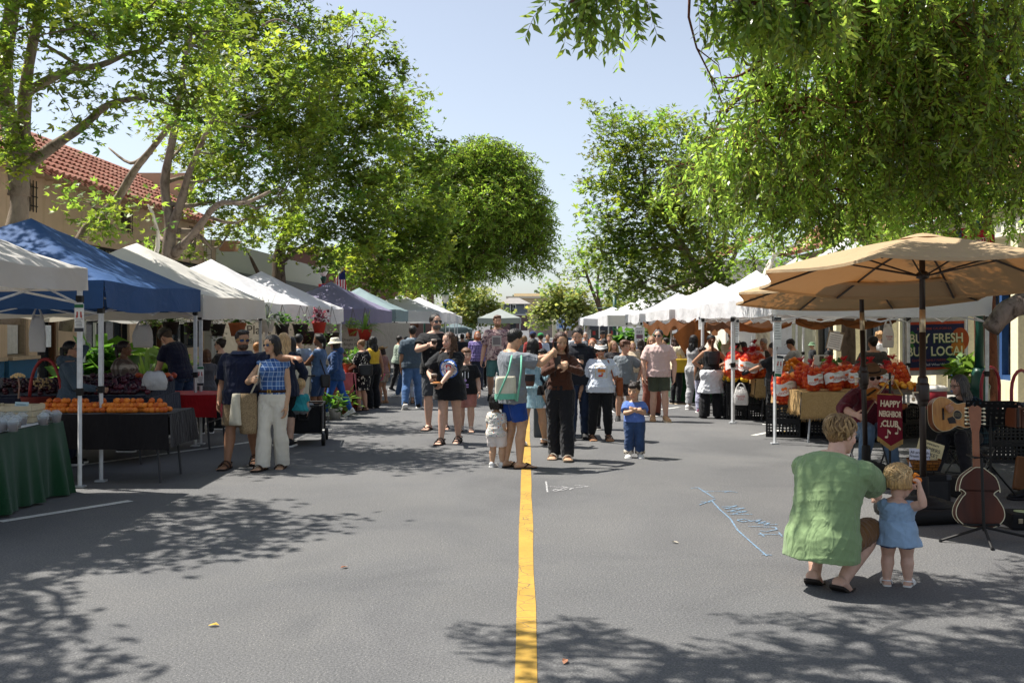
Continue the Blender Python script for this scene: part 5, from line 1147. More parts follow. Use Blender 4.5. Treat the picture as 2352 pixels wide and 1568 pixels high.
h.top(plaid('5377ad','2f4f86','b4c6df',9),.10,.12,.012,fold=.006,sleeve_ease=.02,name='plaid_shirt').legs(cloth('d8d2c4',.06),2,.014,.052,.24,.004).belt(mat('3a2318',.5),.20,GOLD,.016).hair('1c1512','bob',.75,vol=1.03).shades(LENSB,GOLD).shoes('sandal',BRN,DSOLE,BRN).close((.03,.02,.015))
h=P_('f2','woman in grey hoodie with dark ponytail behind the plum crates, one arm behind her head',160,1066,0,-78,'f','m',H=1.52,lh=(-.10,-.05,.86),le=(-.3,1,.3),rh=(.1,.22,.6),noface=False)
h.top(cloth('4a5864'),2,-.08,.016,name='hoodie').hood(cloth('4a5864')).legs(NAVY,2,.014).hair('17110f','pony',1.0).shades(LENS,FRAME,True).shoes('sneaker',SHB,SHW).close()
h=P_('f3','woman in brown and white plaid shirt with glasses standing behind the plums',283,1036,0,-82,'f','b',H=1.50,w=1.22,rh=(.12,.22,.62),lh=(-.02,.25,.61),rcurl=.9,lcurl=.9)
h.top(plaid('b5a695','4a352c','3b2a24',8),2,-.10,.018,slw=1.2,name='flannel_shirt').legs(BLK,2).hair('2e1d17','pony',.8).shades(LENS,GOLD,True).shoes('sneaker',SHB,SHW).close()
h=P_('m2','man in bicycle helmet, navy tee and jeans leaning over the plum table',418,1003,0,62,'m','l',H=1.74,lf=(-.07,.04,0),rf=(.07,-.06,0),lean=(0,.42),hunch=.03,head=(0,42,0),lh=(-.10,.24,.44),rh=(.14,.2,.46),le=(-.5,-1,.3))
h.top(cloth('1b2036',.2),.6,-.10,.016,name='tee_shirt').legs(cloth('2c3c57',.35),2,.016,.02,.18).belt(mat('9a7a55',.7),.14).hair('4a3d33').hat('helmet',mat('1f1d1d',.4,.5),SHB,name='bicycle_helmet').shoes('sneaker',SHW,SHW).close()
h=P_('f4','woman in dark top with bun and sunglasses seen in profile behind the navy shirt',508,985,772,80,'f','p');h.top(cloth('2b2b30'),2).legs(BLK,2).hair('241a15','bun').shades().shoes('sneaker',SHB,SHW).close()
h=P_('f5','woman with brown bob in grey tee looking at a phone behind the tent pole',474,995,797,30,'f','l',rh=(.06,.22,.66),lh=(-.06,.22,.64));h.top(cloth('56565c'),.6,-.12).legs(BLK,2).hair('5b3a24','bob',.55).shoes('sneaker',SHB,SHW).close()
h=P_('f6','blonde woman in navy jacket and black shorts seen from behind, pulling the wagon',652,1026,758,8,'f','p',rh=(.13,.14,.52),lh=(-.08,.2,.56),re=(.9,-.6,0));h.top(cloth('1d2437',.2),2,-.28,.022,slw=1.25,name='jacket',flare=.012).legs(BLK,1.15,.014,.018,name='knee_shorts').hair('c7a374','long',1.5).shoes('sneaker',SHB,SHW).close()
h=P_('f7','dark haired woman in black behind the blonde one',668,990,768,-20,'f','m');h.top(BLK,2,-.15,.015).legs(BLK2,2).hair('15100e','long',1.2).shoes('sneaker',SHB,SHW).close()
h=P_('f8','strawberry blonde person peeking between the couple',590,968,782,20,'f','l');h.top(cloth('8b5a44'),.6).legs(DENIM,2).hair('a9784a','bun').shoes('sneaker',SHB,SHW).close()
h=P_('m3','man in grey tee with short black hair seen from behind at the plant stall',686,968,762,5,'m','a',lf=(-.06,0,0),rf=(.06,0,0));h.top(cloth('8c96a3'),.7,-.14,.02,slw=1.2,name='tee_shirt').legs(cloth('8a8c94'),.98,.022,.03,name='shorts').hair('12100f').shoes('sneaker',SHB,SHW).close()
h=P_('f9','woman in denim top and denim shorts with folded arms and dark ponytail',733,970,762,78,'f','b',lf=(-.05,.02,0),rf=(.05,-.02,0),rh=(-.02,.17,.66),lh=(.04,.19,.63),re=(.8,.2,-.6),le=(-.8,.2,-.6),lean=(0,-.03))
h.top(cloth('4c6486',.2),.22,-.02,.012,sleeve_ease=.02,name='denim_top').legs(cloth('2c4468',.25),.95,.016,.018,.2,name='denim_shorts').hair('14100f','pony',1.0).shoes('sneaker',SHB,SHW,sock=BLK).close()
h=P_('f10','woman in cream bucket hat, blue jacket and bright blue leggings stepping to the stall',772,956,772,88,'f','l',lf=(-.04,.11,0,0,0),rf=(.05,-.20,.01,0,25),rh=(.12,.16,.48),lh=(-.1,.10,.5),head=(0,4,0))
h.top(cloth('2f4a76',.18),2,-.22,.022,slw=1.4,fold=.008,flare=.01,name='rain_jacket').hood(cloth('2f4a76',.18)).legs(cloth('2f5aa6',.15),2,.007,.009,name='leggings').hair('1b1512','bob',.6).hat('bucket',cloth('d9d3c0',.08),name='bucket_hat').shoes('sneaker',SHW,WS).close()
h=P_('k1','blond toddler in teal shirt riding in the black wagon',688,1024,0,10,'c','p',H=.82,hh=.235,hip=(0,-.02,.40),base_z=.18,lf=(-.06,.26,.35),rf=(.06,.26,.35),lean=(.05,.05));h.top(cloth('2f8f97'),.6,-.1,.012).legs(GREY,2).hair('c9a878','kid').shoes('sneaker',SHB,SHW).close()
lz=blotch('dad5c8',['15151a','15151a','1a1a1e'],13,.50,stretch=(1,1,.6),name='leaf print')
h=P_('f11','woman in black and white leaf print dress with hair clip and sandals',833,943,776,72,'f','l',w=1.28,belly=.02,lf=(-.05,.03,0),rf=(.05,-.02,0),rh=(.06,.22,.56),lh=(-.12,.2,.55),head=(-5,12,0),feet=1)
h.top(lz,.85,.0,.018,slw=1.3,name='dress_top').skirt(lz,.98,.012,.022,name='dress_skirt').hair('7a5a3a','bun').shades().shoes('sandal',BRN,DSOLE,BRN).close()
h=P_('f12','woman in yellow tank top and black trousers with a pink phone',857,937,768,40,'f','t',rh=(.14,-.02,.46),lh=(-.10,.14,.55));h.top(cloth('d9b33c'),.0,.18,.010,name='tank_top').legs(BLK,2,.02,.05,.3).hair('15110f','wavy',1.1).shoes('flat',SHB,SHB).close()
h=P_('m4','person in grey felt hat behind the yellow tank top',858,928,772,60,'m','t');h.top(cloth('5a5f63'),.7).legs(BLK,2).hair('3b3028').hat('fedora',cloth('85857f'),BLK,name='felt_hat').shoes('sneaker',SHB,SHW).close()
h=P_('f13','woman in straw sun hat, mauve top and beige shorts carrying a tan tote',881,926,793,75,'f','m',lf=(-.05,.04,0),rf=(.05,-.03,0),rh=(.08,.2,.60),lh=(-.06,.22,.62),head=(0,22,0),feet=1);h.top(cloth('8d6a62'),.65,-.02,.016,name='loose_top').legs(cloth('9c9080'),.62,.022,.03,.26,name='shorts').hair('2b1c15','bob',.55).hat('straw',mat('c3a06c',.85,bump=.5,bscale=200),mat('3a2c20',.8),name='straw_hat').shoes('sandal',TANS,SOLE,TANS).close()
h=P_('m5','man in pale green shirt and sunglasses walking between the far left stalls',912,897,768,-70,'m','t',lean=(0,.12),**WALK);h.top(cloth('94a394'),1.9,-.12,.02,slw=1.2).legs(BLK,2).hair('231c18').shades().shoes('sneaker',SHB,SHW).close()
h=P_('f14','black haired person in blue jeans behind the man in slate polo',934,912,770,100,'f','a',**WALK2);h.top(BLK,.6).legs(DENIM,2,.02,.03).hair('121010','bob',.5).shoes('sneaker',SHW,SHW).close()
h=P_('m6','man in slate grey polo and blue jeans walking away',948,939,743,8,'m','t',w=1.12,lf=(-.09,-.12,.03,0,45),rf=(.07,.06,0));h.top(cloth('45525e'),.75,-.12,.022,slw=1.25,collar=cloth('6d7a86'),name='polo_shirt').legs(cloth('4a6a97',.25),2,.02,.026).hair('2a2725',gray=(.45,.45,.45)).shoes('sneaker',SHB,WS).close()
h=P_('f15','person in pale grey cropped trousers just behind the man in jeans',955,926,790,0,'f','l',feet=1);h.top(GREY,.6).legs(cloth('b5b9c4'),1.75,.02,.02).hair('2a1d16','long').shoes('sandal',SHB,DSOLE,SHB).close()
h=P_('m7','tall bearded man in black tee, grey shorts and sunglasses holding a coffee cup',1000,986,715,176,'m','p',w=1.13,belly=.015,lf=(-.07,-.10,.0,0,10),rf=(.055,.02,0),rh=(.02,.24,.715),re=(.9,-.5,-.5),lh=(-.19,.06,.47),head=(-38,-4,0),feet=1,rcurl=.75,rpalm=(-1,.2,0))
h.top(BLK,.68,-.16,.020,slw=1.25,fold=.007,name='tee_shirt').legs(cloth('43464b'),.97,.022,.03,name='shorts').hair('1e1a18',gray=(.35,.34,.33)).beard('6a625c').shades().shoes('flip',SHB,DSOLE,SHB).close()
h=P_('f16','girl in oversized black tee with red and blue logo holding a coffee cup',1033,1018,756,172,'f','p',lf=(-.06,-.10,.0,-5,12),rf=(.06,.07,0),rh=(.13,.16,.58),re=(.8,-.5,-.6),lh=(.05,.22,.50),le=(-.9,-.4,-.5),head=(28,6,0),feet=1,hh=.142,rcurl=.8,lcurl=.5,lpalm=(0,.2,1))
h.top(BLK,.80,-.42,.030,slw=1.7,fold=.010,flare=.02,name='oversized_tee').legs(DENIMD,.45,.012).hair('4a3223','wavy',1.55,front=.9).shoes('sandal',SHB,DSOLE,SHB).close()
def disc(x0,z0,r,n=5,ring=0):
 out=[]
 for i in range(n):
  for j in range(16):
   r0,r1=(ring+(r-ring)*i/n),(ring+(r-ring)*(i+1)/n);a,b=2*PI*j/16,2*PI*(j+1)/16
   out.append([(x0+r0*math.cos(a),z0+r0*math.sin(a)),(x0+r1*math.cos(a),z0+r1*math.sin(a)),(x0+r1*math.cos(b),z0+r1*math.sin(b)),(x0+r0*math.cos(b),z0+r0*math.sin(b))])
 return out
LW,LBL,LRD=mat('dfe0e4',.7),mat('2f62b8',.7),mat('c42f3c',.7)
h.print_on(disc(-.02,-.05,.125,4),LW,'shirt_logo',off=.004)
h.print_on(disc(-.02,-.05,.135,1,.118)+grid_polys(-.125,-.055,-.054,-.046,4,1)+grid_polys(.03,.10,-.054,-.046,4,1)+disc(-.02,-.05,.085,1,.078),LBL,'shirt_logo',off=.007)
h.print_on(grid_polys(-.055,-.035,-.105,.005,1,6)+grid_polys(-.035,.02,-.105,-.088,3,1)+grid_polys(-.035,.02,-.012,.005,3,1)+grid_polys(.003,.02,-.040,-.012,1,2)+grid_polys(.003,.02,-.088,-.062,1,2),LRD,'shirt_logo',off=.009)
h=P_('k2','boy in black printed tee and dusty pink shorts beside the girl with the cup',1071,990,791,178,'c','p',hh=.168,w=1.05,lf=(-.06,.06,0),rf=(.06,-.05,0),lh=(-.16,.10,.46),head=(-22,0,0),feet=1)
h.top(BLK,.72,-.18,.022,slw=1.35,name='tee_shirt').legs(cloth('a8736a'),.92,.022,.028,name='shorts').hair('6a4a33','kid').shoes('sandal',SHW,DSOLE,SHW).close()
LIL=mat('b79ad0',.7)
h.print_on(grid_polys(-.05,.10,-.165,-.145,5,1)+grid_polys(-.05,.08,-.20,-.18,4,1)+disc(.0,-.09,.02,1)+disc(.06,-.10,.014,1),LIL,'shirt_print',off=.004)
h.print_on(grid_polys(.0,.012,-.07,.05,1,5)+grid_polys(.04,.05,-.06,.03,1,4)+grid_polys(.07,.08,-.02,.06,1,3)+grid_polys(-.05,-.04,-.05,.04,1,3),LW,'shirt_print',off=.004)
pk=blotch('a08282',['5d4a50','c9b0a8'],9,.55,name='camouflage shirt')
h=P_('m8','tall man in patterned pink shirt walking up behind the man with the phone',1142,922,719,178,'m','l',w=1.1,lf=(-.07,.10,0),rf=(.08,-.14,.05,0,60),rh=(.17,.06,.47),head=(-12,4,0));h.top(pk,.8,-.16,.024,slw=1.3,name='patterned_shirt').legs(cloth('4f7a78'),.95,.022,.03,name='shorts').hair('5a3a26','swept').beard('8a6a50').shoes('sneaker',SHB,SHB,sock=None).close()
h.print_on(grid_polys(-.10,.10,-.14,.08,4,4),mat('b9b4ae',.7),'shirt_print');h.print_on(grid_polys(-.08,.08,-.11,.05,3,3),mat('7d7676',.7),'shirt_print',off=.006)
h=P_('m9','red bearded man in purple checked shirt in the far crowd',1097,896,758,180,'m','p',w=1.15,belly=.02);h.top(plaid('6a5c96','483c70','b8b0d0',12),1.2,-.12,.02).legs(cloth('2c3140'),2).hair('a35a2e','wavy',.4).beard('a2562c',.6).shoes('sneaker',SHB,SHW).close()
h=P_('m10','man in grey tee and blue shorts photographing with a raised phone',1176,1074,747,-62,'m','a',lf=(-.06,-.02,0),rf=(.06,.03,0),rh=(.09,.27,.80),lh=(.02,.27,.78),re=(.8,-.2,-.8),le=(-.7,-.1,-.8),head=(0,20,0),feet=1,rcurl=.9,lcurl=.9,lean=(0,-.03))
h.top(cloth('7a7f86',.12),.78,-.20,.022,slw=1.4,fold=.008,name='tee_shirt').legs(cloth('1d3f86',.2),.78,.022,.032,name='swim_shorts').hair('141210','spiky').shoes('flip',BRN,DSOLE,BRN).close((.02,.015,.012))
dt=blotch('c8c4be',['c65a4a','4f7fb0','d9a640','5c9a7a'],26,.17,vor=True,name='dotted shirt')
h=P_('k3','small child in white dotted shirt half hidden behind the man in blue shorts',1140,1073,0,-25,'c','a',H=.93,hh=.215,w=.92,lf=(-.06,0,0),rf=(.06,.05,0));h.top(dt,.60,-.16,.010,slw=1.1,flare=.0,name='dotted_shirt').legs(cloth('d8cfca',.05),.85,.016,.022,name='shorts').hair('16120f','bob',.35).shoes('sneaker',SHW,WS).close()
sb_=blotch('9fc0cc',['b8d3dc','86aebd'],60,.55,stretch=(1,1,.03),name='striped cotton')
h=P_('f17','woman in pale blue striped dress carrying a small child on her hip',1224,1023,772,-30,'f','a',lf=(-.06,-.12,.0,0,10),rf=(.06,.12,0),rh=(.16,.12,.62),lh=(-.05,.2,.64),feet=1,w=1.08);h.top(sb_,1.7,.0,.02,slw=1.7,name='dress_top').skirt(sb_,.72,.02,.03,name='dress_skirt').hair('171210','long',1.2).shoes('sandal',WS,DSOLE,WS).close()
h=P_('k4','small child in dark clothes carried by the woman in the pale blue dress',1243,1023,0,150,'c','a',H=.9,hh=.2,hip=(0,0,.42),base_z=.52,lf=(-.13,.02,.02),rf=(.13,.06,.04),lean=(-.15,.1),lh=(-.12,.15,.6),rh=(.12,.18,.66));h.top(cloth('1d222c'),1.5,-.1,.014).legs(BLK,.9).hair('14100f','kid').shoes('sneaker',SHW,WS).close()
h=P_('f18','long haired woman in brown top and black trousers looking at her phone',1290,1055,757,172,'f','a',lf=(-.05,.05,0),rf=(.06,-.06,0,0,5),rh=(-.0,.20,.735),lh=(-.06,.22,.72),re=(.9,-.3,-.6),le=(-.9,-.3,-.6),head=(-20,14,0),feet=1,rcurl=.9,lcurl=.9,hip=(.01,.0,.52),hh=.14)
h.top(cloth('4a2d20',.12),2,.06,.010,slw=1.1,name='brown_top').legs(cloth('222327',.12),2,.022,.045,.2,.006).hair('3a2117','long',1.9,front=.7).shoes('sandal',TANS,SOLE,mat('d2cbbd',.6)).close((.03,.02,.015))
h=P_('m11','man in black polo and dark jeans reading his phone behind the brown top',1328,1008,744,178,'m','l',lf=(-.06,-.06,0,0,8),rf=(.055,.06,0),rh=(.03,.2,.68),lh=(-.15,.05,.44),re=(.9,-.5,-.4),head=(8,26,0),rcurl=.9);h.top(cloth('20222a'),.72,-.14,.02,slw=1.2,collar=cloth('262831'),name='polo_shirt').legs(DENIMD,2,.016,.022).hair('2c2826',gray=(.4,.4,.4)).shoes('sneaker',SHB,SHB).close()
h=P_('f19','older woman in white visor, white printed tee and black leggings',1380,1010,777,178,'f','m',w=1.2,belly=.018,lf=(-.075,.0,0),rf=(.09,.0,0,10),lh=(-.20,.02,.46),rh=(.20,.0,.47),head=(2,10,0),feet=1,hh=.145)
h.top(cloth('cfd6e2',.05),.78,-.12,.022,slw=1.35,fold=.008,name='white_tee').legs(BLK,1.93,.010,.010,name='leggings').hair('2a211d','bob',.15).hat('visor',mat('e0dfdc',.5),name='sun_visor').shades(LENS,FRAME,y=.35).shoes('sandal',BRN,mat('a5764d',.7),BRN).close()
OR=mat('d9853a',.7);YL=mat('d6c089',.7)
h.print_on(grid_polys(-.085,.085,-.10,-.093,5,1)+grid_polys(-.085,.085,.063,.07,5,1)+grid_polys(-.085,-.078,-.093,.063,1,5)+grid_polys(.078,.085,-.093,.063,1,5),YL,'shirt_print')
h.print_on(grid_polys(-.06,.05,-.02,.02,5,2)+grid_polys(-.03,.0,-.06,.05,2,4)+grid_polys(.02,.05,.0,.05,1,2),OR,'shirt_print');h.print_on(grid_polys(-.02,.04,-.085,-.06,3,1),LRD,'shirt_print')
h=P_('f20','red haired woman in orange top behind the white visor',1361,985,772,170,'f','l');h.top(cloth('b5532f'),.3,-.1).legs(BLK,2).hair('9a4f2b','bun').shoes('sneaker',SHB,SHW).close()
fl_=blotch('1c1c20',['5d5552','3a3536'],20,.53,name='patterned shorts')
h=P_('k5','teenage boy in grey tee and patterned shorts looking aside',1434,966,774,178,'c','l',hh=.158,lf=(-.06,.02,0),rf=(.07,-.05,.0,0,10),lh=(-.17,-.02,.5),le=(-1,-.3,0),rh=(.13,.02,.46),head=(-38,2,0),w=.98);h.top(cloth('747b80',.1),.72,-.16,.022,slw=1.3,name='tee_shirt').legs(fl_,.85,.022,.03,name='patterned_shorts').hair('5a3a28','mop').shoes('sneaker',SHB,WS).close()
h=P_('k6','toddler girl in blue tee and jeans clapping her hands',1457,1050,867,178,'c','a',hh=.215,lf=(-.07,0,0),rf=(.07,.0,0),rh=(.015,.17,.60),lh=(-.01,.17,.61),re=(.9,-.3,-.5),le=(-.9,-.3,-.5),head=(22,4,0),rcurl=.2,lcurl=.2,rpalm=(-1,0,0),lpalm=(1,0,0))
h.top(cloth('5a78bf',.1),.72,.06,.016,slw=1.4,name='tee_shirt').legs(cloth('33496e',.3),1.92,.014,.026,.12,name='jeans').hair('241812','bangs').shoes('sneaker',SHW,WS).close((.03,.02,.015))
b=MB();b.sph(h.hp((.2,-.3,.98)),h.hh*.13,8);b.sph(h.hp((-.2,-.3,.98)),h.hh*.13,8);o=b.build('hair_bunches',hairm('241812'),h.root,True);setcol(o.data,np.ones((len(o.data.vertices),3)))
for i in(0,1):
 b=MB();b.lathe([(.062,0),(.066,.004),(.064,.045),(.058,.05)],14,0,(h.A[i].x,h.A[i].y,.05));b.build('jeans_cuff',blotch('c9bfb0',['4a4038'],40,.56),h.root,True)
h=P_('m12','man in pale pink tee, olive shorts and sunglasses with hands in pockets',1513,967,752,180,'m','p',w=1.12,lf=(-.07,.04,0),rf=(.055,-.06,0,0,8),lh=(-.155,.05,.47),rh=(.155,.05,.47),le=(-1,-.5,0),re=(1,-.5,0),head=(26,-2,0));h.top(cloth('cfb3ae',.05),.74,-.14,.02,slw=1.3,name='pink_tee').legs(cloth('474c3e'),.82,.022,.032,name='olive_shorts').hair('2b2522',gray=(.3,.3,.3)).shades().shoes('sneaker',TANS,mat('c9b79e',.7)).close()
h=P_('f21','person in rust brown trousers directly behind the man in pink',1497,955,0,176,'f','m',H=1.5);h.top(cloth('9a6a50'),1,-.1).legs(cloth('7a4638'),2,.03,.05).hair('8a6a4a','long',1.0).shoes('sneaker',SHB,SHW).close()
h=P_('f22','woman in tan cap and black leggings at the green cloth stall',1551,928,765,-55,'f','l',rh=(.08,.2,.62),lh=(-.06,.22,.62),head=(0,12,0));h.top(cloth('c9bea6'),2,-.1,.022,slw=1.3).legs(BLK,2,.008,.01).hair('3a241a','wavy',1.3).hat('cap',cloth('b08455')).shoes('sneaker',SHB,mat('cbb79a',.6)).close()
h=P_('f23','woman in grey tank and grey sweatpants with waist pouch at the right stalls',1593,941,765,-42,'f','t',lf=(-.06,-.03,0),rf=(.06,.08,0),rh=(.06,.18,.60),lh=(-.04,.2,.6));h.top(cloth('a9a8a8'),.0,.14,.010,name='tank_top').legs(cloth('a9aaab',.08),1.85,.024,.02,.2,.009,name='sweatpants').hair('14110f','wavy',1.2).shades().shoes('sneaker',WS,WS).close()
h=P_('f24','woman in black tank, black cap and long ponytail with white sweatshirt tied at her waist',1634,960,766,2,'f','t',w=1.08,lf=(-.085,.0,0),rf=(.085,.0,0),rh=(.10,.14,.60),lh=(-.10,.14,.60),re=(1,-.4,0),le=(-1,-.4,0));h.top(cloth('1c1d20'),.0,.1,.010,neck=.93,name='tank_top').legs(cloth('1d1d20',.12),2,.03,.065,.2,.009,name='flared_trousers').skirt(cloth('d3d5da',.05),.92,.055,.055,.18,.008,name='tied_sweatshirt').hair('5a3520','pony',1.5).hat('cap',mat('18181a',.6),name='cap').shoes('flat',SHB,SHB).close()
b=MB()
for sg in(-1,1):b.tube([h.ring(.98,.045,.05,0,20)[10 if sg<0 else 0],h.ring(.8,.085,.07,0,24)[16 if sg<0 else 20]+Vector((0,-.012,0)),h.ring(.5,.05,.075,0,24)[17 if sg<0 else 19]+Vector((0,-.02,0))],.012,6)
b.build('shoulder_strap',SHB,h.root,True)
h=P_('f25','woman with curly dark hair between the sweatpants woman and the ponytail',1614,948,792,-10,'f','t');h.top(cloth('2a2622'),.5).legs(cloth('a8a9c0'),2,.02,.03).hair('2a1d18','curly').shoes('sneaker',mat('b04a6a',.6),WS).close()
h=P_('f26','masked woman behind the produce table',1590,915,772,172,'f','a');h.top(BLK,1).legs(BLK,2).hair('15110f','bob',.5).shades(LENS,FRAME,True).shoes('sneaker',SHB,SHW).close()
b=MB();h.hsph(b,(0,.225,.24),(.235,.2,.2),12);b.build('face_mask',mat('aeb8bf',.8),h.root,True)
h=P_('m13','vendor in beige sweater and sunglasses counting money',1679,935,757,195,'m','p',rh=(.05,.22,.60),lh=(-.05,.2,.6),head=(-5,15,0));h.top(cloth('c2b293'),2,-.08,.022,slw=1.3,name='sweater').legs(BLK,2).hair('4a3a2c').hat('cap',cloth('55504a')).shades().shoes('sneaker',SHB,SHW).close()
h=P_('m14','vendor in black tee and black cap bent over the citrus, seen from behind',1691,945,777,-20,'m','t',w=1.12,lean=(0,.2),rh=(.12,.3,.55),lh=(-.1,.3,.55));h.top(BLK,.7,-.1,.02).legs(BLK,2).hair('15120f').hat('cap',SHB).shoes('sneaker',SHB,SHW).close()
h=P_('f27','woman in black cap and black jacket behind the black tee vendor',1708,930,782,10,'f','t');h.top(cloth('26211f'),2,-.12,.02).legs(BLK,2).hair('17110f','long',1.0).hat('cap',SHB).shoes('sneaker',SHB,SHW).close()
h=P_('m15','grey haired vendor in dark tee looking down at the orange stall',1757,947,772,140,'m','t',head=(10,18,0));h.top(cloth('3b3a36'),.7).legs(BLK,2).hair('8d8c8a').shoes('sneaker',SHB,SHW).close()
h=P_('f28','vendor in black with dark gloves reaching over the orange sacks',1779,975,782,55,'f','t',w=1.2,lh=(-.12,.30,.62),rh=(.16,.05,.44),head=(0,10,0));h.top(cloth('1e1f22'),.75,-.2,.02,slw=1.2).legs(BLK,2).hair('17120f','bun').shoes('sneaker',SHB,SHW).close()
for i in(0,1):
 b=MB();d,pn,tl=h.HD[i];w_=h.Wr[i];b.tube([w_-d*.03,w_+d*.03,w_+d*.07],[.024,.036,.03],10);b.sph(w_+d*.08,(.028,.028,.03),8);b.tube([w_+d*.03+tl*.02,w_+d*.06+tl*.045],[.014,.009],6)
 for q in range(4):b.tube([w_+d*.07+tl*(.021-q*.014),w_+d*.12+tl*(.024-q*.016)+pn*.02],[.011,.008],6)
 b.build('glove',mat('1d2126',.5),h.root,True)
h=P_('m16','vendor in light grey tee, black cap and blue gloves sorting at the back',1827,940,774,70,'m','t',lean=(0,.10),rh=(.05,.3,.52),lh=(-.06,.3,.52),head=(0,18,0));h.top(cloth('8e8e8c'),.78,-.15,.02,slw=1.3,name='tee_shirt').legs(BLK,2).hair('15120f').hat('cap',cloth('201a17')).shoes('sneaker',SHB,SHW).close()
for i in(0,1):
 b=MB();d,pn,tl=h.HD[i];w_=h.Wr[i];b.tube([w_-d*.03,w_+d*.03,w_+d*.07,w_+d*.12],[.026,.036,.03,.012],10);b.tube([w_+d*.03+tl*.02,w_+d*.06+tl*.045],[.014,.009],6);b.build('glove',mat('7fa3c4',.5),h.root,True)
h=P_('m17','broad man in dark grey tee and black cap seen from behind at the orange table',2006,985,768,10,'m','t',w=1.22,lh=(-.2,.08,.5),rh=(.2,.05,.48));h.top(cloth('3a3633'),.8,-.12,.024,slw=1.4,name='tee_shirt').legs(BLK,2).hair('16120f').hat('cap',cloth('1e1a19')).shoes('sneaker',SHB,SHW).close()
h=P_('f29','curly blonde woman in white behind the man in dark grey tee',2020,925,757,20,'f','p');h.top(WHT,.6).legs(DENIM,2).hair('b58d5e','curly').shoes('sneaker',SHB,SHW).close()
h=P_('f30','dark haired woman seen small behind the fruit boxes',1905,890,783,60,'f','m');h.top(BLK,.6).legs(BLK,2).hair('1a1210','long').shoes('sneaker',SHB,SHW).close()
h=P_('m18','person in green cap seen small through the right stall',1866,885,784,90,'m','l');h.top(cloth('23262a'),.6).legs(BLK,2).hair('3a2c20').hat('bucket',cloth('6d8a6a')).shoes('sneaker',SHB,SHW).close()
h=P_('m19','man in sage green tee crouching in flip flops beside the toddler',1925,1338,0,-38,'m','p',H=1.80,w=1.10,vox=.007,hip=(0,-.15,.175),lean=(.04,.30),hunch=.035,lf=(-.06,-.08,0,0,30),rf=(.05,-.11,0,-4,30),lk=(-.25,1,.5),rk=(.25,1,.5),rh=(.06,.26,.285),lh=(-.06,.24,.26),re=(1,.0,-.3),le=(-1,0,-.2),head=(30,12,0),feet=1,hh=.134)
h.top(cloth('7f966a',.08,fold=.7),.92,-.19,.026,slw=1.4,fold=.0045,flare=.0,sleeve_ease=.024,name='green_tee').legs(cloth('6e4c2a',.12),1.05,.010,.020,.0,.006,name='brown_shorts',seat=-.012).hair('7d6140','short',vol=1.0,amp=.008).tufts('9a7c52',230,.34,5).shoes('flip',SHB,DSOLE,SHB).close()
h=P_('k7','toddler with blond curls in pale denim dress and white sandals holding an orange',2061,1345,1045,-22,'c','p',hh=.25,vox=.006,lf=(-.075,.0,0),rf=(.075,.03,0,-10),rh=('w',*W(2113,1122,6.30)),lh=('w',*W(2090,1122,6.52)),re=(.7,-.4,-.9),le=(-.6,.2,-.8),head=(38,6,0),feet=1,rcurl=1.0,lcurl=.9)
DN=cloth('8ba4bd',.14,fold=.6)
h.top(DN,.12,.10,.012,neck=.98,sleeve_ease=.012,name='dress_bodice').skirt(DN,.50,.045,.030,.42,.006,name='dress_skirt').legs(cloth('2f4570',.2),.56,.012,.012,-.02,name='bloomers').hair('b8935f','bob',.16,vol=1.04).tufts('cfae7c',260,.5,8,.02,.30).shoes('sandal',WS,mat('d9d5cc',.6),WS).close((.3,.2,.12))
h=P_('fid','fiddler in dark red shirt, brown felt hat and sunglasses seated under the umbrella',2010,1082,0,176,'m','p',H=1.74,hip=(0,-.17,.255),lean=(.0,.32),hunch=.02,lf=(-.10,.10,0),rf=(.10,.08,0,10),rh=('w',*W(1966,952,11.2)),re=(1,-.3,-.3),lh=('w',*W(2030,925,11.2)),le=(-.7,-.2,-.9),head=(-6,12,8),rcurl=.9,lcurl=.9,w=1.08)
h.top(cloth('5d1e2a',.14),1.35,-.12,.022,slw=1.5,fold=.008,collar=cloth('5d1e2a',.14),name='red_shirt').legs(cloth('5c7288',.2),1.97,.016,.02,.1).hair('5a5550').hat('fedora',mat('6b4f36',.85),mat('2c2018',.8),name='felt_hat').shades().shoes('sneaker',SHB,SHB).close()
h=P_('gui','guitarist with long grey hair and glasses seated playing the acoustic guitar',2205,1092,0,128,'f','p',H=1.62,hip=(0,-.14,.25),lean=(.02,.28),hunch=.03,lf=(-.10,.10,0),rf=(.07,.20,0),rh=('w',*W(2176,940,10.70)),re=(.8,-.3,.4),lh=('w',*W(2266,960,10.85)),le=(-.5,-.2,-.9),head=(38,14,0),rcurl=.6,lcurl=1.0,vox=.0085)
h.top(plaid('1d2c36','0f171e','34505c',10),1.9,-.12,.02,slw=1.4,name='plaid_shirt').legs(cloth('27262a'),2,.018,.024,.1).hair('4b4846','wavy',1.5,gray=None).shades(LENS,FRAME,True).shoes('flat',SHB,SHB).close()
h=P_('acc','seated musician at the picture edge with both hands on a brown squeezebox',2452,1150,0,105,'m','p',H=1.75,hip=(0,-.12,.28),lean=(0,.18),lf=(-.1,.18,0),rf=(.1,.16,0),rh=(.10,.24,.50),lh=(-.08,.27,.50),re=(.9,-.3,-.4),le=(-.9,-.3,-.4),head=(0,15,0),vox=.0085)
h.top(cloth('2a2c33'),1.9,-.1,.02).legs(cloth('23242a'),2).hair('4a4038').shoes('sneaker',SHB,SHB).close()
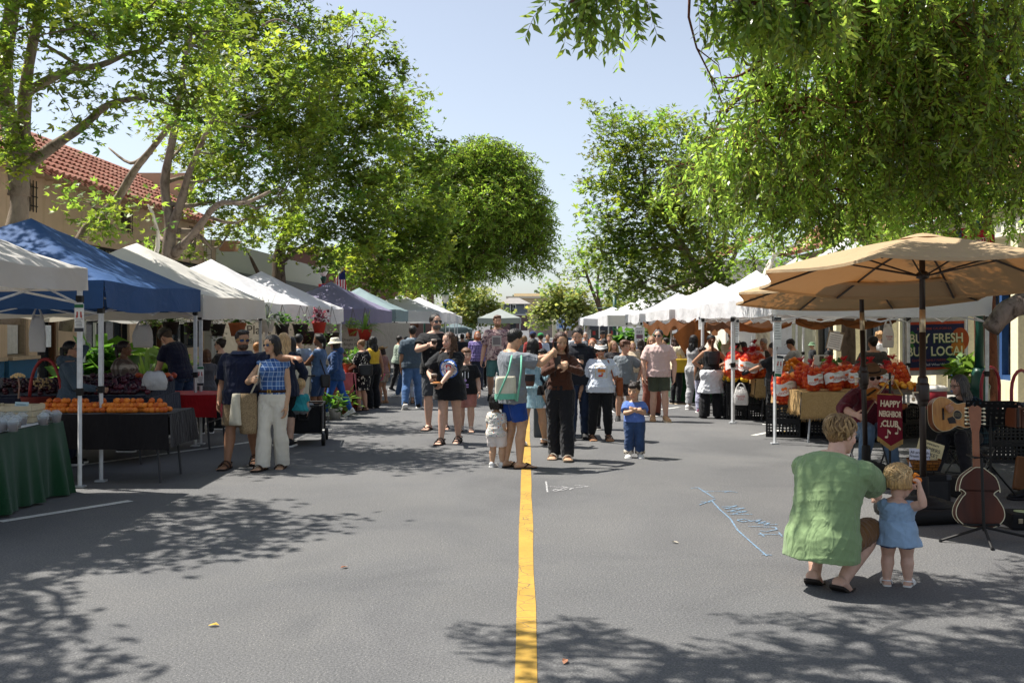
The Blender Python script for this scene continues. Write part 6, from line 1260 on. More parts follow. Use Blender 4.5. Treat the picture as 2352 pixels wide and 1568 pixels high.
far=[(1120,888,766,170,'f','m','4f6a4c','bob','2a1d16','person in olive green tee beside the purple checked shirt'),(1224,905,758,5,'m','t','8a2f2c','cap:26365c','2a211c','person in navy cap and red shirt in the far crowd'),(1242,900,762,3,'m','l','b5c3d3','cap:2f8a4c','3a2c22','man in green cap and pale blue shirt seen from behind'),(1258,885,764,178,'m','a','2c3038','short','14110f','dark haired man in charcoal tee facing the camera far off'),(1205,880,768,0,'f','p','7c8a86','long','8f6c48','light brown haired woman seen from behind in the far crowd'),(1178,872,757,178,'m','p','8f4a4a','short','8a8078','grey haired man in dull red shirt far down the street'),(1062,875,764,20,'m','t','23262b','short','15120f','dark haired man in black under the far grey canopy'),(1075,860,760,175,'f','m','1f2a2c','long','1a1310','woman with long dark hair in dark jacket under the far canopy'),(1048,870,768,150,'f','t','3a3134','bob','1d1512','small figure in plum jacket near the dark teal canopy'),(1036,852,764,185,'f','l','6f7a80','bun','4a3526','small figure in slate top by the left far tents'),(1408,945,778,-160,'f','l','2c2a2c','long','8a6a48','long blonde haired woman in dark top beside the teenage boy'),(1388,925,774,20,'f','m','3b4a66','wavy','1d1613','woman with dark waves and blue jacket behind the visor'),(1400,905,764,170,'m','l','8a6f4c','swept','8d6a42','sandy haired man in ochre jacket near the white far tent'),(1384,888,757,178,'m','t','33363c','cap:1a1b1e','15120f','man in black cap and charcoal jacket far right of the phone reader'),(1452,925,780,185,'f','p','b7a78f','long','a2824f','blonde woman in beige behind the teenage boy'),(1472,918,775,10,'f','m','6d5f54','bob','2c1f18','woman in taupe jacket at the produce table below the signs'),(1345,880,760,176,'m','l','6b7078','short','9a938c','grey haired man in grey jacket behind the black polo'),(1530,905,772,60,'f','a','55604f','bun','1b1512','woman in moss green sweater at the far produce stall'),(1280,868,762,185,'f','m','7f6472','long','2a1b15','woman in mauve in the far middle of the street'),(1318,872,761,0,'m','m','a9adb3','short','2a211c','man in pale grey tee far down the street'),(1300,855,757,178,'m','l','3d5a78','short','5a4636','man in steel blue shirt at the far end of the crowd'),(1150,860,758,5,'f','t','96685a','bob','1e1613','woman in terracotta top far behind the tall man'),(985,872,770,160,'f','l','5d4c66','long','241a15','woman in dusty purple between the tall man and the polo'),(925,868,768,185,'m','l','3f4a56','short','2b231e','man in blue grey shirt under the far left tents'),(805,925,800,150,'f','m','3a3f45','bun','1d1613','plant seller in dark apron behind the pink cloth table'),(1095,850,759,10,'m','m','2d3a34','cap:3a3a3d','1a1512','man in dark green with grey cap far under the canopy')]
for i,(px,py,top,face,sex,sk,c,hs,hc,lab)in enumerate(far):
 kw=WALK if i%3==0 else(WALK2 if i%3==1 else{})
 h=P_('far%d'%i,lab,px,py,top,face,sex,sk,vox=.016,noface=True,**kw);h.top(cloth(c),(.65,1.9)[i%2],-.12,.02,slw=1.2).legs([BLK,DENIM,DENIMD,cloth('6d6658'),GREY][i%5],2,.016,.022)
 if hs.startswith('cap'):h.hair(hc).hat('cap',cloth(hs[4:]))
 else:h.hair(hc,hs,1.1)
 h.shoes('sneaker',SHB,SHW).close()
# ================================================================ STALLS
def ztab(px,py,z):return(CZ-z)*F/(py-HY)
def table(label,x0,x1,y0,y1,z,legm=None,top='6d665c'):
 t=thing('folding_table',label,'table',((x0+x1)/2,(y0+y1)/2,0),0,'stall tables');hx,hy=(x1-x0)/2,(y1-y0)/2;lm=legm or DKST
 b=MB();b.bbox((0,0,z-.02),(hx*2,hy*2,.035),.008);b.build('table_top',mat(top,.6),t)
 for sx in(-1,1):
  for sy in(-1,1):b=MB();b.tube([(sx*(hx-.16),sy*(hy-.08),z-.04),(sx*(hx-.10),sy*(hy-.06),0)],.014,6);b.build('leg',lm,t)
  b=MB();b.tube([(sx*(hx-.13),-hy+.07,z*.5),(sx*(hx-.13),hy-.07,z*.5)],.011,6);b.build('brace',lm,t)
 return t
def cloth_over(name,label,x0,x1,y0,y1,z,drops,m,flare=.10,freq=7.0,seed=0,ground=False,fringe=0,cat='tablecloth',group='stall table cloths'):
 """cloth lying on a table; drops: hang on (-x, +x, -y, +y) sides"""
 rg=random.Random(seed);cx,cy=(x0+x1)/2,(y0+y1)/2;hx,hy=(x1-x0)/2+.012,(y1-y0)/2+.012;zt=z+.004
 b=MB();N=12;b.loft([[(-hx+2*hx*i/N,-hy+2*hy*j/N,zt+.004*math.sin(i*1.7+j))for i in range(N+1)]for j in range(N+1)],False,closed=False)
 ph=[rg.uniform(0,6)for _ in range(8)]
 dm,dp,dn,df=drops
 sides=[((-hx,-hy),(hx,-hy),(0,-1),dn,0),((hx,-hy),(hx,hy),(1,0),dp,1),((hx,hy),(-hx,hy),(0,1),df,2),((-hx,hy),(-hx,-hy),(-1,0),dm,3)]
 for(a,c,nrm,dr,si)in sides:
  if dr<=0:continue
  L=math.hypot(c[0]-a[0],c[1]-a[1]);n=max(10,int(L*26));rows=[]
  for k in range(9):
   u=k/8;row=[]
   for i in range(n+1):
    s=i/n;d=s*L;w=math.sin(d*freq+ph[si])*.6+math.sin(d*freq*2.3+ph[si+1])*.4
    e=(math.exp(-((s)*L/.12))+math.exp(-((1-s)*L/.12)))
    off=.012+flare*u**.9*max(0,.26+.62*w*(1-.5*e)+.5*e)*(1 if u>0 else 0);hem=dr*(1-(.03*w if not ground else 0))*(1+.06*e)
    ex=(s-.5)*2*.05*u*(1 if e>.3 else 0)
    tx,ty=(c[0]-a[0])/L,(c[1]-a[1])/L
    row.append((a[0]+tx*(d+ex*.6)+nrm[0]*off,a[1]+ty*(d+ex*.6)+nrm[1]*off,zt-min(dr*1.03,hem*u)-.01*(u>0)))
   rows.append(row)
  b.loft(rows,False,closed=False)
  if fringe:
   for i in range(n*3):
    s=(i+rg.random())/(n*3);d=s*L;tx,ty=(c[0]-a[0])/L,(c[1]-a[1])/L;o=.02+flare*.4;x,y=a[0]+tx*d+nrm[0]*o,a[1]+ty*d+nrm[1]*o
    ln=fringe*rg.uniform(.5,1.3);b.tube([(x,y,zt-dr*.97),(x+rg.uniform(-.02,.02),y+rg.uniform(-.02,.02),zt-dr-ln)],.003,3,cap=False)
 o=b.build(name,m,None,True);o.location=(cx,cy,0);return tag(o,label,cat,group)
def turf():
 t=NT('green cloth');t.p(.95,.08);t.base(t.ramp(t.noise(160,2),[(.3,lin('0a2a17')),(.6,lin('124a27')),(.8,lin('1b5c32'))]));t.bump(t.noise(260,2),.8,.01);t.b.inputs['Sheen Weight'].default_value=.3;return t.m
TURF=turf()
BURL=blotch('a9895a',['8d6e45','bfa070'],120,.52,name='burlap',stretch=(1,1,1))
table('folding table hidden under the green cloth',-5.42,-4.66,7.5,9.95,.72)
cloth_over('tablecloth','dark green plush cloth hanging to the ground at the near left table',-5.42,-4.66,7.5,9.95,.72,(.5,.69,.5,.70),TURF,.17,13,3,True)
b=MB();b.bbox((-4.95,8.7,.733),(.55,2.1,.006),.002);tag(b.build('paper_sheet',mat('cfd3d6',.6)),'white paper sheet spread on the green cloth under the plastic cups','paper')
CUPM=NT('clear plastic');CUPM.p(.15,.5);CUPM.base((.75,.8,.82));tr_=CUPM.n('BsdfTransparent',i_Color=(.9,.93,.95));ms_=CUPM.n('MixShader',i_0=.68,i_1=CUPM.b.outputs[0],i_2=tr_.outputs[0]);CUPM.set(CUPM.out.inputs[0],ms_.outputs[0]);CUPM=CUPM.m
def cup(x,y,z,label,sc=1.0,dome=True):
 t=thing('plastic_cup',label,'plastic cup',(x,y,z),0,'clear lidded cups on the green cloth')
 b=MB();b.lathe([(.040*sc,0),(.052*sc,.075*sc),(.055*sc,.08*sc)],14);b.build('cup',CUPM,t,True)
 b=MB();b.lathe([(.057*sc,.08*sc),(.058*sc,.088*sc),(.045*sc,.10*sc),(.03*sc,.118*sc),(.012*sc,.122*sc)]if dome else[(.057*sc,.08*sc),(.058*sc,.088*sc),(.05*sc,.092*sc)],14);b.build('lid',CUPM,t,True)
 b=MB();b.lathe([(.036*sc,.005),(.047*sc,.05*sc),(.02,.06*sc)],12);b.build('contents',mat('6a4a44',.7),t,True);return t
labs='clear lidded cup of dried fruit on the white paper of the green table'
for i in range(5):
 for j in range(4):
  if(i+j)%7!=5:cup(-5.02+i*.112+rnd.uniform(-.01,.01),8.95+j*.27-i*.02,.737,labs)
for k,(x,y)in enumerate(((-5.0,9.3),(-4.88,9.62),(-4.96,9.0))):
 t=thing('price_card','pale blue price card standing among the clear cups','card',(x,y,.84),R(-20),'price cards among the cups');b=MB();b.bbox((0,0,.05),(.17,.004,.10),.001,rot=Euler((R(-12),0,0)));b.build('card',mat('a9c4cd',.5),t);b=MB()
 for q in range(3):b.box((-.01*q,-.004,.075-q*.022),(.12-.02*q,.003,.006),rot=Euler((R(-12),0,0)))
 b.build('text_lines',mat('5d7d8a',.6),t)
def crate(name,label,x,y,z,w,d,h,m,rz=0,n=7,rows=3,solid=0.0,group=None):
 b=MB();th=.012
 for sx in(-1,1):
  for sy in(-1,1):b.box((sx*(w/2-.015),sy*(d/2-.015),h/2),(.03,.03,h))
 for(ax,L,off)in((0,w,d/2),(1,d,w/2)):
  for sg in(-1,1):
   def pt(u,z_):return(u,sg*(off-th/2-.001*ax),z_)if ax==0 else(sg*(off-th/2-.001),u,z_)
   def dim(a,c):return(a,th,c)if ax==0 else(th,a,c)
   b.box(pt(0,h-.018),dim(L-.062,.036));b.box(pt(0,.02),dim(L-.062,.04))
   for r_ in range(1,rows):b.box(pt(0,.04+(h-.076)*r_/rows),dim(L-.062,.012+solid))
   for k in range(n):b.box(tuple(q*(.994 if i==(1-ax)else 1)for i,q in enumerate(pt(-L/2+.05+(L-.1)*k/(n-1),h/2))),dim(.014+solid,h-.08))
 b.box((0,0,.012),(w-.04,d-.04,.012))
 o=b.build(name,m);o.location=(x,y,z);o.rotation_euler.z=rz;return tag(o,label,'crate',group)
CRB=mat('141416',.55,.35);CRW=mat('d3d2cc',.6);WOODC=mat('cbbd9f',.75)
def wood_crate(label,x,y,z,w,d,h,rz=0,m=WOODC,group=None):
 b=MB()
 for sx in(-1,1):
  for k in range(3):b.box((sx*(w/2),0,h*(k+.5)/3),(.01,d,h/3-.008))
 for sy in(-1,1):
  for k in range(3):b.box((0,sy*(d/2),h*(k+.5)/3),(w-.012,.01,h/3-.008))
 for sx in(-1,1):
  for sy in(-1,1):b.box((sx*(w/2-.02),sy*(d/2-.02),h/2+.004),(.024,.024,h))
 b.box((0,0,.006),(w-.02,d-.02,.01));o=b.build('wooden_crate',m);o.location=(x,y,z);o.rotation_euler.z=rz;return tag(o,label,'crate',group)
wc=wood_crate('whitewashed slatted crate with a green label on the green cloth',-4.98,9.72,.737,.42,.30,.17,R(4))
p=W(42,900,10.0)
SUC=mat('c7a878',.7);STM=mat('8a6a5a',.7)
for k,(px,py,Y,n)in enumerate([(42,868,9.72,26),(88,884,12.0,22),(108,886,12.1,24)]):
 c=W(px,py,Y);t=thing('dried_flower',['pale dried flower head on a stalk in the whitewashed crate','dried succulent bloom beside the red hoop handle','second dried succulent bloom, further from the red hoop'][k],'dried flower',(c.x,Y,c.z-.2));b=MB();b.tube([(0,0,0),(.01,0,.12),(0,0,.2)],.008,5);b.build('stem',STM,t);b=MB()
 for q in range(n):a=q*2.4;r_=.012*math.sqrt(q);b.sph((math.cos(a)*r_,math.sin(a)*r_,.21+.03*(1-q/n)+(.05*math.sin(q*1.3)if k else 0)),.013,5)
 b.build('flower_head',SUC,t)
table('folding table under the black cloth with apricots',-5.75,-3.80,10.55,11.3,.735)
cloth_over('tablecloth','black cloth hanging over the apricot table',-5.75,-3.80,10.55,11.3,.735,(.0,.34,.36,.30),cloth('1a1719',.15),.05,5,5)
def fruit_mesh(r,m,squash=.94,dimple=True,n=12,name='fruit'):
 b=MB();b.sph((0,0,0),(r,r,r*squash),n);o=b.build(name,m,None,True)
 if dimple:
  for v in o.data.vertices:
   q=math.hypot(v.co.x,v.co.y)
   if v.co.z>0:v.co.z-=r*.22*math.exp(-(q/(r*.3))**2)
   v.co*=1+.02*math.sin(v.co.x*90+v.co.z*60)
 return o
def fruitm(c1,c2,rough=.5,spec=.35,sc=12):
 t=NT('fruit skin');t.p(rough,spec);oi=t.n('ObjectInfo').outputs['Random'];n=t.math('ADD',t.math('MULTIPLY',t.noise(sc,3),.55),t.math('MULTIPLY',oi,.5));t.base(t.ramp(n,[(.3,lin(c1)),(.75,lin(c2))]));t.bump(t.noise(140,2),.12,.003);return t.m
def scatter(proto,pts,name,label,cat,group,rg,smin=.88,smax=1.1):
 for i,p in enumerate(pts):
  o=proto if i==0 else proto.copy()
  if i:COL.objects.link(o)
  o.name=name;o.location=p;o.rotation_euler=(rg.uniform(-.6,.6),rg.uniform(-.6,.6),rg.uniform(0,6));s=rg.uniform(smin,smax);o.scale=(s,s,s)
  tag(o,label,cat,group)
rg=random.Random(5)
pts=[]
for layer in range(3):
 for i in range(40-layer*3):
  for j in range(3-layer):
   x=-5.25+layer*.05+i*(1.42-layer*.1)/(40-layer*3);r=.032
   if rg.random()<.88-(.35 if layer==2 else 0):pts.append((x+rg.uniform(-.012,.012),10.66+j*.066+layer*.04+rg.uniform(-.01,.01),.735+.036+layer*.046))
scatter(fruit_mesh(.034,fruitm('b8531a','e0842c')),pts[:200],'apricot','ripe orange apricot heaped on the black cloth','apricot','apricots on the black cloth table',rg)
table('folding table under the navy cloth with plums',-7.0,-4.55,11.95,13.0,.80)
cloth_over('tablecloth','navy cloth over the plum table',-7.0,-4.55,11.95,13.0,.80,(0,.5,.42,.3),cloth('1a1e2e',.15),.04,5,6)
b=MB();b.prism([(11.98,.806),(12.98,.806),(12.98,.99),(11.98,.83)],-2.4,0,0,Matrix(((0,0,1,-4.58),(1,0,0,0),(0,1,0,0),(0,0,0,1))));tag(b.build('display_ramp',cloth('1a1e2e',.15)),'sloping navy covered display board under the plums','display board')
pts=[]
for i in range(58):
 for j in range(11):
  x=-5.62+i*.0185*1.0;y=12.02+j*.083
  if i%3==j%3 and rg.random()<.96:pts.append((x+rg.uniform(-.012,.012),y+rg.uniform(-.012,.012),.83+(y-11.98)*.16+.034+(.04 if rg.random()<.28 else 0)))
PLM=fruitm('2a1018','5c2230',.38,.5);scatter(fruit_mesh(.036,PLM),pts[:215],'plum','dark red plum laid out in rows on the sloping navy display','plum','plums on the navy display',rg)
pts=[(-6.55+rg.uniform(0,.85),12.0+rg.uniform(0,.55),0)for _ in range(110)];pts=[(x,y,.83+(y-11.98)*.16+.02+rg.uniform(0,.07))for x,y,_ in pts]
scatter(fruit_mesh(.034,fruitm('1d0b10','4a1620',.35,.5)),pts,'cherry_plum','small dark cherry plum in the heap by the red hoop handle','cherry plum','heap of dark cherry plums',rg)
pts=[(-4.95+rg.uniform(0,.36),12.55+rg.uniform(0,.42),.95+rg.uniform(0,.09))for _ in range(46)]
scatter(fruit_mesh(.04,fruitm('8d2f1e','c8602a')),pts,'peach','red and orange peach in the heap at the end of the plum table','peach','peaches beside the plums',rg)
b=MB();b.tube([W(72,930,11.9)+Vector((.19*math.cos(PI-PI*k/14)+.19-.02,0,.10+(.45*math.sin(PI*k/14))))for k in range(15)],.02,8);t=thing('hoop_basket','red hoop handled basket among the dark cherry plums','basket',W(88,930,11.9));
o=b.build('hoop_handle',mat('8e2f2e',.5),t,True,world=True);b=MB();b.lathe([(.15,-.06),(.2,.1),(.205,.11),(.19,.1)],18);b.build('basket_body',mat('6b2a24',.7),t,True)
for k,(px,py,Y,w,h)in enumerate([(170,888,12.95,.26,.13),(200,886,13.0,.22,.14),(230,884,13.05,.24,.12),(132,906,12.7,.14,.09)]):
 c=W(px,py,Y);wood_crate(['small whitewashed box on the plum table beside the hoodie woman','white slatted box beside the tent pole on the plum table','long white box before the plaid shirted woman','tiny white punnet box beside the dried blooms'][k],c.x,Y,c.z,w,.2,h,m=mat('c9c4b8',.75),group='white boxes on the plum table')
POLY=NT('thin white plastic');POLY.p(.35,.4);POLY.base(lin('e6e4e2'));tl_=POLY.n('BsdfTranslucent',i_Color=(.9,.88,.85));ms_=POLY.n('MixShader',i_0=.4,i_1=POLY.b.outputs[0],i_2=tl_.outputs[0]);POLY.set(POLY.out.inputs[0],ms_.outputs[0]);POLY.bump(POLY.noise(22,3,None,.6,2),.7,.03);POLY=POLY.m
def plastic_bag(label,c,w,h,rz=0,full=.35,text=None,seed=0):
 t=thing('plastic_bag',label,'plastic bag',c,rz,'white plastic carrier bags');b=MB();rings=[];rg=random.Random(seed)
 for k in range(12):
  u=k/11;z=h*u;wd=w/2*(.92+.12*math.sin(PI*u)-.30*u**3);dp=w*full*(.25+.75*math.sin(PI*(u*.8+.12)))*(1-.7*max(0,u-.7)/.3)
  rings.append([(wd*math.cos(2*PI*j/22)*(1+.05*math.sin(j*3.1+k*.9)),dp/2*math.sin(2*PI*j/22)*(1+.2*math.sin(j*2.3+k*1.3+seed)),z+.015*math.sin(j*1.7+seed)*u)for j in range(22)])
 b.loft(rings);b.build('bag_body',POLY,t,True);b=MB()
 for sx in(-1,1):b.tube([(sx*w*.26,.01,h*.9),(sx*w*.24,0,h*1.06),(sx*w*.12,0,h*1.2),(0,0,h*1.24)],[.022,.014,.010,.006],6)
 if seed!=1:b.build('bag_handles',POLY,t,True)
 if text:text_obj('print',text,w*.19,mat('b8434a',.6),t,(0,-w*full*.52,h*.42),ext=.001)
 return t
c=W(355,884,12.1);plastic_bag('white plastic bag holding plums, set among the plums',(c.x,12.1,c.z-.06),.30,.22,0,.6,seed=1)
c=W(328,798,13.6);plastic_bag('white plastic bag hanging under the cream tent edge',(c.x,13.6,c.z),.26,.30,R(20),.3,seed=2)
c=W(86,808,11.8);plastic_bag('pale plastic bag hanging under the blue tent near the window',(c.x,11.8,c.z),.22,.42,R(-10),.3,seed=3)
table('folding table under the red cloth',-6.0,-4.15,13.3,14.1,.74)
cloth_over('tablecloth','bright red cloth on the table behind the apricots',-6.0,-4.15,13.3,14.1,.74,(0,.28,.28,.2),cloth('a3161d',.15),.08,6,8)
p=Gd(585,978);crate('milk_crate','white plastic crate on the road behind the couple',p.x,p.y,0,.42,.32,.28,CRW,R(6),6,3)
p=Gd(230,1040);wood_crate('pale box on the road under the apricot table',p.x-.1,11.8,0,.4,.3,.22,m=mat('b9b7b2',.7))
table('folding table under the pink cloth',-5.1,-3.3,18.9,19.9,.74)
cloth_over('tablecloth','pink cloth on the plant table',-5.1,-3.3,18.9,19.9,.74,(0,.45,.45,.2),cloth('c4636b',.12),.07,6,9)
PLG=[leaf_mat((.05,.13,.03),(.12,.28,.03)),leaf_mat((.12,.22,.06),(.25,.4,.06)),leaf_mat((.10,.03,.05),(.2,.05,.07)),leaf_mat((.16,.2,.14),(.25,.3,.18))]
POTS=[mat('a8382c',.6),mat('2a2523',.6),mat('c9c6be',.6),mat('9c5a3a',.8)];HANG=mat('5a554e',.5)
def plant(label,c,kind,pot,sc=1.0,hang=0.0,seed=0,cat='potted plant',group='plants of the plant stall',lm=0,n=60):
 rg=np.random.default_rng(seed);t=thing('hanging_plant' if hang else 'potted_plant',label,cat,c,0,group);b=MB();b.lathe([(.075*sc,0),(.105*sc,.14*sc),(.112*sc,.15*sc),(.11*sc,.17*sc),(.09*sc,.165*sc)],14);b.build('pot',POTS[pot],t,True)
 if hang:
  b=MB()
  for a in(0,2.1,4.2):b.tube([(math.cos(a)*.11*sc,math.sin(a)*.11*sc,.16*sc),(0,0,.16*sc+hang)],.004,4,cap=False)
  b.build('hanger',HANG,t)
 N=n
 if kind=='spike':
  V=[]
  b=MB()
  for k in range(N):
   a=rg.uniform(0,6.28);el=rg.uniform(.25,1.3);L=.38*sc*rg.uniform(.6,1.1);d=Vector((math.cos(a)*math.cos(el),math.sin(a)*math.cos(el),math.sin(el)));s=d.cross(Vector((0,0,1))).normalized()*.012*sc;P=[Vector((0,0,.15*sc))+d*L*u+Vector((0,0,-.55*L*u*u*(1 if el<1 else .3)))for u in(0,.35,.7,1)]
   b.loft([[p-s*w,p+Vector((0,0,-.004)),p+s*w]for p,w in zip(P,(.8,1.2,.9,.1))],False,closed=False)
  o=b.build('leaves',PLG[lm],t);setcol(o.data,np.ones((len(o.data.vertices),3)))
 else:
  r={'bush':(.16,.16,.13),'trail':(.15,.15,.22),'big':(.20,.20,.16)}[kind];pts=blob_points(rg,(0,0,(.25 if kind!='trail' else .12)*sc),[q*sc for q in r],N)
  sz={'bush':.085,'trail':.055,'big':.20}[kind]*sc;e,s,nn=orient(N,.8,rg);v,k=leaf_verts(pts,e,s,nn,sz*rg.uniform(.6,1.2,N),np.array([[[0,0],[.34,.35],[0,1],[-.34,.35]]],dtype=np.float32))
  tc=rg.uniform(.6,1.4,(N,1));col=np.repeat(np.concatenate([tc,tc,tc,np.ones((N,1))],1),k,0);np_mesh('leaves',v,np.arange(len(v)),4,PLG[lm],t,col=col)
  b=MB()
  for p in pts[:14]:b.tube([(0,0,.14*sc),tuple(p)],.004,3,cap=False)
  b.build('stems',STM,t)
 return t
HP=[(392,768,15.2,'spike',1,1.0,0,'spiky bromeliad hanging in a dark pot beside the helmeted man'),(468,760,15.6,'bush',1,1.0,2,'dark red leafed plant hanging at the cream tent'),(500,772,16.0,'trail',1,1.0,3,'grey green trailing plant in a dark hanging pot'),(440,765,16.0,'trail',1,.9,1,'small trailing plant hung behind the tent pole'),(545,772,16.6,'bush',3,1.15,0,'leafy green plant hanging above the couple'),(612,762,17.4,'spike',2,1.2,3,'spider plant hanging over the plaid shirted woman'),(648,770,17.8,'bush',1,1.0,0,'dense green plant hung right of the spider plant'),(690,772,18.6,'trail',1,1.2,0,'trailing ivy hanging by the grey tee man'),(733,765,19.2,'bush',0,1.1,2,'purple leafed plant in a red pot hanging at the tent corner'),(762,790,19.8,'trail',1,1.2,0,'long trailing vine hanging behind the bucket hat'),(838,782,21,'spike',0,1.2,1,'red potted plant hanging at the white tent leg'),(810,772,21.5,'bush',0,.9,1,'small plant in a red pot hung near the purple tent'),(345,775,15.4,'bush',1,.9,1,'bright green plant behind the plastic bag'),(705,790,20,'trail',1,1.3,1,'vine curtain hanging deep in the plant stall')]
for k,(px,py,Y,kind,pot,sc_,lm,lab)in enumerate(HP):
 c=W(px,py,Y);plant(lab,(c.x,Y,c.z),kind,pot,sc_*1.15,max(.12,2.02-c.z-.17*sc_),100+k,lm=lm,n=80 if kind!='spike' else 46)
TP=[(800,852,19.3,'bush',3,1.0,0),(815,846,19.6,'bush',1,1.1,0),(785,845,19.6,'bush',1,1.0,2),(825,835,19.8,'spike',1,1.2,0),(800,832,19.8,'bush',2,1.2,1),(770,838,19.7,'trail',1,1.1,3)]
TL=['fern in a clay pot on the front of the pink table','dark bushy plant on the pink table by the printed dress','purple leafed plant on the pink table','spiky plant at the back of the pink table','light green plant in a white pot at the back of the pink table','grey leafed plant in a dark pot on the pink table end']
for k,(px,py,Y,kind,pot,sc_,lm)in enumerate(TP):c=W(px,0,Y);plant(TL[k],(max(-5.0,min(-3.42,c.x)),Y,.75),kind,pot,sc_,0,200+k,lm=lm)
for k,(px,py,pot,lab)in enumerate([(795,950,3,'large glossy leafed plant on the road in front of the pink table'),(748,948,3,'broad leafed plant on the road behind the denim shorts'),(770,962,2,'plant in a white pot on the road beside the blue leggings'),(812,942,0,'green plant in a red pot at the foot of the pink table')]):p=Gd(px,py);plant(lab,(p.x,p.y,0),'big',pot,1.15,0,300+k,lm=(1,0,0,1)[k],n=34)
for k,(px,py,Y,sc_,lab)in enumerate([(240,820,17.5,3.0,'tall leafy shrub by the shop door behind the plaid shirt'),(370,800,19,2.6,'leafy shrub behind the helmeted man'),(335,850,17,2.2,'agave like spiky plant in a white pot behind the plums')]):
 c=W(px,py,Y);plant(lab,(c.x,Y,.14 if k<2 else .3),'big' if k<2 else 'spike',2,sc_,0,400+k,lm=1 if k else 0,n=160 if k<2 else 26,group='plants by the left shops')
tree('street_tree','pale tree trunk standing behind the plum stall plants',[([W(330,900,20),W(332,780,20),W(335,640,20)],.17,.12)],[BL(340,470,20,.6,.5)],LEAF['plane'],B_PALE,per=14,seed=91,size=.16)
c=W(625,778,20.8);t=thing('cloth_banner','cream cloth banner lettered for succulents and plants behind the stall','banner',(c.x,20.85,c.z));b=MB();b.bbox((0,0,0),(2.1,.012,.75),.003);b.build('cloth',cloth('cfc8ba',.05),t)
text_obj('lettering','Succulents & plants',.15,mat('8a8378',.7),t,(.1,-.01,-.05));text_obj('lettering','plant Love',.13,mat('8a8378',.7),t,(.15,-.01,-.25));text_obj('lettering','Plant Ma',.26,mat('57504a',.7),t,(-.1,-.01,.18))
c=W(860,790,29.5);t=thing('cloth_banner','wide cream sidewall with small dark writing under the purple tent','banner',(c.x-.3,30,c.z));b=MB();b.bbox((0,0,0),(2.6,.012,1.25),.003);b.build('cloth',cloth('c4bcae',.05),t)
for k,s in enumerate(('Dream Catchers','Bright Flowers','Wind Chimes','Plant Hangers')):text_obj('lettering',s,.12,mat('5d564e',.7),t,(-.35,-.01,.12-k*.14))
c=W(895,800,36);t=thing('cloth_banner','pale printed hanging with dark scroll beneath the teal tent','banner',(c.x,36,c.z));b=MB();b.bbox((0,0,0),(1.0,.012,1.1),.003);b.build('cloth',cloth('d3cbbd',.05),t);b=MB();b.tube([(.2+.1*math.sin(k*.9),-.012,-.4+k*.09)for k in range(10)],.012,5);b.build('scroll',mat('4f4840',.7),t)
p=Gd(702,1016);t=thing('folding_wagon','black folding wagon carrying the blond toddler','wagon',(p.x,p.y,0),R(8));wm_=cloth('1d1d20');b=MB()
for sx in(-1,1):b.bbox((sx*.23,0,.36),(.012,.72,.34),.004)
for sy in(-1,1):b.bbox((0,sy*.36,.36),(.45,.012,.34),.004)
b.box((0,0,.19),(.45,.71,.014));b.build('fabric_tub',wm_,t)
b=MB()
for sx in(-1,1):
 b.tube([(sx*.245,-.38,.55),(sx*.245,.38,.55)],.014,6)
 for sy in(-1,1):b.tube([(sx*.245,sy*.375,.16),(sx*.245,sy*.375,.55)],.014,6)
for sy in(-1,1):b.tube([(-.245,sy*.38,.55),(.245,sy*.38,.55)],.014,6);b.tube([(-.245,sy*.38,.18),(.245,sy*.38,.18)],.012,6)
b.build('frame',BLACKP,t)
b=MB();b.tube([(-.08,-.372,.48),(-.06,-.38,.36),(.06,-.38,.36),(.08,-.372,.48)],.012,5);b.build('carry_strap',cloth('2b2b2e'),t)
for sx in(-1,1):
 for sy in(-1,1):
  b=MB();M_=Matrix.Translation((sx*.27,sy*.36,.085))@Matrix.Rotation(R(90),4,'Y');b.lathe([(.04,-.024),(.08,-.024),(.085,-.016),(.085,.016),(.08,.024),(.04,.024)],18,0,M=M_);w_=b.build('wheel',BLACKP,t,True);b=MB();b.lathe([(.006,-.03),(.03,-.028),(.03,.028),(.006,.03)],12,0,M=M_);b.build('hub',DKST,w_)
b=MB();b.tube([(0,.38,.3),(0,.75,.62),(0,.95,.9)],.012,6);b.tube([(-.07,.95,.9),(.07,.95,.9)],.014,6);b.build('handle',BLACKP,t)
table('folding table under the burlap with sacks of oranges',3.92,6.1,14.15,15.75,.72,STEEL)
cloth_over('burlap_cover','fringed burlap hanging from the orange table',3.92,5.2,14.15,15.75,.72,(.30,0,.36,.1),BURL,.03,8,11,fringe=.05)
table('folding table under the burlap with the second group of sacks',3.95,5.2,17.1,18.0,.74,DKST)
cloth_over('burlap_cover','short burlap cover below the second group of orange sacks',3.95,5.2,17.1,18.0,.74,(.26,0,.30,.1),BURL,.03,8,12,fringe=.05)
NET=NT('red net');NET.p(.6,.2);NET.base(lin('c8202a'));u_=NET.n('SeparateXYZ',i_0=NET.co())
an=NET.math('ARCTAN2',u_.outputs[1],u_.outputs[0]);g1=NET.math('ABSOLUTE',NET.math('SINE',NET.math('ADD',NET.math('MULTIPLY',an,17),NET.math('MULTIPLY',u_.outputs[2],90))));g2=NET.math('ABSOLUTE',NET.math('SINE',NET.math('SUBTRACT',NET.math('MULTIPLY',an,17),NET.math('MULTIPLY',u_.outputs[2],90))))
ln=NET.math('MAXIMUM',NET.math('LESS_THAN',g1,.32),NET.math('LESS_THAN',g2,.32));tr_=NET.n('BsdfTransparent');ms_=NET.n('MixShader',i_0=NET.math('MULTIPLY',ln,.72),i_1=tr_.outputs[0],i_2=NET.b.outputs[0]);NET.set(NET.out.inputs[0],ms_.outputs[0]);NET=NET.m
REDK=mat('b3202a',.7);LABW=mat('dcd8d4',.55);ORT=mat('c2562a',.6)
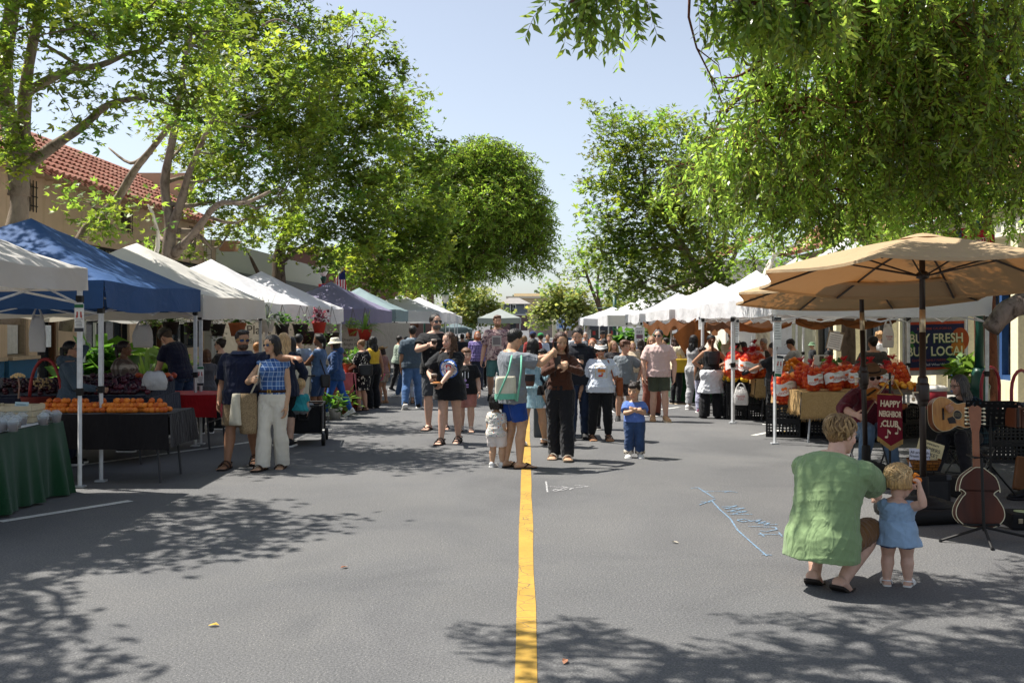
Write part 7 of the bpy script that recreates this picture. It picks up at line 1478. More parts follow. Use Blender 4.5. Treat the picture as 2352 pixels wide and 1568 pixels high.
ORM=fruitm('c84a12','ee7a1e',.42,.4)
def bend(me,r,z0=0):
 for v in me.vertices:
  a=v.co.x/r;d=r-v.co.y;v.co=Vector((math.sin(a)*d,-math.cos(a)*d,v.co.z+z0))
def sack(label,seed,sc=1.0,words='ORANGES',turn=0):
 rg=random.Random(seed);t=thing('orange_sack',label,'sack of oranges',(0,0,0),0,'net sacks of oranges');H_=.40*sc
 def rad(u):return(.155*sc)*(math.sin(PI*min(.98,.14+u*.74))**.6)*(1.06 if u<.5 else 1.0)
 pr=None
 k=0
 for lay in range(6):
  u=lay/5.6;r=rad(u)-.034;n=9 if lay<4 else(7 if lay==4 else 4)
  for q in range(n):
   a=2*PI*(q+.5*(lay%2))/n+rg.uniform(-.1,.1)
   if pr is None:pr=fruit_mesh(.040*sc,ORM,.95,True,10,'orange');pr.parent=t;o=pr
   else:o=pr.copy();COL.objects.link(o)
   o.location=(math.cos(a)*r,math.sin(a)*r,.035+u*(H_-.05));o.rotation_euler=(rg.uniform(-1,1),rg.uniform(-1,1),a)
 b=MB();b.lathe([(rad(0)*.7,.0)]+[(rad(u/8)+.008,.006+u/8*H_)for u in range(9)]+[(.045*sc,H_+.035),(.022*sc,H_+.055),(.03*sc,H_+.07),(.055*sc,H_+.11),(.03,H_+.12)],26);me=b.build('net',NET,t,True)
 for v in me.data.vertices:v.co*=1+.03*math.sin(v.co.x*70+seed)*math.sin(v.co.z*60+v.co.y*50)
 b=MB()
 for q in range(9):a=q*.7;b.tube([(0,0,H_+.05),(math.cos(a)*.03,math.sin(a)*.03,H_+.09),(math.cos(a)*.07*rg.uniform(.6,1.2),math.sin(a)*.07,H_+.10+.03*math.sin(q))],[.006,.009,.004],4)
 b.build('net_top',REDK,t)
 lb=MB();R_=rad(.5)+.012;n=14;z0,z1=.13*sc,.285*sc
 lb.loft([[(R_*1.0*math.sin(a),-R_*math.cos(a),z+.012*math.sin(a*5+seed))for a in[(-1.25+2.5*i/n)for i in range(n+1)]]for z in(z0,(z0+z1)/2,z1)],False,closed=False);l=lb.build('paper_label',LABW,t,True)
 for(s,z,sz,xo)in((words,(z0*.62+z1*.38),.052*sc,.06*sc),):
  o=text_obj('lettering',s,sz,ORT,l,(xo,0,0),ext=.0008);bend(o.data,R_+.004,z)
 b=MB();b.sph((0,0,0),(.020*sc,.003,.022*sc),10);b.sph((.035*sc,0,.005),(.018*sc,.003,.02*sc),10);o=b.build('printed_oranges',ORM,l);o.location=(math.sin(-.55)*(R_+.003),-math.cos(-.55)*(R_+.003),z0*.5+z1*.5);o.rotation_euler.z=-.55
 o=text_obj('lettering','California',.022*sc,mat('5a8a4a',.6),l,(.01,0,0),ext=.0006);bend(o.data,R_+.004,z0*.15+z1*.85)
 return t
protos=[sack('tmp',1),sack('tmp',2),sack('tmp',5)]
SK=[(1808,937,14.95,.487,1.18,-8,10,'big sack of oranges leaning alone on the two black crates'),(1868,895,14.38,.725,.90,0,18,'sack of oranges at the burlap corner, nearest the crates'),(1920,898,14.32,.725,.92,-6,5,'sack of oranges second along the burlap edge'),(1971,902,14.30,.725,.94,5,-14,'sack of oranges with broad white label in the table middle'),(2022,902,14.42,.725,.88,5,0,'sack of oranges beside the umbrella pole'),(1852,872,14.90,.725,.92,-5,30,'sack of oranges in the second row behind the burlap corner'),(1898,870,14.92,.725,.96,4,-10,'sack of oranges in the second row above the second front sack'),(1948,868,14.95,.725,.94,-4,10,'sack of oranges in the second row, centre of the heap'),(1998,868,14.98,.725,.92,5,25,'sack of oranges in the second row near the white boxes'),(2072,893,14.9,.725,1.05,8,60,'sack of oranges with gathered red net near the shop banner'),(2100,915,14.35,.725,.7,70,20,'small sack of oranges lying on the table end'),(1688,890,17.35,.745,1.1,-3,5,'sack of oranges leaning beside the lemons'),(1715,893,17.25,.745,1.12,3,-10,'front sack of oranges in the lemon stall group'),(1748,890,17.35,.745,1.1,-5,15,'sack of oranges by the gloved vendor'),(1700,868,17.8,.745,1.05,4,0,'back sack of oranges in the lemon stall group'),(1738,862,17.8,.9,1.0,-4,0,'sack of oranges on top of the lemon stall group')]
for i,(px,py,Y,z,s,tilt,turn,lab)in enumerate(SK):
 o=protos[i]if i<3 else copy_tree(protos[i%3]);c=W(px,py,Y);o.location=(c.x,Y,z);o.scale=(s*1.0,s*1.0,s*.98);o.rotation_euler=(R(tilt*.6+rnd.uniform(-8,4)),R(tilt*1.6+rnd.uniform(-9,9)),R(turn*2-6));o['label']=lab
LEMM=fruitm('d8a81e','f0cc3a',.42,.4);LOR=fruitm('e07a1c','f2a02c',.42,.4)
def heap(proto,name,label,cat,group,cx,cy,z,wx,wy,n,r,rg,lift=.09):
 pts=[]
 for k in range(n):
  x,y=rg.uniform(-1,1),rg.uniform(-1,1);q=max(abs(x),abs(y));pts.append((cx+x*wx,cy+y*wy,z+r+lift*(1-q**1.5)+rg.uniform(0,.012)))
 scatter(proto,pts,name,label,cat,group,rg)
rg=random.Random(9)
heap(fruit_mesh(.040,LEMM,1.12,False),'lemon','yellow lemon heaped on the black crate stack','lemon','lemons on the crate stack',3.82,17.8,.655,.24,.26,80,.04,rg,.14)
heap(fruit_mesh(.043,fruitm('cc4a22','f0a050'),.95),'grapefruit','pinkish grapefruit beside the lemons','grapefruit','grapefruit by the lemons',3.66,17.95,.72,.10,.2,18,.043,rg,.10)
heap(fruit_mesh(.042,LOR),'loose_orange','loose orange piled behind the sacks on the burlap table','orange','loose oranges behind the sacks',4.55,15.45,.83,.5,.24,60,.042,rg,.10)
heap(fruit_mesh(.038,fruitm('e08a1c','f5b03a')),'mandarin','yellow orange mandarin on the open table end behind the fiddler','mandarin','mandarins by the fiddler',5.25,14.4,.725,.55,.16,70,.038,rg,.09)
heap(fruit_mesh(.042,LOR),'loose_orange','loose orange in the heap by the gloved vendor','orange','loose oranges by the gloved vendor',4.75,17.6,.80,.22,.22,40,.042,rg,.22)
for k in range(2):crate('produce_crate',['black plastic crate on the road, lower of the two under the lone sack','black plastic crate directly under the lone orange sack'][k],3.87,15.02,k*.243,.50,.40,.24,CRB,R(-14),9,4,.006,'black produce crates')
for st,(x,y,n,lab)in enumerate([(3.72,17.78,2,'outer stack under the lemons'),(4.08,17.62,2,'inner stack under the lemons')]):
 for k in range(n+1):crate('produce_crate','black crate, %s of the %s'%(('bottom','middle','top')[k],lab),x,y,k*.216,.36,.46,.212,CRB,R(-3),7,4,.004,'black produce crates')
for k,(x,y,z,lab)in enumerate([(4.4,14.9,0,'black crate under the burlap table'),(4.95,14.7,0,'black crate under the table behind the fiddler'),(4.95,14.7,.243,'black crate stacked under the open table end'),(5.7,14.9,0,'black crate under the table near the banner'),(5.7,14.9,.243,'upper black crate under the table near the banner'),(5.55,15.9,.55,'black crate on the back boxes beside the broad man'),(4.2,16.2,.55,'black crate at the back of the orange stall with yellow fruit')]):crate('produce_crate',lab,x,y,z,.5,.38,.24,CRB,R(k*7),9,4,.006,'black produce crates')
table('long back table of the orange stall',4.2,6.3,16.15,16.75,.68,DKST)
BXW=mat('d8d6d0',.6)
for k,(px,py,lab,w,tx)in enumerate([(1952,852,'white fruit box lettered California, bottom of the stack',.42,'CALIFORNIA'),(1952,838,'white fruit box with red strawberry lettering mid stack',.42,'strawberries'),(1952,826,'white fruit box lettered California on top of the stack',.42,'CALIFORNIA'),(1990,840,'white fruit box beside the umbrella pole',.40,'CALI'),(1848,842,'small white box at the back by the grey tee vendor',.30,''),(1862,855,'white tub box in front of the honey sign',.32,'')]):
 Y=16.3;c=W(px,py,Y);zz=[.69,.80,.91,.75,.72,.70][k];t=thing('fruit_box',lab,'box',(c.x,Y,zz),R(-3),'white fruit boxes');b=MB();b.bbox((0,0,.052),(w,.3,.10),.004);b.build('carton',BXW,t);b=MB();b.box((0,-.151,.052),(w*.7,.004,.012));b.build('hand_slot',mat('6a6660',.7),t)
 if tx:text_obj('lettering',tx,.05,mat('8f2f35' if k==1 else '4a4650',.6),t,(0,-.153,.078),ext=.001)
c=W(1882,836,16.2);t=thing('honey_box','orange wooden box with a swirl below the honey sign','box',(c.x,16.2,.80));b=MB();b.bbox((0,0,.07),(.42,.26,.14),.006);b.build('carton',mat('a34a22',.6),t);b=MB();b.tube([(.03*math.cos(a*.9)*(1-a/14),-.134,.07+.03*math.sin(a*.9)*(1-a/14))for a in range(12)],.004,5);b.build('swirl',mat('d9a070',.6),t)
t=thing('honey_sign','white card sign reading Local Honey on the orange box','sign',(c.x+.02,16.15,.945),R(-4));b=MB();b.bbox((0,0,.12),(.24,.012,.24),.002);b.build('card',mat('d5d2c8',.6),t);text_obj('lettering','Local Honey',.045,mat('4a443c',.7),t,(0,-.008,.07),ext=.001);b=MB();b.box((0,-.008,.18),(.07,.004,.09));b.build('emblem',mat('57493a',.7),t)
SIGW=mat('e2e2de',.55);INK=mat('3a3c42',.7);RED_I=mat('b0433a',.7);GRN_I=mat('2f6b45',.7)
def hung_sign(label,px,py,Y,w,h,rz=0,header=None,foot=None,pics=True,rows=6,words=None,tilt=0,toward=0):
 c=W(px,py,Y);t=thing('hanging_sign',label,'sign',(c.x,Y-toward,c.z),R(rz));t.rotation_euler.y=R(tilt);b=MB();b.bbox((0,0,0),(w,.006,h),.002);b.build('board',SIGW,t)
 if header:b=MB();b.box((0,-.004,h*.42),(w*.96,.004,h*.12));b.build('header',header,t)
 if foot:b=MB();b.box((0,-.004,-h*.42),(w*.96,.004,h*.13));b.build('footer',foot,t)
 if pics:
  b=MB()
  for sx in(-1,1):b.box((sx*w*.2,-.004,h*.12),(w*.14,.004,h*.2));b.box((sx*w*.26,-.0045,h*.05),(w*.1,.004,h*.1))
  b.build('pictures',RED_I,t)
 b=MB();z0=-h*.05 if pics else h*.3
 for q in range(rows):b.box((rnd.uniform(-.05,.02)*w,-.004,z0-q*h*(.30 if pics else .62)/rows),(w*rnd.uniform(.5,.82),.003,h*.014))
 b.build('text_lines',INK,t)
 for s,z,sz,m_ in(words or[]):text_obj('lettering',s,sz,m_,t,(0,-.006,z),ext=.001)
 return t
hung_sign('white picture sign with green header on the pole of the greyish white tent',186,730,10.28,.10,.29,-4,GRN_I,INK,toward=.04)
hung_sign('white picture sign with green header low on the cream tent pole',463,863,13.85,.09,.27,12,GRN_I,INK,toward=.05)
hung_sign('tall white notice headed BUY FRESH BUY LOCAL on the orange stall pole',1784,762,13.95,.105,.42,-6,INK,None,False,7,[('BUY FRESH',.165,.016,mat('d9d4c8',.6)),('BUY LOCAL',.145,.016,mat('d98a3a',.6))],toward=.05)
hung_sign('tilted notice with green foot below the tall one on the orange stall pole',1787,840,13.93,.095,.30,-8,INK,GRN_I,True,4,tilt=6,toward=.06)
hung_sign('narrow white notice on the lemon stall pole',1691,760,16.9,.10,.40,-50,INK,None,False,6,toward=.05)
hung_sign('small white notice on the pole beside the brown awning',1608,742,20.2,.09,.26,-40,INK,None,False,4,toward=.05)
c=W(1918,782,15.9);t=thing('clipboard','clipboard with price list hanging under the white tent','clipboard',(c.x,15.9,c.z),R(-14));t.rotation_euler.y=R(12);b=MB();b.bbox((0,0,0),(.24,.012,.30),.004);b.build('board',mat('8a7a62',.7),t);b=MB();b.box((0,-.008,-.01),(.21,.004,.26));b.build('paper',SIGW,t);b=MB();b.bbox((0,-.012,.14),(.1,.012,.025),.003);b.build('clip',STEEL,t);b=MB()
for q in range(6):b.box((0,-.011,.08-q*.035),(.16,.003,.006))
b.build('text_lines',INK,t)
plast=[((1702,930),16.8,.24,.30,-20,'THANK\nYOU','white thank you bag hanging on the lemon stall pole'),((2040,798),15.6,.20,.36,15,'THANK\nYOU','white plastic bag hanging under the orange stall roof'),((2020,872),15.3,.18,.2,0,None,'small clear bag on the orange table behind the fiddler')]
for k,((px,py),Y,w,h,rz,tx,lab)in enumerate(plast):c=W(px,py,Y);plastic_bag(lab,(c.x,Y,c.z),w,h,R(rz),.3,tx,10+k)
BRC=canopy_mat('7a4e2c','8a5228',.3)
def drape(label,pts,drop,seed,sag=.12,depth=.9):
 rg=random.Random(seed);b=MB();rows=[];n=40;P=[Vector(p)for p in pts]
 for k in range(9):
  u=k/8;row=[]
  for i in range(n+1):
   s=i/n;q=s*(len(P)-1);a=min(int(q),len(P)-2);p=P[a].lerp(P[a+1],q-a);f=q-a
   row.append(p+Vector((depth*u,.03*math.sin(s*25+u*2),-sag*math.sin(PI*f)*(1-u*.3)-drop*u*(1-u)*2.2+.05*math.sin(s*31+seed)*u)))
  rows.append(row)
 b.loft(rows,False,closed=False);rr=[]
 for k in range(5):rr.append([rows[0][i]+Vector((-.004-.02*math.sin(i*.9)*k/4,0,-drop*k/4*(.55+.45*math.sin(i/n*PI*(len(P)-1)+.4)**2)))for i in range(n+1)])
 b.loft(rr,False,closed=False);o=b.build('shade_cloth',BRC,None,True);tag(o,label,'shade cloth','brown shade cloths');return o
drape('brown shade cloth sagging under the lemon and orange tents',[(3.60,16.8,1.72),(3.62,18.4,1.73),(3.64,20.3,1.74)],.2,3,.08)
drape('brown shade cloth knotted in folds at the produce sign tent',[(3.5,20.6,1.80),(3.46,23.4,1.83),(3.42,26,1.80),(3.4,29,1.76)],.30,5,.14)
drape('inner brown shade cloth behind the orange stall notices',[(4.6,17.0,1.78),(5.4,17.0,1.76),(6.3,17.0,1.80)],.14,7,.05,.05)
b=MB();c=W(1590,760,20.5);b.loft([[c+Vector(((i-4)*.10*(1-k*.16),-.03*math.sin(i*1.5+k),.22-k*.16-abs(i-4)*.015*(5-k)))for i in range(9)]for k in range(5)],False,closed=False);tag(b.build('shade_cloth',BRC,None,True),'triangular corner of brown cloth hanging by the tent pole','shade cloth','brown shade cloths')
table('produce table with green cloth down the right row',3.3,5.0,21.2,23.4,.74,DKST)
cloth_over('tablecloth','green cloth hanging to the ground on the produce table',3.3,5.0,21.2,23.4,.74,(.7,0,.70,.1),TURF,.10,8,15,True)
c=W(1469,793,26);t=thing('produce_sign','tall white sign headed EBT beside the produce greens','sign',(c.x,26,c.z),R(4));b=MB();b.bbox((0,0,0),(.26,.01,.95),.003);b.build('board',SIGW,t);text_obj('lettering','EBT',.10,INK,t,(0,-.007,.34),ext=.001);text_obj('lettering','WE ACCEPT',.035,INK,t,(0,-.007,.44),ext=.001);text_obj('lettering','CASH',.05,GRN_I,t,(0,-.007,.02),ext=.001);text_obj('lettering','WE ACCEPT',.04,INK,t,(0,-.007,.09),ext=.001)
b=MB();b.box((0,-.007,.23),(.17,.004,.10));b.build('card_picture',mat('7a5a6a',.6),t);b=MB()
for q in range(4):b.box((-.05+.1*(q%2),-.007,-.08-.07*(q//2)),(.08,.004,.045))
b.build('card_pictures',mat('5d7fb8',.6),t)
c=W(1462,830,26.2);t=thing('produce_sign','lower white sign with small brown pictures beneath the EBT sign','sign',(c.x,26.2,c.z),0);b=MB();b.bbox((0,0,0),(.30,.01,.36),.003);b.build('board',SIGW,t);b=MB()
for q in range(6):b.box((-.08+.08*(q%3),-.007,.06-.1*(q//3)),(.06,.004,.07))
b.build('pictures',mat('8a4a3a',.6),t)
for k,(px,py,Y,kind,lm)in enumerate([(1440,770,27,'big',0),(1500,775,27,'bush',1),(1530,778,26,'big',0),(1660,800,21.5,'spike',1),(1700,812,21,'spike',0),(1475,760,28,'bush',0)]):
 c=W(px,py,Y);plant(['leafy greens bunch by the EBT sign','pale herbs bunch behind the man in pink','tall greens at the produce table','bunch of asparagus like greens near the lemons','upright green stalks behind the citrus','dark greens hung at the back of the produce tent'][k],(c.x,Y,c.z-.45),kind,1,1.5,0,500+k,lm=lm,n=90,cat='produce',group='bunches of greens')
c=W(1740,830,19);plant('leafy green heap beside the gloved vendor',(4.9,15.9,.7),'bush',1,1.3,0,520,lm=0,n=90,cat='produce',group='bunches of greens')
tree('street_tree','dark rough trunk behind the hanging clipboard',[([W(1949,900,18.8),W(1948,760,18.8),W(1945,600,18.8),W(1930,480,18.8)],.15,.09)],[BL(1900,480,18.6,.8,.9),BL(1960,520,18.6,.7,.8),BL(1850,520,18.8,.6,.8)],LEAF['weep'],B_DARK,per=24,seed=61,size=.1,shape=KITE,dens=4)
tree('street_tree','pale whitish trunk behind the grey haired vendor',[([W(1752,880,22),W(1752,760,22),W(1755,640,22)],.19,.14)],[BL(1780,560,22,.8,.9),BL(1840,560,22,.7,.9)],LEAF['light'],B_PALE,per=24,seed=63,size=.13,shape=KITE,dens=4)
c0=W(2149,795,16.95);t=thing('shop_banner','navy banner reading BUY FRESH BUY LOCAL at the back of the orange stall','banner',c0,R(-3));w_,h_=1.02,.98
b=MB();N=14;b.loft([[(-w_/2+w_*i/N,.012*math.sin(i*.8+j*.5),-h_/2+h_*j/8+.03*(i/N-.5))for i in range(N+1)]for j in range(9)],False,closed=False);b.build('sheet',mat('c9c5bd',.6),t,True)
def bq(name,m,x0,x1,z0,z1,y):b=MB();b.add([(x0,y,z0+.03*x0),(x1,y,z0+.03*x1),(x1,y,z1+.03*x1),(x0,y,z1+.03*x0)],[(0,1,2,3)]);return b.build(name,m,t)
bq('border',mat('b8492e',.6),-.47,.47,-.40,.42,-.018);bq('field',mat('23284a',.6),-.465,.465,-.355,.375,-.022)
rot_=(R(90),R(-1.7),0);CRM=mat('d8d2b0',.6);LGR=mat('3f6a45',.6)
for s,z in(('BUY FRESH',.13),('BUY LOCAL',-.09)):text_obj('lettering',s,.225,LGR,t,(-.004,-.028,z-.006),rot_,.001,bold=.009,sx=.82);text_obj('lettering',s,.22,CRM,t,(0,-.034,z),rot_,.001,bold=.003,sx=.84)
RDL=mat('a5473c',.6);text_obj('lettering','RIVERSIDE CALIFORNIA',.055,RDL,t,(-.03,-.028,.30),rot_,.001);text_obj('lettering','GRIFFITH FAMILY FARMS   (951) 343',.052,RDL,t,(0,-.028,-.235),rot_,.001);text_obj('lettering','We Sell What We Grow',.06,mat('cfcdd6',.6),t,(.02,-.028,-.31),rot_,.001)
b=MB();b.sph((0,0,0),(.15,.004,.20),16);o=b.build('fruit_picture',mat('a24a26',.6),t);o.location=(.40,-.024,.12);b=MB();b.sph((0,0,0),(.115,.003,.15),16);o=b.build('fruit_picture',mat('b5702e',.6),t);o.location=(.36,-.0265,-.02)
b=MB()
for k in range(3):b.add([(-.46,-.028,.22-k*.1),(-.40,-.028,.26-k*.1),(-.34,-.028,.20-k*.12),(-.41,-.028,.16-k*.12)],[(0,1,2,3)])
b.build('leaf_picture',mat('3f7a3a',.6),t)
b=MB()
for x in(-.52,.53):b.tube([(x,.03,-h_/2-.75),(x,.03,h_/2+.1)],.022,8)
b.build('posts',STEEL,t)
# ================================================================ UMBRELLAS, MUSICIANS' THINGS, BAGS
TANC=canopy_mat('c2a986','8a5c30',.26);POLEB=mat('2b211c',.4,.4);BASEM=mat('1b1a1a',.6);CHROME=mat('b9a98c',.3,.5,.7)
def umbrella(label,bx,by,tx,r,za,rise,ph,tiltx,tilty=0):
 t=thing('market_umbrella',label,'umbrella',(bx,by,0),0,'tan market umbrellas');top=Vector((tx-bx,0,za));MT=Matrix.Translation(top)@Euler((R(tiltx),R(tilty),0)).to_matrix().to_4x4()
 b=MB();N=8;rings=[[MT@Vector((0,0,0))]*(N*6)]
 rr=[]
 for k in range(13):
  u=k/12;ring=[]
  for j in range(N*6):
   f=(j%6)/6;a=R(ph)+2*PI*j/(N*6);a0=R(ph)+2*PI*(j//6)/N;ed=math.cos(PI/N)/math.cos((f-.5)*2*PI/N);q=r*u*(ed*(1-.055*u*math.sin(PI*f)))
   ring.append(MT@Vector((math.cos(a)*q,math.sin(a)*q,-rise*(u**1.25)-.035*u*math.sin(PI*f)*(1-u*.4))))
  rr.append(ring)
 b.loft(rr,False);rim=rr[-1];b.loft([rim,[p+(MT.to_3x3()@Vector((0,0,-.025)))for p in rim]],False)
 cp=[]
 for k in range(5):
  u=k/4;cp.append([MT@Vector((math.cos(2*PI*j/24)*.24*u,math.sin(2*PI*j/24)*.24*u,.035-.07*u**1.3))for j in range(24)])
 b.loft(cp,False);b.build('canopy',TANC,t,True)
 hub=MT@Vector((0,0,-.34))
 for k in range(N):
  a=R(ph)+2*PI*k/N;c_,s_=math.cos(a),math.sin(a);e=MT@Vector((c_*r*.985,s_*r*.985,-rise-.02));m=MT@Vector((c_*r*.5,s_*r*.5,-rise*.5**1.25-.022));b=MB();b.tube([MT@Vector((c_*.04,s_*.04,-.03)),m,e],.011,5);rb=b.build('rib',POLEB,t);b=MB();b.tube([hub+Vector((c_*.04,s_*.04,0)),m],.008,5);b.build('strut',POLEB,rb)
 def pl(z):return Vector((0,0,0)).lerp(top,z/za)
 b=MB();b.tube([pl(.14),pl(1.62)],.028,12);b.tube([pl(1.80),pl(za)],.0255,12);b.lathe([(.03,0),(.055,.01),(.055,.05),(.03,.07)],12,0,(hub.x,hub.y,hub.z-.03));b.build('pole',POLEB,t,True)
 b=MB();b.tube([pl(1.60),pl(1.82)],.0262,12);b.build('pole_sleeve',CHROME,t,True)
 p=pl(1.10);b=MB();b.bbox((p.x,p.y,1.10),(.095,.11,.17),.03);b.lathe([(.035,.98),(.045,1.0),(.045,1.22),(.035,1.24)],12,0,(p.x,p.y,0));cb=b.build('crank_box',POLEB,t,True);b=MB();b.tube([(p.x-.05,p.y-.03,1.10),(p.x-.10,p.y-.04,1.10),(p.x-.10,p.y-.05,1.05)],.009,6);b.sph((p.x-.10,p.y-.05,1.04),.018,8);b.build('crank_handle',CHROME,cb)
 b=MB();b.bbox((0,0,.065),(.62,.62,.13),.05,rot=Euler((0,0,R(12))));b.lathe([(.27,.128),(.27,.14),(.20,.145),(.19,.165),(.12,.17),(.11,.19),(.05,.195),(.045,.36),(.03,.37)],24);b.build('base',BASEM,t,True)
 return t
umbrella('large tan umbrella with crank pole, the nearer of the pair over the musicians',3.46,8.68,3.45,1.47,2.45,.36,12,-5,1)
umbrella('tan umbrella half hidden behind the nearer one, above the fiddler',3.72,10.9,3.66,1.44,2.34,.34,12,-5,0)
WOOD1=NT('varnished wood');WOOD1 .p(.28,.5);n_=WOOD1 .noise(6,4,WOOD1 .map((1,1,6)),.5,.6);WOOD1 .base(WOOD1 .ramp(n_,[(.3,lin('b5793a')),(.7,lin('d09a50'))]));WOOD1=WOOD1 .m
WOOD2=NT('dark varnished wood');WOOD2 .p(.45,.3);n_=WOOD2 .noise(5,4,WOOD2 .map((1,1,.3)),.5,.6);WOOD2 .base(WOOD2 .ramp(n_,[(.3,lin('331409')),(.7,lin('5a2913'))]));WOOD2=WOOD2 .m
NECKW=mat('8a5230',.35,.45);EBONY=mat('1d1614',.4,.4);IVORY=mat('d8cfae',.4)
def outline(pts,n=8):
 """closed half outline (x>=0 side from bottom to top) mirrored, smoothed"""
 P=[Vector((x,z,0))for x,z in pts];out=[]
 for i in range(len(P)-1):
  p0,p1,p2,p3=P[max(0,i-1)],P[i],P[i+1],P[min(len(P)-1,i+2)]
  for j in range(n):u=j/n;out.append(.5*((2*p1)+(p2-p0)*u+(2*p0-5*p1+4*p2-p3)*u*u+(3*p1-p0-3*p2+p3)*u**3))
 out.append(P[-1]);return[(max(0,p.x),p.y)for p in out]
GUI_O=[(0,0),(.12,.012),(.195,.09),(.19,.19),(.135,.29),(.13,.33),(.148,.41),(.12,.475),(.05,.495),(0,.497)]
XZ=Matrix(((1,0,0,0),(0,0,1,0),(0,1,0,0),(0,0,0,1)))
def string_instrument(name,label,cat,M,out,th,body_m,top_m,sc=1.0,body_len=.5,neck=.46,hole=True,pegs=3,bind=True,front=-1,head=.17,fh=False):
 """local: x across, z along, front towards -y"""
 t=thing(name,label,cat,M.translation,0);t.rotation_euler=M.to_euler();o=[(x*sc,z*sc)for x,z in outline(out)];full=o+[(-x,z)for x,z in reversed(o[1:-1])]
 b=MB();b.slab(o,-th/2,th/2);b.build('body',body_m,t)
 b=MB();b.slab([(x*.995,(z-.25*sc)*.995+.25*sc)for x,z in o],-th/2-.004,-th/2-.0005);b.build('soundboard',top_m,t)
 if bind:
  b=MB()
  for y in(-th/2-.003,th/2):b.tube([(x*1.005,y,z)for x,z in full]+[(full[0][0],y,full[0][1])],.0035,5)
  b.build('binding',IVORY,t)
 hz=body_len*sc*.62
 if hole:
  b=MB();b.lathe([(.001,0),(.05*sc,0),(.05*sc,.002),(.001,.002)],24,0,M=Matrix.Translation((0,-th/2-.0055,hz))@Matrix.Rotation(R(90),4,'X'));b.build('sound_hole',EBONY,t)
  b=MB();b.tube([(.055*sc*math.cos(2*PI*k/24),-th/2-.005,hz+.055*sc*math.sin(2*PI*k/24))for k in range(25)],.003,4);b.build('rosette',IVORY,t)
  b=MB();b.prism([(.045*sc,hz-.03),(.10*sc,hz-.02),(.11*sc,hz-.10),(.05*sc,hz-.12),(.02,hz-.06)],-th/2-.0075,-th/2-.0045,0,XZ);b.build('pickguard',EBONY,t)
 b=MB();b.bbox((0,-th/2-.008,hz*.42),(.14*sc,.012,.022*sc),.003);b.build('bridge',EBONY,t)
 L0=body_len*sc;b=MB();b.bbox((0,-th*.2,L0+neck/2-.02),(.052*sc**.5,.028,neck+.04),.008);b.build('neck',NECKW,t)
 b=MB();b.box((0,-th*.2-.018,L0+neck/2-.06),(.05*sc**.5,.008,neck+.12));b.build('fingerboard',EBONY,t)
 b=MB()
 for k in range(9):b.box((0,-th*.2-.0235,L0+neck*(1-.5**(k/7))*1.55-.08),(.05*sc**.5,.003,.004))
 b.build('frets',IVORY,t)
 hz0=L0+neck;b=MB();b.prism([(-.026,hz0-.02),(.026,hz0-.02),(.042,hz0+.05),(.048,hz0+head-.02),(.02,hz0+head),(0,hz0+head-.012),(-.02,hz0+head),(-.048,hz0+head-.02),(-.042,hz0+.05)],-.009-th*.2,.009-th*.2,0,XZ);b.build('headstock',NECKW,t)
 for sg in(-1,1):
  for k in range(pegs):
   z=hz0+.045+k*(head-.07)/max(1,pegs-1);b=MB();b.tube([(sg*.04,-th*.2,z),(sg*.062,-th*.2,z)],.004,5);b.sph((sg*.07,-th*.2,z),(.012,.007,.009),8);b.build('tuning_peg',IVORY,t)
 b=MB()
 for k in range(6):x=(-.02+.008*k)*sc**.5;b.tube([(x*1.1,-th/2-.014,hz*.42),(x*.8,-th*.2-.024,hz0)],.0009,3)
 b.build('strings',mat('b9a674',.3,.5,.8),t);return t
def frame_M(c,along,front):
 z=Vector(along).normalized();y=-Vector(front);y=(y-z*y.dot(z)).normalized();x=y.cross(z);M=Matrix((x,y,z)).transposed().to_4x4();M.translation=Vector(c);return M
G_=PEOPLE['gui'];rh=G_.world(G_.HC[1]);lh=G_.world(G_.HC[0])
g0=W(2136,950,10.84);string_instrument('acoustic_guitar','honey coloured acoustic guitar played by the long haired guitarist','guitar',frame_M(g0,(1,.10,-.07),(-.15,-1,.22)),GUI_O,.10,NECKW,WOOD1,.92)
ARCH=[(0,0),(.10,.008),(.175,.07),(.18,.15),(.135,.235),(.108,.27),(.145,.30),(.155,.285),(.15,.335),(.125,.40),(.06,.455),(.03,.475),(0,.477)]
a0=Vector((3.545,7.80,.10));string_instrument('archtop_mandocello','dark red brown string instrument with pale edging standing back to front on a stand','string instrument',frame_M(a0,(.03,.13,1),(.1,1,-.1)),ARCH,.085,WOOD2,WOOD1,.98,.475,.30,False,5,True,head=.19)
t=thing('instrument_stand','black tripod stand holding the dark string instrument','stand',(3.56,7.68,0));b=MB();b.tube([(-.03,0,.10),(-.04,.02,.66)],.012,8);b.build('upright',BLACKP,t)
for e in((-.34,.06,.012),(-.07,-.22,.012),(.48,.02,.012)):b=MB();b.tube([(-.03,0,.13),e],.011,6);b.sph(e,.015,6);b.build('leg',BLACKP,t)
b=MB();b.tube([(-.14,.03,.14),(-.14,.19,.12),(-.14,.2,.16)],.01,6);b.tube([(.10,.03,.14),(.10,.19,.12),(.10,.2,.16)],.01,6);b.tube([(-.14,.03,.14),(.10,.03,.14)],.01,6);b.tube([(-.09,.16,.665),(-.09,.03,.66),(.04,.03,.66),(.04,.16,.665)],.01,6);b.build('cradle',BLACKP,t)
F_=PEOPLE['fid'];VIO=[(0,0),(.07,.008),(.103,.06),(.098,.12),(.06,.15),(.054,.19),(.066,.225),(.083,.24),(.084,.30),(.05,.35),(0,.356)]
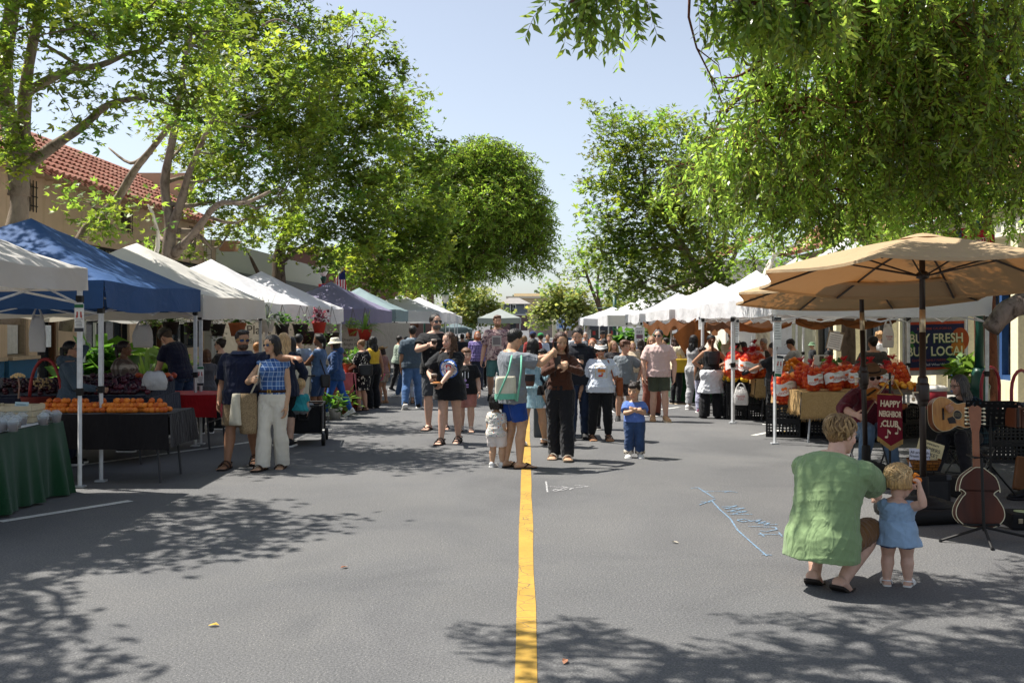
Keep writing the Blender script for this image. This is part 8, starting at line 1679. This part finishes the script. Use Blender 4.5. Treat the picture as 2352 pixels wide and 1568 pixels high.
lh=F_.world(F_.HC[0]);rh=F_.world(F_.HC[1]);v0=W(1988,900,11.32);string_instrument('fiddle','brown fiddle tucked under the chin of the seated fiddler','fiddle',frame_M(v0,W(2028,916,11.1)-v0,(.1,-.9,.45)),VIO,.035,mat('8a4a1e',.3,.5),mat('a8682c',.3,.5),1.0,.356,.15,False,2,False,head=.08)
t=thing('violin_bow','fiddle bow slanting up from the fiddler right hand','bow',rh);d=(W(2040,872,11.2)-rh).normalized();b=MB();b.tube([-d*.08,d*.3,d*.62],[.005,.0045,.003],6);b.build('stick',NECKW,t);b=MB();b.tube([-d*.04+Vector((0,0,-.02)),d*.61+Vector((0,0,-.014))],.0025,4);b.build('hair',IVORY,t);b=MB();b.bbox(d*-.03+Vector((0,0,-.012)),(.02,.014,.02),.003);b.build('frog',EBONY,t)
A_=PEOPLE['acc'];lc=A_.world(A_.HC[0]);rc=A_.world(A_.HC[1]);m_=(lc+rc)/2;t=thing('squeezebox','brown squeezebox with strap held at the picture edge','squeezebox',m_,R(8));b=MB()
for k in range(9):w_=.16+(.02 if k%2 else 0);b.bbox((-.06+k*.015,0,-.06),(.016,w_,w_),.003)
b.build('bellows',mat('5a3a2a',.6),t);b=MB()
for sx in(-.09,.09):b=MB();b.bbox((sx,0,-.06),(.05,.17,.18),.012);b.build('end_box',mat('6b3a22',.35,.45),t)
b=MB();b.tube([(-.10,-.095,.03),(-.11,-.11,-.06),(-.10,-.095,-.14)],.014,6);b.build('hand_strap',mat('3b3330',.7),t)
def stool(label,h,dy=0,z=.40):
 p=h.world(h.P);t=thing('folding_stool',label,'stool',(p.x,p.y,0),h.root.rotation_euler.z,'folding stools of the musicians');z=p.z-.115;b=MB();b.bbox((0,0,z),(.40,.34,.03),.01);b.build('seat',cloth('1c1c1f'),t)
 for sx in(-1,1):
  for sy in(-1,1):b=MB();b.tube([(sx*.19,sy*.16,z-.01),(sx*.19,-sy*.19,0)],.011,6);b.build('leg',DKST,t)
 b=MB();b.tube([(-.19,.19,.02),(.19,.19,.02)],.009,5);b.tube([(-.19,-.19,.02),(.19,-.19,.02)],.009,5);b.build('brace',DKST,t)
 if dy:b=MB();b.bbox((0,-.2,z+.38),(.40,.02,.18),.008);b.build('backrest',cloth('1c1c1f'),t);b=MB();b.tube([(-.19,-.17,z),(-.19,-.21,z+.46)],.011,6);b.build('back_post',DKST,t);b=MB();b.tube([(.19,-.17,z),(.19,-.21,z+.46)],.011,6);b.build('back_post',DKST,t)
stool('black folding chair under the fiddler',F_,1);stool('black folding stool under the long haired guitarist',G_,0);stool('black folding chair under the squeezebox player',A_,1)
c=W(2276,948,9.5);t=thing('music_stand','black perforated music stand in front of the guitarist','music stand',(c.x,9.5,0),R(-14));b=MB();Mx=Matrix.Translation((0,0,c.z))@Matrix.Rotation(R(20),4,'X')
N=9
for i in range(N):
 for j in range(5):
  x0,z0=-.23+i*.0515,-.125+j*.05
  b.add([(x0,0,z0),(x0+.0515,0,z0),(x0+.0515,0,z0+.05),(x0,0,z0+.05),(x0+.016,0,z0+.018),(x0+.036,0,z0+.018),(x0+.036,0,z0+.034),(x0+.016,0,z0+.034)],[(0,1,5,4),(1,2,6,5),(2,3,7,6),(3,0,4,7)],0,Mx)
b.box((0,0,0),(0,0,0));b.add([(-.23,-.04,-.128),(.235,-.04,-.128),(.235,.002,-.128),(-.23,.002,-.128)],[(0,1,2,3)],0,Mx);b.build('desk',BLACKP,t)
b=MB();b.tube([(0,.02,.25),(0,.02,c.z)],.012,8);b.build('shaft',BLACKP,t)
for k in range(3):a=k*2.1+.4;b=MB();b.tube([(0,.02,.34),(math.cos(a)*.30,.02+math.sin(a)*.30,.01)],.009,6);b.build('leg',BLACKP,t)
b=MB();e0=c+Vector((-.19,-.05,.10));b.tube([e0,e0+Vector((-.02,-.01,-.05)),e0+Vector((-.05,-.01,-.10)),e0+Vector((-.03,-.01,-.13)),e0+Vector((0,-.01,-.09)),e0],.004,5);tag(b.build('eyeglasses',FRAME),'spare eyeglasses hooked on the music stand','eyeglasses')
p0=W(2043,905,10.25);t=thing('club_pennant','maroon pennant reading HAPPY NEIGHBOR CLUB with gold fringe','pennant',p0,R(-6));MAR=cloth('6e1526',.08);b=MB();N=12
def pen(u,v):
 x=(-.5+u)*.25;tip=.46+.085*(1-abs(2*u-1));return(x+.008*v,.010*math.sin(u*6+v*2)-.004,-v*tip-.03*(u-.5))
b.loft([[pen(i/N,j/10)for i in range(N+1)]for j in range(11)],False,closed=False);b.build('cloth',MAR,t,True)
b=MB();rg=random.Random(3)
for k in range(70):
 u=k/69;q=Vector(pen(u,1));b.tube([q+Vector((0,-.003,.012)),q+Vector((rg.uniform(-.006,.006),rg.uniform(-.012,.004),-.035))],.0045,3)
b.build('fringe',mat('b3935a',.8),t)
PNK=mat('d9c6a8',.7)
for s,z,sz in(('HAPPY',-.10,.088),('NEIGHBOR',-.205,.080),('CLUB',-.305,.088)):text_obj('lettering',s,sz,PNK,t,(.002,-.017,z),(R(90),R(3),0),.001,sx=.74 if s!='NEIGHBOR' else .56,bold=.0032)
for x,z in((-.035,-.44),(.065,-.40),(-.09,-.33)):
 b=MB();s_=1 if x>-.08 else .5;b.sph((x,-.018,z),(.016*s_,.003,.012*s_),8);b.box((x+.014*s_,-.018,z+.04*s_),(.005,.003,.085*s_));b.add([(x+.014*s_,-.0185,z+.082*s_),(x+.045*s_,-.0185,z+.05*s_),(x+.04*s_,-.0185,z+.028*s_),(x+.014*s_,-.0185,z+.058*s_)],[(0,1,2,3)]);b.build('music_note',PNK,t)
b=MB();b.tube([(-.135,-.004,.005),(.135,-.004,-.01)],.007,6);b.build('crossbar',mat('a07a40',.5),t)
b=MB();b.tube([(-.13,-.004,.0),(.03,.0,.17),(.13,-.004,-.01)],.006,5);b.build('cord',mat('b3935a',.8),t)
t=thing('pennant_stand','black stand carrying the maroon pennant','stand',(p0 .x+.03,10.32,0));b=MB();b.tube([(0,0,.02),(0,0,p0 .z+.22)],.013,8);b.build('shaft',BLACKP,t);b=MB();b.lathe([(.14,0),(.14,.018),(.03,.035)],18);b.build('foot',BLACKP,t,True)
AMP=mat('1a191a',.7,.2,bump=.4,bscale=200);bx=W(2112,1120,9.35).x
t=thing('amplifier_box','black amplifier box behind the near umbrella base','amplifier',(bx+.05,9.3,0),R(6));b=MB();b.bbox((0,0,.15),(.34,.24,.30),.012);b.build('cabinet',AMP,t);b=MB();b.box((0,-.122,.14),(.28,.006,.20));b.build('grille',mat('2a2a2b',.8),t);b=MB();b.tube([(-.07,0,.30),(-.06,0,.325),(.06,0,.325),(.07,0,.30)],.008,6);b.build('handle',BLACKP,t)
for sx in(-1,1):b=MB();b.bbox((sx*.15,-.10,.275),(.05,.05,.05),.008);b.build('corner_guard',DKST,t)
b=MB();b.box((.02,-.128,.03),(.07,.01,.035));b.build('badge',mat('5a3f8f',.5),t)
t=thing('tip_basket','small wicker tip basket with two signs on the amplifier box','basket',(bx+.02,9.3,.335),R(-5));b=MB()
rr=[]
for u,k in((0,.0),(.09,1),(.10,1.06),(.09,1.0),(.02,.2)):
 rr.append([((.10+.03*min(1,k))*1.15*math.copysign(abs(math.cos(a))**.5,math.cos(a)),(.07+.02*min(1,k))*math.copysign(abs(math.sin(a))**.5,math.sin(a)),u)for a in[2*PI*j/24 for j in range(24)]])
b.loft(rr);WICK=NT('wicker');WICK.p(.6,.3);w_=WICK.n('TexBrick',i_Vector=WICK.map((1,1,1),(R(90),0,0)),i_Scale=9.0,i_Mortar_Size=.03);WICK.set(w_.inputs['Color1'],lin('9c6428'));WICK.set(w_.inputs['Color2'],lin('7d4c1c'));WICK.set(w_.inputs['Mortar'],lin('3f240e'));WICK.base(w_.outputs[0]);WICK.bump(w_.outputs[1],.6,.01);b.build('basket_body',WICK.m,t,True)
def leaning_sign(label,c,w,h,rz,tilt,m,lines,mi):
 t=thing('paper_sign',label,'sign',c,R(rz));t.rotation_euler.y=R(tilt);t.rotation_euler.x=R(-8);b=MB();b.bbox((0,0,h/2),(w,.004,h),.001);b.build('card',m,t)
 for s,z,sz,im in lines:text_obj('lettering',s,sz,im,t,(0,-.004,z),ext=.0006)
 return t
leaning_sign('white paper sign reading All proceeds Prison Library in the tip basket',(bx-.03,9.27,.36),.20,.17,5,4,mat('c9cbd8',.6),[('All proceeds',.135,.036,INK),('Prison Library',.10,.036,INK),('please give',.06,.036,RED_I)],0)
leaning_sign('cream fan shaped sign reading FARMERS MARKET behind the white one',(bx+.06,9.33,.40),.25,.20,0,18,mat('cdbf90',.6),[('COMMUNITY',.17,.026,INK),('FARMERS',.125,.048,INK),('MARKET',.075,.048,INK)],0)
def hardcase(label,c,d,rz,m=AMP,name='instrument_case'):
 t=thing(name,label,'case',c,R(rz));b=MB();b.bbox((0,0,d[2]/2),d,.02);b.build('shell',m,t);b=MB();b.tube([(-.06,-d[1]/2,d[2]*.6),(-.05,-d[1]/2-.03,d[2]*.6),(.05,-d[1]/2-.03,d[2]*.6),(.06,-d[1]/2,d[2]*.6)],.008,6);b.build('handle',BLACKP,t)
 for sx in(-1,1):b=MB();b.bbox((sx*d[0]*.32,-d[1]/2-.003,d[2]*.6),(.035,.01,.04),.003);b.build('latch',CHROME,t)
 return t
c=Gd(2152,1118);hardcase('small black case beside the tip basket',(c.x+.02,9.75,0),(.24,.20,.20),10)
c=Gd(2345,1212);o=hardcase('black case with a pale round sticker at the picture edge',(c.x+.08,8.3,0),(.36,.30,.13),-8);b=MB();b.lathe([(.06,0),(.06,.003),(.001,.004)],18,0,(-.06,0,.131));b.build('sticker',mat('a9b78a',.6),o)
c=Gd(2335,1122);t=thing('leather_bag','brown leather satchel leaning on the ground by the music stand','bag',(c.x+.05,10.0,0),R(-20));b=MB();b.bbox((0,0,.17),(.34,.10,.34),.02,rot=Euler((R(-14),R(8),0)));b.build('bag_body',mat('7a4f2a',.5,.35),t);b=MB();b.box((.05,-.055,.18),(.035,.012,.34),rot=Euler((R(-14),R(8),0)));b.build('strap',mat('3d2616',.5),t)
for k,(px,z,lab)in enumerate([(2300,0,'black crate on the ground behind the music stand'),(2305,.243,'second black crate behind the music stand'),(2298,.486,'top black crate behind the grey haired guitarist'),(2200,0,'black crate hidden behind the guitarist legs')]):crate('produce_crate',lab,W(px,0,12.3).x,12.3,z,.52,.40,.24,CRB,R(-5+4*k),9,4,.01,'black produce crates')
c=W(2147,905,13.4);t=thing('drink_cooler','red and white drink cooler on the ground behind the guitarist','cooler',(c.x,13.4,.55));b=MB();b.lathe([(.15,0),(.155,.22),(.15,.24)],20);b.build('tub',mat('9c2f38',.4),t,True);b=MB();b.lathe([(.158,.24),(.16,.29),(.12,.31),(.03,.32)],20);b.build('lid',mat('cfcac4',.5),t,True);b=MB();b.box((0,0,-.275),(.3,.3,.54));b.build('stand_box',CRB,t)
REDR=mat('8f1f30',.35,.45)
for k,(px,Y,lab)in enumerate([(2275,15.2,'red curved bicycle rack left of the shop window'),(2345,14.2,'red curved bicycle rack at the picture edge')]):c=W(px,0,Y);b=MB();b.tube([(-.25,0,.13),(-.25,0,.55)]+[(-.25*math.cos(PI*q/8),0,.75+.28*math.sin(PI*q/8))for q in range(9)]+[(.25,0,.55),(.25,0,.13)],.024,10);o=b.build('bicycle_rack',REDR,None,True);o.location=(c.x,Y,0);o.rotation_euler.z=R(35);tag(o,lab,'bicycle rack','red bicycle racks')
c=W(2238,850,16.2);plant('leafy plant in a wooden box by the green lamp post',(c.x,16.6,.5),'big',3,1.6,0,610,lm=1,n=60,group='plants by the right shops')
tree('gnarled_tree','old gnarled tree with a thick knotted limb bending over the crates',[([(8.3,12.6,0),(8.2,12.6,1.0),(7.7,12.5,1.75),(6.9,12.4,2.0),(6.35,12.4,1.98),(6.0,12.4,1.86),(5.78,12.4,1.62)],.26,.11),([(6.4,12.4,1.95),(6.45,12.3,1.72),(6.6,12.3,1.62)],.14,.10),([(7.7,12.5,1.75),(7.9,12.6,2.8),(7.7,12.6,3.6)],.2,.08)],[((7.6,12.6,4.0),1.0,.8),((8.3,12.8,3.6),.8,.8)],LEAF['weep'],bark('4f423a','84746a',12),per=26,seed=95,size=.1,shape=KITE,dens=3)
p=W(2300,545,13.5);t=thing('pole_banner','red and blue oval street banner glimpsed above the near umbrella','banner',(W(2225,0,15.8).x,15.8,W(0,548,15.8).z));b=MB();b.prism([(math.cos(2*PI*k/20)*.40,math.sin(2*PI*k/20)*.17)for k in range(20)],-.01,.01,0,XZ);b.build('cloth',mat('a3202c',.7),t);b=MB();b.box((-.16,-.015,0),(.08,.006,.28));b.build('stripe',mat('2a3a80',.7),t);text_obj('lettering','EVENTS',.09,mat('d9c6c0',.7),t,(.14,-.016,-.02),ext=.001)
def bag(label,c,d,rz,m,straps=(),sm=None,extra=None,cat='bag',name='shoulder_bag',flop=.0):
 t=thing(name,label,cat,c,R(rz));b=MB();rings=[];w,dp,h=d
 for k in range(9):
  u=k/8;s=(.80+.25*math.sin(PI*(u*.75+.1)))*(1-flop*u);rings.append([(w/2*s*math.copysign(abs(math.cos(a))**.6,math.cos(a))*(1+.03*math.sin(j*2+k)),dp/2*(1.1-.6*u)*math.copysign(abs(math.sin(a))**.7,math.sin(a)),h*(u-.5))for j,a in enumerate([2*PI*j/20 for j in range(20)])])
 b.loft(rings);b.build('bag_body',m,t,True)
 if extra:
  for nm,z0,z1,mm in extra:
   b=MB();b.loft([[(w/2*1.075*math.copysign(abs(math.cos(a))**.6,math.cos(a)),dp/2*1.14*math.copysign(abs(math.sin(a))**.7,math.sin(a)),h*z)for a in[2*PI*j/20 for j in range(20)]]for z in(z0,z1)],False);b.build(nm,mm,t,True)
 for P in straps:
  b=MB();inv=t.matrix_basis.inverted();b.tube([inv@Vector(p)for p in P],.011,6);b.build('strap',sm or m,t,True)
 return t
def pw(k,p):return PEOPLE[k].world(p)
def sh(k,i,dz=.0,f=.0):h=PEOPLE[k];return pw(k,h.S[i]*.8+h.T*.2+Vector((0,f,.02+dz)))
MINT=cloth('6fb59b',.06);CANV=cloth('cfc8b4',.06);LEA=mat('1a191b',.4,.4);LEB=mat('5a3626',.45,.35);STRAW=blotch('8a7558',['6f5c44','9c8768'],90,.5,name='woven jute')
s1=sh('f1',1);c=s1+Vector((-.16,-.10,-.60));bag('woven brown shoulder bag with cream top worn by the woman in white trousers',c,(.20,.20,.46),30,STRAW,[[s1+Vector((-.02,-.09,-.02)),s1+Vector((-.05,-.13,-.22)),c+Vector((.02,0,.2))],[s1+Vector((0,.06,-.02)),s1+Vector((-.08,.03,-.25)),c+Vector((-.02,.05,.2))]],CANV)
bag('folded cream cloth tucked on the woven brown shoulder bag',c+Vector((-.12,-.05,.05)),(.14,.16,.36),60,CANV,name='cloth_tote',flop=.3)
s1=sh('m10',1);c=s1+Vector((-.12,-.14,-.37));bag('cream tote with mint green straps and base on the man with the raised phone',c,(.24,.11,.26),14,CANV,[[s1+Vector((x,y,.0)),s1+Vector((x*1.3-.02,y*2.2,-.18)),c+Vector((x*2.2,y*.9,-.15))]for x,y in((-.05,-.085),(.06,-.085),(-.03,.06),(.05,.06))],MINT,[('base_band',-.5,-.25,MINT)],'tote bag','tote_bag')
c=pw('f13',(.16,.05,.72));bag('tan leather tote hanging from the straw hatted woman',c,(.30,.12,.36),-40,mat('b07a3c',.5),[[c+Vector((-.08,0,.17)),c+Vector((-.02,0,.42)),c+Vector((.08,0,.17))]],None,None,'tote bag','tote_bag')
s1=sh('f11',0);c=pw('f11',(-.24,-.02,.80));c=pw('f11',(.0,-.0,0));c=PEOPLE['f11'].root.location+Vector((.10,-.26,.80));bag('black crossbody bag on the woman in the leaf print dress',c,(.27,.08,.22),8,LEA,[[sh('f11',0),c+Vector((.1,.02,.1))]])
c=pw('f11',(.10,.30,.52));plastic_bag('plastic bag carried by the woman in the leaf print dress',(c.x-.12,c.y-.1,c.z-.30),.28,.36,R(70),.5,seed=21)
c=pw('f24',(0,-.20,1.08));bag('black mini backpack on the woman with the long ponytail',c,(.20,.10,.22),0,LEA,[],None,[('flap',.1,.5,mat('222126',.35,.45))],'backpack','mini_backpack')
c=pw('f23',(.05,.17,.93));bag('brown leather waist pouch over grey sweatpants',c,(.22,.07,.13),-42,LEB,[[c+Vector((-.1,.02,.05)),pw('f23',(-.15,.03,.98))],[c+Vector((.1,.02,.05)),pw('f23',(.17,-.02,.98))]],name='waist_pouch')
s1=sh('f19',0);c=PEOPLE['f19'].root.location+Vector((.27,-.02,.78));bag('brown leather bag on the shoulder of the woman in the white visor',c,(.10,.2,.26),0,mat('8a4a26',.5),[[s1+Vector((-.02,-.09,.02)),s1+Vector((.06,-.15,-.25)),c+Vector((0,-.06,.1))]])
c=PEOPLE['f22'].root.location+Vector((.10,-.22,.82));bag('mustard yellow bag worn by the woman in the tan cap',c,(.40,.14,.28),10,cloth('b99a2e'),[[sh('f22',1),c+Vector((0,.02,.12))]])
c=PEOPLE['f9'].root.location+Vector((.14,-.16,.72));bag('small black crossbody bag on the woman with folded arms',c,(.16,.08,.22),20,LEA,[[sh('f9',0),c+Vector((0,0,.1))]])
c=PEOPLE['f7'].root.location+Vector((.22,-.12,.80));bag('long cream canvas tote behind the navy jacket',c,(.24,.06,.46),10,CANV,[[sh('f7',1),c+Vector((0,0,.2))]],None,None,'tote bag','tote_bag')
c=PEOPLE['f17'].root.location+Vector((-.10,-.24,.92));bag('dark brown belt bag on the pale blue dress',c,(.24,.07,.16),-10,LEB,[],None,[('flap',-.05,.5,LEA)],name='waist_pouch')
s1=sh('f18',1);c=PEOPLE['f18'].root.location+Vector((-.26,.06,.86));bag('small black bag on a chain strap on the long haired woman',c,(.12,.07,.12),60,LEA,[[s1,s1+Vector((-.03,-.11,-.25)),c+Vector((.04,-.05,.06))]],mat('8a8a8c',.3,.5,.8))
def phone(label,k,i,m=None,up=(0,0,1),off=(0,0,0),sc=1.0):
 h=PEOPLE[k];p=h.HC[i]+Vector(off);f=h.piv-p;f.z*=.3;f.normalize();u=Vector(up);x=u.cross(f).normalized();Rm=Matrix((x,-f,u)).transposed().to_4x4();M=h.root.matrix_basis@Matrix.Translation(p)@Rm;t=thing('smartphone',label,'phone',M.translation);t.rotation_euler=M.to_euler();b=MB();b.bbox((0,0,.02),(.076,.010,.155),.004);b.build('case',m or mat('1c1c20',.3,.5),t);b=MB();b.box((0,-.0056,.02),(.068,.002,.146));b.build('screen',mat('0c0e12',.05,.6),t);b=MB();b.bbox((-.016,.0065,.070),(.036,.004,.036),.002);b.build('camera_bump',mat('2c2c30',.2,.6),t);return t
phone('phone raised by the man in grey tee and blue shorts','m10',1,None,(0,0,1),(.0,.02,.01));phone('phone held up by the long haired woman in brown','f18',0,None,(0,0,1),(.02,.01,.03));phone('phone read by the man in black polo','m11',1,None,(0,.6,.8));phone('pink phone in the hand of the yellow tank top woman','f12',1,mat('d81f7a',.4),(0,.1,1));phone('pale phone held under the folded arms of the denim top woman','f9',1,mat('c9a9b0',.4),(.3,.2,1));phone('phone held by the woman with brown bob','f5',1,None,(0,.6,.8))
CUPB=mat('4a3c34',.6)
def coffee(label,k,i,off=(0,0,0)):
 h=PEOPLE[k];p=pw(k,h.HC[i]+Vector(off));t=thing('coffee_cup',label,'cup',(p.x,p.y,p.z-.04),0,'takeaway coffee cups');b=MB();b.lathe([(.029,-.03),(.042,.10),(.043,.105)],16);b.build('cup',CUPB,t,True);b=MB();b.lathe([(.045,.10),(.045,.115),(.040,.128),(.02,.13)],16);b.build('lid',mat('9c8f86',.5),t,True);b=MB();b.lathe([(.0335,-.01),(.0405,.055)],16);b.build('sleeve',mat('5d4a3e',.8),t,True)
coffee('takeaway coffee cup held by the tall bearded man','m7',1);coffee('takeaway coffee cup held by the girl in the oversized tee','f16',1)
p=pw('f16',PEOPLE['f16'].HC[0]+Vector((0,.02,.035)));t=thing('snack_plate','flat pastry on a small plate held by the girl with the coffee','snack',p);b=MB();b.lathe([(.02,0),(.085,.006),(.09,.014),(.08,.012)],18);b.build('plate',mat('c9a98a',.7),t,True);b=MB();b.sph((0,0,.018),(.06,.05,.014),12);b.build('pastry',mat('a9703c',.8),t,True)
k7=PEOPLE['k7'];p=pw('k7',(k7 .HC[0]+k7 .HC[1])/2+Vector((0,.01,.02)));t=thing('orange_slice','piece of orange held to the mouth of the toddler in denim','orange slice',p);b=MB();b.sph((0,0,0),(.034,.026,.022),10);b.build('flesh',mat('e0751a',.4),t,True);b=MB();b.tube([(-.03,0,.015),(-.01,0,.04),(.02,.01,.03)],[.012,.012,.004],6);b.build('peel',mat('e8892a',.5),t,True)
h=PEOPLE['f9'];p=pw('f9',h.HC[0]+Vector((0,.02,.05)));t=thing('drink_tumbler','pink lidded tumbler held by the woman with folded arms','tumbler',p);b=MB();b.lathe([(.03,-.08),(.038,.05)],14);b.build('cup',mat('b5506a',.4),t,True);b=MB();b.lathe([(.04,.05),(.04,.07),(.02,.075)],14);b.build('lid',mat('c9a0a8',.4),t,True)
p=Gd(1262,1000);t=thing('waste_bin','dark grey square waste bin on the yellow line behind the pale blue dress','bin',(p.x+.02,p.y,0));b=MB();b.bbox((0,0,.42),(.52,.5,.84),.03);b.build('bin_body',mat('4a5054',.6),t);b=MB();b.bbox((0,0,.86),(.56,.54,.06),.02);b.build('rim',mat('1e1f21',.5),t);b=MB();b.lathe([(.24,.88),(.27,.80),(.275,.70)],20);b.build('liner',mat('121214',.35),t,True)
p=W(1365,745,78);t=thing('parked_truck','black parked pickup truck beyond the crowd','pickup truck',(p.x+.5,78,0),R(90));b=MB();b.prism([(-2.6,.45),(2.6,.45),(2.65,.9),(2.5,1.1),(1.3,1.18),(.75,1.75),(-.6,1.78),(-.9,1.2),(-2.6,1.2)],-.92,.92,0,XZ);b.build('body',mat('15161a',.25,.5),t);b=MB();b.prism([(1.12,1.2),(.7,1.66),(-.5,1.68),(-.7,1.22)],-.935,.935,0,XZ);b.build('windows',GLASS,t)
for x in(-1.65,1.6):
 for y in(-.85,.85):b=MB();b.lathe([(.2,-.11),(.37,-.11),(.39,-.06),(.39,.06),(.37,.11),(.2,.11)],18,0,M=Matrix.Translation((x,y,.39))@Matrix.Rotation(R(90),4,'X'));w_=b.build('wheel',BLACKP,t,True);b=MB();b.lathe([(.02,-.12),(.2,-.115),(.2,.115),(.02,.12)],14,0,M=Matrix.Translation((x,y,.39))@Matrix.Rotation(R(90),4,'X'));b.build('rim',STEEL,w_)
for y in(-.7,.7):b=MB();b.bbox((-2.6,y,.95),(.05,.22,.3),.01);b.build('tail_light',mat('8a1518',.3,.5),t)
c=W(1440,738,112);t=thing('info_board','white notice board with blue squares before the long wall','sign',(W(1300,0,112).x-.1,111,0));b=MB();b.bbox((0,0,1.65),(2.0,.08,1.2),.01);b.build('board',mat('b9c6d6',.6),t);b=MB()
for k in range(2):b.box((-.5,-.05,1.9-k*.5),(.4,.03,.35))
b.build('squares',mat('2f6fc0',.6),t)
for sx in(-.8,.8):b=MB();b.tube([(sx,.05,0),(sx,.05,1.1)],.05,6);b.build('post',DKST,t)
